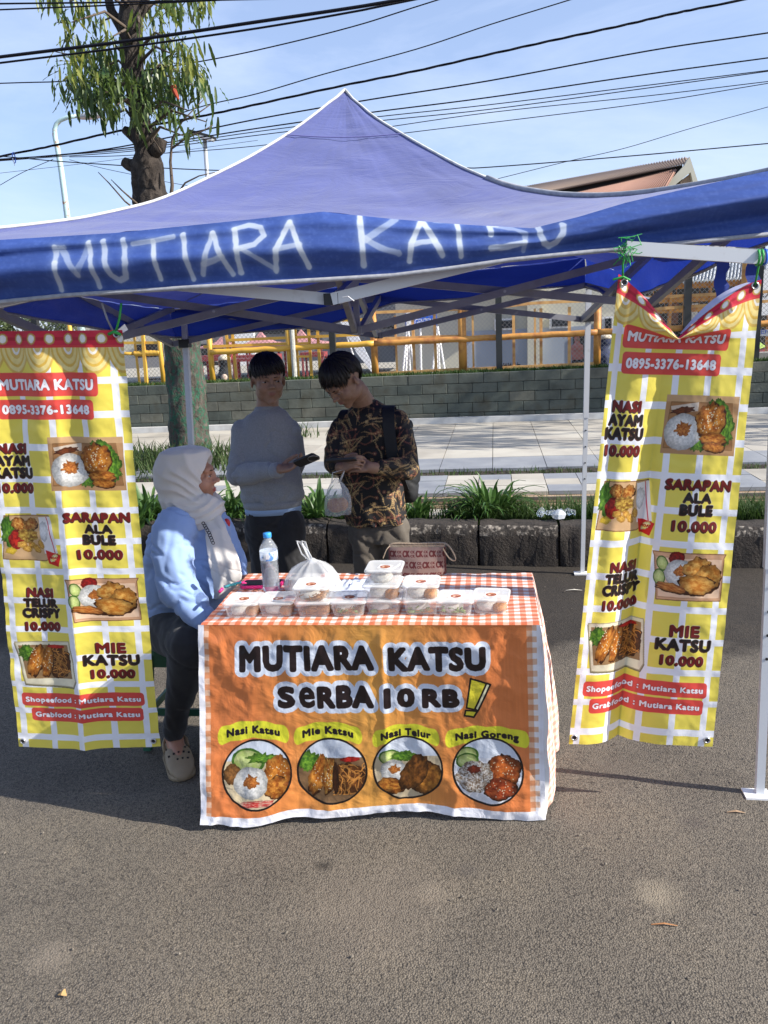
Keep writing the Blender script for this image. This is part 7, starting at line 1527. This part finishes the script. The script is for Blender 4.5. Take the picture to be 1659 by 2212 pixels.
# ---- boy in the batik shirt
Y2 = 3.95; g2 = np.array([PY(820, 1200, Y2)[0], Y2, 0.0])
boy2 = thing('person', 'boy with bowed head in a black and gold batik shirt typing on his phone', 'person', g2)
HC2 = PY(743, 826, Y2 - .10); H2 = HM(HC2, math.radians(-34), math.radians(40), math.radians(-6), 1.03)
body = MB(); head_shape(body, H2); nb2 = PY(790, 880, Y2 + .03); chain(body, [H2 @ Vector((0, .028, -.07)), nb2], [.052, .060])
torso(body, [(885, 760, 815), (905, 735, 850), (960, 745, 850), (1060, 765, 850), (1110, 775, 850)], Y2 + .03, -.15, .5)
S2r, E2r, W2r = PY(738, 920, Y2 - .02), PY(722, 1000, Y2 - .12), PY(736, 1010, Y2 - .30); S2l, E2l, W2l = PY(862, 910, Y2 + .02), PY(882, 1012, Y2 - .08), PY(806, 1011, Y2 - .28)
chain(body, [S2r, E2r, W2r], [.044, .036, .026]); chain(body, [S2l, E2l, W2l, PY(797, 1009, Y2 - .29)], [.044, .036, .028, .026])
hand(body, PY(800, 1009, Y2 - .29), (-1, -.12, .12), (.1, -.75, .55), .98, (.45, .6, .5), 1, .35, .04); hand(body, PY(735, 1011, Y2 - .29), (.55, -.35, .28), (-.45, -.6, .3), .95, (.5, .7, .5), -1, .3, .04)
for s_, px in ((-1, 792), (1, 850)): L_ = leg_pts(px, 0, ytop=1175, Y=Y2); chain(body, L_, [.065, .05, .034]); f_ = L_[2]; chain(body, [(f_[0], f_[1] + .03, .05), (f_[0] + .03 * s_, f_[1] - .14, .035)], [.035, .028])
finish(meld(body, .0038, 5, .5), 'body', M['skin2'], boy2); head_parts(boy2, H2, M['skin2'], M['brow'], M['lip1'], (0, -.6), open_=.22); hair_cap(boy2, H2, 9, .056, .036, -.05, 600, 1.0, -.6, .024)
def batik_canvas():
    N = 640; c = Canvas(N, N, C8(16, 13, 15)); q = random.Random(12); G_ = [C8(190, 150, 96), C8(214, 180, 122), C8(160, 112, 74), C8(150, 84, 66)]
    def wl(pts, r_, col):
        for ox in (-N, 0, N):
            for oy in (-N, 0, N):
                P_ = [(x + ox, y + oy) for x, y in pts]
                if max(p[0] for p in P_) > -5 and min(p[0] for p in P_) < N + 5 and max(p[1] for p in P_) > -5 and min(p[1] for p in P_) < N + 5: _line_small(c, P_, r_, col)
    for k in range(30):
        x, y, a, cv = q.uniform(0, N), q.uniform(0, N), q.uniform(0, 6.28), q.uniform(-.12, .12); col = q.choice(G_); pts = []
        for i in range(22):
            pts.append((x, y)); a += cv + .10 * math.sin(i * .5); x += math.cos(a) * 13; y += math.sin(a) * 13
            if i % 2 and i > 1:
                for s_ in (-1, 1): b_ = a + s_ * .9; wl([(x, y), (x + math.cos(b_) * 11, y + math.sin(b_) * 11), (x + math.cos(b_ - s_ * .3) * 19, y + math.sin(b_ - s_ * .3) * 19)], 2.2, col)
        wl(pts, 1.8, col)
    for k in range(16):
        x, y = q.uniform(0, N), q.uniform(0, N); R_ = q.uniform(16, 34); col = q.choice(G_)
        for j in range(6):
            a = j * math.pi / 3; pp = [(x + math.cos(a + u_) * R_ * k2, y + math.sin(a + u_) * R_ * k2) for u_, k2 in ((-.5, .35), (-.32, .8), (0, 1), (.32, .8), (.5, .35))]; wl(pp, 2.2, col)
        wl([(x + math.cos(u_) * R_ * .2, y + math.sin(u_) * R_ * .2) for u_ in np.linspace(0, 6.3, 9)], 2.4, C8(226, 196, 140))
    return c
M['batik'], nt, b = _new('black_gold_batik'); ti = nt.nodes.new('ShaderNodeTexImage'); ti.image = batik_canvas().image('batik_print'); ti.projection = 'BOX'; ti.projection_blend = .25
tc = nt.nodes.new('ShaderNodeTexCoord'); mp = nt.nodes.new('ShaderNodeMapping'); mp.inputs['Scale'].default_value = (4.6, 4.6, 4.6); nt.links.new(tc.outputs['Object'], mp.inputs[0]); nt.links.new(mp.outputs[0], ti.inputs[0]); nt.links.new(ti.outputs[0], b.inputs['Base Color']); b.inputs['Roughness'].default_value = .75
sh = MB(); torso(sh, [(868, 768, 812, .02, .85), (878, 752, 830, .02, .75), (890, 738, 852, .02, .7), (905, 728, 868, .02, .64), (940, 724, 872, .02, .62), (1000, 730, 874, .02, .64), (1060, 738, 876, .01, .66), (1110, 744, 880, .01, .68), (1130, 748, 880, .01, .68)], Y2, -.12)
chain(sh, [S2r + [.01, 0, -.01], (S2r + E2r) / 2, E2r], [.060, .058, .052]); chain(sh, [E2r, W2r + (E2r - W2r) * .25], [.052, .044]); chain(sh, [S2l + [-.01, 0, -.005], (S2l + E2l) / 2, E2l], [.064, .060, .056]); chain(sh, [E2l, (E2l + W2l) / 2, W2l + (E2l - W2l) * .15], [.056, .052, .042])
finish(meld(sh, .0065, 5, .6, folds(10, .009, 6)), 'batik_shirt', M['batik'], boy2)
cl_ = [ell_ring(PY(788, 872 - k * 7, Y2 + .015), .056 - .004 * k, .052, -.1, 24, 2) for k in (-.6, 0, 1, 1.3)]; part(MB().loft(cl_, cap=False), 'shirt_collar', M['batik'], boy2, True)
tr = MB(); torso(tr, [(1110, 754, 868, .01, .6), (1140, 752, 878, .01, .62), (1170, 753, 884, .01, .6)], Y2, -.12)
for px in (790, 853): L_ = leg_pts(px, 0, ytop=1140, Y=Y2); chain(tr, L_, [.080, .072, .064])
finish(meld(tr, .008, 4, .6, folds(12, .008, 9)), 'trousers', M['brownp'], boy2)
for s_, px in ((-1, 792), (1, 850)):
    f_ = leg_pts(px, 0, Y=Y2)[2]; mb = MB(); mb.loft([[(f_[0] + x * w_, f_[1] - .04 + y * w_, z) for x, y, _ in rrect(.088, .25, .04, 0)] for w_, z in ((.98, .004), (1, .02), (.95, .05), (.7, .085))]); part(mb, 'shoe', M['plastic_black'], boy2, True)
phone_at('phone', 'black phone held in both hands by the boy in the batik shirt', PY(737, 994, Y2 - .36), (.96, .1, .02), (.1, -.30, -.9), M['plastic_black'], 1, False, .9)
# backpack
M['pack'] = mat('black_nylon', (.010, .011, .013), .7, bump=.3, bscale=60, bdist=.004)
a = PY(835, 985, Y2 + .17); bp = thing('backpack', 'black backpack worn by the boy in the batik shirt', 'backpack', a); mb = MB()
rings = [[(a[0] + .02 + x, a[1] + .03 + y, a[2] + z) for x, y, _ in rrect(w_, d_, .05, 0)] for w_, d_, z in ((.16, .08, .20), (.24, .13, .17), (.27, .15, .05), (.29, .17, -.12), (.28, .16, -.22), (.2, .10, -.25))]; mb.loft(rings); finish(meld(mb, .01, 6, .7, folds(12, .01, 3)), 'bag', M['pack'], bp)
def strap(pts, w, parent, m='pack', nm='shoulder_strap'):
    Q = [np.array(p) for p in pts]; D_, _ = densify(Q, [1] * len(Q), 26); 
    for _ in range(3): D_[1:-1] = .25 * D_[:-2] + .5 * D_[1:-1] + .25 * D_[2:]
    mb = MB(); rings = []
    for i, p in enumerate(D_):
        t_ = Vector(tuple(D_[min(i + 1, 25)] - D_[max(i - 1, 0)])).normalized(); side = Vector((1, .1, 0)); side = (side - t_ * side.dot(t_)).normalized() * w / 2; up = t_.cross(side).normalized() * .004; p = V(p); rings.append([p - side - up, p + side - up, p + side + up, p - side + up])
    return part(mb.loft(rings), nm, M[m], parent)
strap([PY(850, 915, Y2 + .14), PY(842, 872, Y2 + .05), PY(838, 885, Y2 - .055), PY(840, 930, Y2 - .088), PY(848, 985, Y2 - .092), PY(860, 1030, Y2 - .06), PY(872, 1060, Y2 + .06)], .058, bp)
strap([PY(775, 915, Y2 + .14), PY(752, 880, Y2 + .06), PY(738, 900, Y2 - .04), PY(736, 940, Y2 - .075), PY(738, 990, Y2 - .075), PY(742, 1040, Y2 - .02), PY(760, 1070, Y2 + .08)], .05, bp)
# plastic bag hanging from his hand
p = PY(731, 1112, Y2 - .34); hb2 = film_bag('plastic_bag', 'thin white plastic bag of food hanging from the hand of the boy in batik', (p[0], p[1], p[2]), .125, .08, .175, 11, .1)
tp = PY(745, 1014, Y2 - .32); L0 = Vector(tuple(tp - p))
for dx in (-.03, .022): MB().tube([(dx * .7, 0, .155), (dx * 1.0 + L0.x * .4, -.004, .20), tuple(L0)], [.016, .008, .004], 8, flat=.35).obj('handle', M['film'], hb2, True)
mb = MB(); mb.ball((-.01, 0, .045), (.042, .026, .035)).ball((.02, 0, .05), (.03, .024, .032)); finish_me = mb.mesh('packed_food', M['fried'], True); link('packed_food', finish_me, hb2); hb2.children[0].data.materials[0] = alpha_mat('thinner_film', (.78, .8, .82), .26, .2, 1, 26)

# ---- seated woman
Y3 = 2.95; gw = np.array([sx0, sy0 - .02, 0.0])
wom = thing('person', 'seated woman in a pale grey hijab and light blue shirt facing the boys', 'person', gw)
HC3 = PY(412, 1035, Y3); H3 = HM(HC3, math.radians(97), math.radians(-4), math.radians(2), 1.0)
body = MB(); head_shape(body, H3); nb3 = PY(405, 1110, Y3 + .0); chain(body, [H3 @ Vector((0, .028, -.07)), nb3], [.055, .065])
rows3 = [(1108, 372, 455, 0, .9), (1125, 345, 482, 0, .75), (1150, 325, 498, 0, .68), (1200, 318, 502, 0, .66), (1250, 318, 498, 0, .68), (1300, 322, 486, 0, .7), (1345, 328, 470, 0, .72)]
torso(body, [(a_, b_ + 16, c_ - 16, d_, e_ * .9) for a_, b_, c_, d_, e_ in rows3], Y3, .55)
S3n, E3n, W3n = PY(362, 1152, Y3 - .14), PY(384, 1268, Y3 - .20), PY(440, 1336, Y3 - .24); S3f, E3f, W3f = PY(478, 1134, Y3 + .13), PY(508, 1218, Y3 + .10), PY(513, 1246, Y3 + .0)
chain(body, [S3n, E3n, W3n], [.055, .045, .03]); hand(body, W3n, (.8, .1, -.55), (.1, -.9, .2), .98, (.3, .4, .3), 1); chain(body, [S3f, E3f, W3f], [.04, .034, .026]); hand(body, W3f, (.85, -.35, -.12), (.1, .0, 1), .95, (.15, .25, .2), 1)
Hn, Kn, An = PY(352, 1352, Y3 + .02), PY(408, 1392, Y3 - .27), PY(376, 1588, Y3 - .15); Hf, Kf, Af = PY(400, 1352, Y3 + .12), PY(480, 1392, Y3 - .04), PY(470, 1580, Y3 + .02)
chain(body, [Hn, Kn, An], [.08, .055, .036]); chain(body, [Hf, Kf, Af], [.08, .055, .036])
foot_dir = np.array([.5, -.86, 0]); An0 = np.array([An[0], An[1], .085]); chain(body, [An, An0, An0 + foot_dir * .10 + [0, 0, -.035]], [.036, .036, .03])
Af0 = np.array([Af[0], Af[1], .085]); chain(body, [Af, Af0, Af0 + foot_dir * .10 + [0, 0, -.035]], [.036, .036, .03])
finish(meld(body, .0038, 5, .5), 'body', M['skin3'], wom); head_parts(wom, H3, M['skin3'], M['brow'], M['lip3'], (.2, .2))
bs_ = MB(); torso(bs_, rows3, Y3, .55); chain(bs_, [S3n + [.02, .03, .01], (S3n + E3n) / 2, E3n], [.088, .082, .074]); chain(bs_, [E3n, (E3n + W3n) / 2, W3n], [.074, .064, .046]); chain(bs_, [S3f + [-.02, -.02, .005], E3f, W3f + (E3f - W3f) * .12], [.074, .060, .042])
def bl_f(co, no):
    e = np.exp(-(((co - E3n) ** 2).sum(1)) / .012); u = co[:, 0] * 6 - co[:, 2] * 5; v = co[:, 2] * 14 + co[:, 0] * 8 + co[:, 1] * 6; return .006 * fbm(co[:, 0] * 6, co[:, 2] * 6, 12, 2) - .010 * (1 - np.clip(np.abs(fbm(u * .6, v * .5, 31, 2)) * 5, 0, 1)) * (.3 + e) - .007 * (1 - np.clip(np.abs(fbm(u * 1.2 + 5, v, 37, 2)) * 5, 0, 1)) + .003 * fbm(co[:, 0] * 22, co[:, 2] * 14 + co[:, 1] * 12, 19, 2)
finish(meld(bs_, .0065, 5, .6, bl_f), 'shirt', M['bluesh'], wom)
part(MB().tube([W3n + (W3n - E3n) * t for t in (-.12, -.06, .04, .1)], [.047, .050, .049, .045], 20), 'cuff', M['bluesh'], wom, True)
tr = MB(); torso(tr, [(1325, 332, 460, 0, .85), (1350, 326, 470, 0, .9), (1385, 330, 460, 0, .85)], Y3 + .02, .4)
chain(tr, [Hn, (Hn + Kn) / 2 + [0, 0, .0], Kn], [.105, .098, .080]); chain(tr, [Kn, Kn * .62 + An * .38, An + (Kn - An) * .06], [.080, .068, .046]); chain(tr, [Hf, Kf, Af], [.10, .078, .046])
finish(meld(tr, .008, 4, .6, folds(12, .006, 14)), 'trousers', M['blackp'], wom)
# hijab
hj = MB(); rings = []
for py, l, r2, d, dy in ((963, 380, 420, .95, .0), (966, 364, 438, .9, .0), (974, 348, 451, .92, .0), (992, 340, 455, .88, 0), (1010, 334, 457, .9, 0), (1030, 333, 456, .9, 0), (1048, 337, 455, .92, 0), (1064, 345, 459, .92, 0), (1078, 354, 468, .9, -.005), (1090, 364, 477, .92, -.01), (1102, 376, 483, .95, -.015), (1115, 392, 484, 1.0, -.02), (1128, 412, 480, 1.1, -.03), (1138, 432, 470, 1.2, -.035)):
    a_, b_ = PY(l, py, Y3 + dy), PY(r2, py, Y3 + dy); c = (a_ + b_) / 2; w_ = abs(b_[0] - a_[0]) / 2; rings.append([(p_[0], p_[1], p_[2] + (p_[0] - c[0]) * (.35 if py > 1070 else 0)) for p_ in ell_ring((c[0], Y3 + dy, c[2]), w_, w_ * d, 0, 64, 2.15)])
hj.loft(rings)
pin = PY(468, 1084, Y3); low = PY(428, 1062, Y3)
def hj_f(co, no):
    dx, dz = co[:, 0] - pin[0], co[:, 2] - pin[2]; th_ = np.arctan2(dz, -dx); rr_ = np.hypot(dx, dz); w1 = np.clip((rr_ - .02) / .08, 0, 1) * np.clip((.27 - rr_) / .12, .25, 1) * np.clip((1.75 - th_) * 2, 0, 1) * np.clip((th_ + .25) * 3, 0, 1)
    rad = (1 - np.abs(np.sin(th_ * 9.5 + 1.9 * fbm(co[:, 0] * 7, co[:, 2] * 7 + co[:, 1] * 5, 3, 2)))) * w1
    d2 = np.hypot(co[:, 0] - low[0], (co[:, 2] - low[2]) * 1.3); w2 = np.clip((low[2] - .005 - co[:, 2]) / .03, 0, 1)
    con = (1 - np.abs(np.sin(d2 * 92 + 1.4 * fbm(co[:, 0] * 8, co[:, 2] * 8, 5, 2)))) * w2
    return .010 * rad - .003 + .0095 * con + .003 * fbm(co[:, 0] * 14, co[:, 2] * 14 + co[:, 1] * 9, 7, 3)
hme = meld(hj, .0045, 4, .5, hj_f)
# the cloth opens round the face: press the part before the face back behind it
co = np.empty(len(hme.vertices) * 3); hme.vertices.foreach_get('co', co); co = co.reshape(-1, 3); inv = np.array(H3.inverted()); lc = co @ inv[:3, :3].T + inv[:3, 3]
opn = ((lc[:, 0] / .060) ** 2 + ((lc[:, 2] + .012) / .083) ** 2); m_ = (lc[:, 1] < -.02) & (opn < 1.25); k_ = np.clip((1.25 - opn) / .28, 0, 1); lc[:, 1] = np.where(m_, lc[:, 1] * (1 - k_) + np.maximum(lc[:, 1], -.030) * k_, lc[:, 1]); M_ = np.array(H3); co = lc @ M_[:3, :3].T + M_[:3, 3]
hme.vertices.foreach_set('co', co.ravel()); hme.update(); finish(hme, 'hijab', M['hijab'], wom)
tl = MB(); path = [(452, 1110, -.06), (465, 1140, -.09), (474, 1175, -.11), (484, 1215, -.12), (493, 1250, -.10), (486, 1290, -.08)]; rings = []; D_, _ = densify([PY(a_, b_, Y3 + c_) for a_, b_, c_ in path], [1] * 6, 30)
for i, c in enumerate(D_):
    u_ = i / 29; w_ = .036 + .022 * min(1, u_ * 1.7) - .018 * max(0, u_ - .75) * 4 * .6; ring = []
    for j in range(40):
        a_ = 2 * math.pi * j / 40; x = math.cos(a_) * w_; y = math.sin(a_) * .018 + .0032 * math.sin(x * 150 + 2 * u_) * (1 if math.sin(a_) < 0 else -.5); ring.append((c[0] + x * .96, c[1] + y + x * .25, c[2] + x * .10))
    rings.append(ring)
tl.loft(rings); finish(meld(tl, .004, 2, .5, folds(20, .003, 4, (1, 1, .15))), 'hijab_tail', M['hijab'], wom)
ch_ = MB(); D_, _ = densify([PY(440, 1130, Y3 - .12), PY(452, 1150, Y3 - .14), PY(461, 1172, Y3 - .15)], [1] * 3, 9)
for i, c in enumerate(D_): ch_.tube([c + np.array([.006 * math.cos(a_), -.004 + .003 * (i % 2) * math.sin(a_), .006 * math.sin(a_)]) for a_ in np.linspace(0, 6.283, 9)], .0016, 5, cap=False)
part(ch_, 'necklace_chain', M['plastic_black'], wom); c = PY(490, 1130, Y3 + .048); part(MB().ball(c, (.014, .010, .019)), 'red_badge', mat('red_badge', (.5, .02, .03), .4), wom, True)
# clog on the near foot
M['clog'] = mat('beige_foam_clog', (.29, .22, .14), .55, (.24, .18, .11), 12)
def clog(base, d, z0=.003):
    d = np.array(d) / np.hypot(d[0], d[1]); s_ = np.array([-d[1], d[0], 0]); mb = MB(); rings = []
    for t_, w_, h_ in ((-.075, .028, .045), (-.07, .036, .05), (-.03, .040, .052), (.02, .045, .078), (.07, .052, .085), (.12, .054, .070), (.16, .046, .050), (.185, .026, .030), (.192, .010, .018)):
        ring = []
        for j in range(24):
            a_ = 2 * math.pi * j / 24; x = math.cos(a_) * w_; z = (math.sin(a_) * .5 + .5) ** .8 * h_; ring.append(base + d * t_ + s_ * x + np.array([0, 0, z0 + z]))
        rings.append(ring)
    mb.loft(rings); return mb, d, s_
for nm, A_ in (('near', An0), ('far', Af0)):
    base = np.array([A_[0], A_[1], 0.0]) + foot_dir * (-.0); mb, d_, s_ = clog(base, foot_dir); o = finish(meld(mb, .004, 3, .5), 'clog', M['clog'], wom)
    part(MB().loft([[base + d_ * (.05 + (x + .012) * k) + s_ * y * k + np.array([0, 0, z]) for x, y, _ in rrect(.245 * 1.0, .104, .05, 0)] for k, z in ((1, .002), (1.02, .012), (.98, .022))]), 'sole', M['clog'], wom)
    holes = MB()
    for r_ in range(4):
        for cidx in range(-1 if r_ % 2 else -2, 3 if not r_ % 2 else 2):
            t_ = .045 + r_ * .028; x = (cidx + (.5 if r_ % 2 else 0)) * .019; h_ = .003 + (.078, .084, .079, .066)[r_] * ((1 - min(abs(x) / .053, 1) ** 2) ** .5 * .5 + .5) ** .8; p_ = base + d_ * t_ + s_ * x + np.array([0, 0, h_]); holes.tube([p_ + np.array([0, 0, -.004]), p_ + np.array([0, 0, .0012])], .0042, 8)
    part(holes, 'vent_holes', M['plastic_black'], wom); D_ = [base + d_ * t_ + s_ * x + np.array([0, 0, z]) for t_, x, z in ((.03, -.046, .055), (-.0, -.045, .075), (-.03, -.03, .088), (-.04, 0, .092), (-.03, .03, .088), (0, .045, .075), (.03, .046, .055))]; part(MB().tube(D_, .007, 8, flat=1.4), 'heel_strap', M['clog'], wom, True)

# ---- people in the yard behind
def far_person(lab, px, top, y, yaw, cap, scarf, top_m, bot_m, face='skin2', hh=1.5, bag=False):
    a = PY(px, top, y); z0 = -.12; H = a[2] - z0; t = thing('person', lab, 'person', (a[0], y, z0)); k = H / 1.55; c = np.array([a[0], y, a[2] - .11 * k]); M4 = HM(c, yaw, 0, 0, k); body = MB(); head_shape(body, M4)
    chain(body, [c + [0, 0, -.1 * k], c + [0, 0, -.2 * k]], [.05 * k, .08 * k]); rows = [[ell_ring((c[0], y, c[2] - dz * k), w_ * k, d_ * k, yaw) for dz, w_, d_ in ((.16, .08, .07), (.22, .17, .1), (.45, .15, .1), (.65, .16, .11))]]; body.loft(rows[0])
    for s_ in (-1, 1):
        sx_ = math.cos(yaw) * s_, math.sin(yaw) * s_; sh_ = c + np.array([sx_[0] * .17 * k, sx_[1] * .17 * k, -.24 * k]); f_ = np.array([math.sin(yaw), -math.cos(yaw), 0]); chain(body, [sh_, sh_ + [0, 0, -.28 * k], sh_ + f_ * .15 * k + [0, 0, -.42 * k]], [.045 * k, .038 * k, .028 * k]); chain(body, [c + np.array([sx_[0] * .08 * k, sx_[1] * .08 * k, -.65 * k]), np.array([c[0] + sx_[0] * .09 * k, y + sx_[1] * .09 * k, z0 + .05])], [.08 * k, .045 * k])
    finish(meld(body, .014, 3, .5), 'body', M[face], t)
    if scarf:
        hjm = MB(); hjm.add([M4 @ (Vector((0, .025, .015)) + Vector(v)) for v in _ball((.098, .11, .125))[0]], _ball((.098, .11, .125))[1]); hjm.loft([ell_ring((c[0], y, c[2] - dz * k), w_ * k, d_ * k, yaw) for dz, w_, d_ in ((.06, .08, .08), (.14, .10, .10), (.24, .20, .14), (.36, .21, .15), (.38, .2, .14))]); 
        hjm.v = [tuple(v) for v in hjm.v]; finish(meld(hjm, .014, 4, .6), 'headscarf', M[scarf], t)
        fc = M4 @ Vector((0, -.088, -.01)); part(MB().add([M4 @ (Vector((0, -.045, -.02)) + Vector(v)) for v in _ball((.052, .060, .068))[0]], _ball((.052, .060, .068))[1]), 'face', M[face], t, True)
    tm = MB(); tm.loft([ell_ring((c[0], y, c[2] - dz * k), w_ * k, d_ * k, yaw) for dz, w_, d_ in ((.2, .13, .09), (.25, .19, .12), (.45, .18, .12), (.72, .20, .14))]); 
    for s_ in (-1, 1): sh_ = c + np.array([math.cos(yaw) * s_ * .17 * k, math.sin(yaw) * s_ * .17 * k, -.25 * k]); chain(tm, [sh_, sh_ + [0, 0, -.28 * k], sh_ + f_ * .13 * k + [0, 0, -.38 * k]], [.062 * k, .055 * k, .045 * k])
    finish(meld(tm, .014, 4, .6), 'top', M[top_m], t); bm2 = MB(); bm2.loft([ell_ring((c[0], y, zz_), w_ * k, d_ * k, yaw) for zz_, w_, d_ in ((c[2] - .68 * k, .18, .13), (c[2] - 1.0 * k, .2, .16), (z0 + .04, .22, .2))]); part(bm2, 'skirt', M[bot_m], t, True)
    if cap:
        cp = MB(); cp.add([M4 @ (Vector((0, .02, .07)) + Vector((v[0], v[1], max(v[2], -.02)))) for v in _ball((.105, .118, .085))[0]], _ball((.105, .118, .085))[1]); 
        cp.add([M4 @ Vector((x, -.08 - (0 if e_ == 0 else .075) * (1 - (x / .1) ** 2), .055 - .02 * e_)) for e_ in (0, 1) for x in np.linspace(-.075, .075, 9)] + [M4 @ Vector((x, -.08 - (0 if e_ == 0 else .075) * (1 - (x / .1) ** 2), .047 - .02 * e_)) for e_ in (0, 1) for x in np.linspace(-.075, .075, 9)], [(i, i + 1, i + 10, i + 9) for i in range(8)] + [(18 + i + 9, 18 + i + 10, 18 + i + 1, 18 + i) for i in range(8)] + [(9 + i, 10 + i, 28 + i, 27 + i) for i in range(8)])
        part(cp, 'cap', M['capm'], t, True)
    return t
M['capm'] = mat('beige_cap', (.5, .44, .34), .8, (.6, .55, .45), 30); M['scarfb'] = mat('black_scarf', (.012, .012, .014), .8); M['scarfp'] = mat('dusty_pink_scarf', (.40, .16, .13), .8); M['navy'] = mat('navy_cloth', (.015, .022, .06), .8); M['beige'] = mat('beige_blouse', (.46, .35, .28), .8)
far_person('woman in beige cap and black headscarf behind the yellow fence at the left', 482, 771, 13.2, math.radians(-75), True, 'scarfb', 'beige', 'scarfb')
far_person('person in pale cap and navy cape behind the fence beside the right banner', 1303, 724, 13.4, math.radians(-85), True, 'navy', 'navy', 'navy')
far_person('distant woman in dusty pink headscarf and dark robe by the building door', 1247, 726, 24, math.radians(20), False, 'scarfp', 'scarfp', 'scarfb')
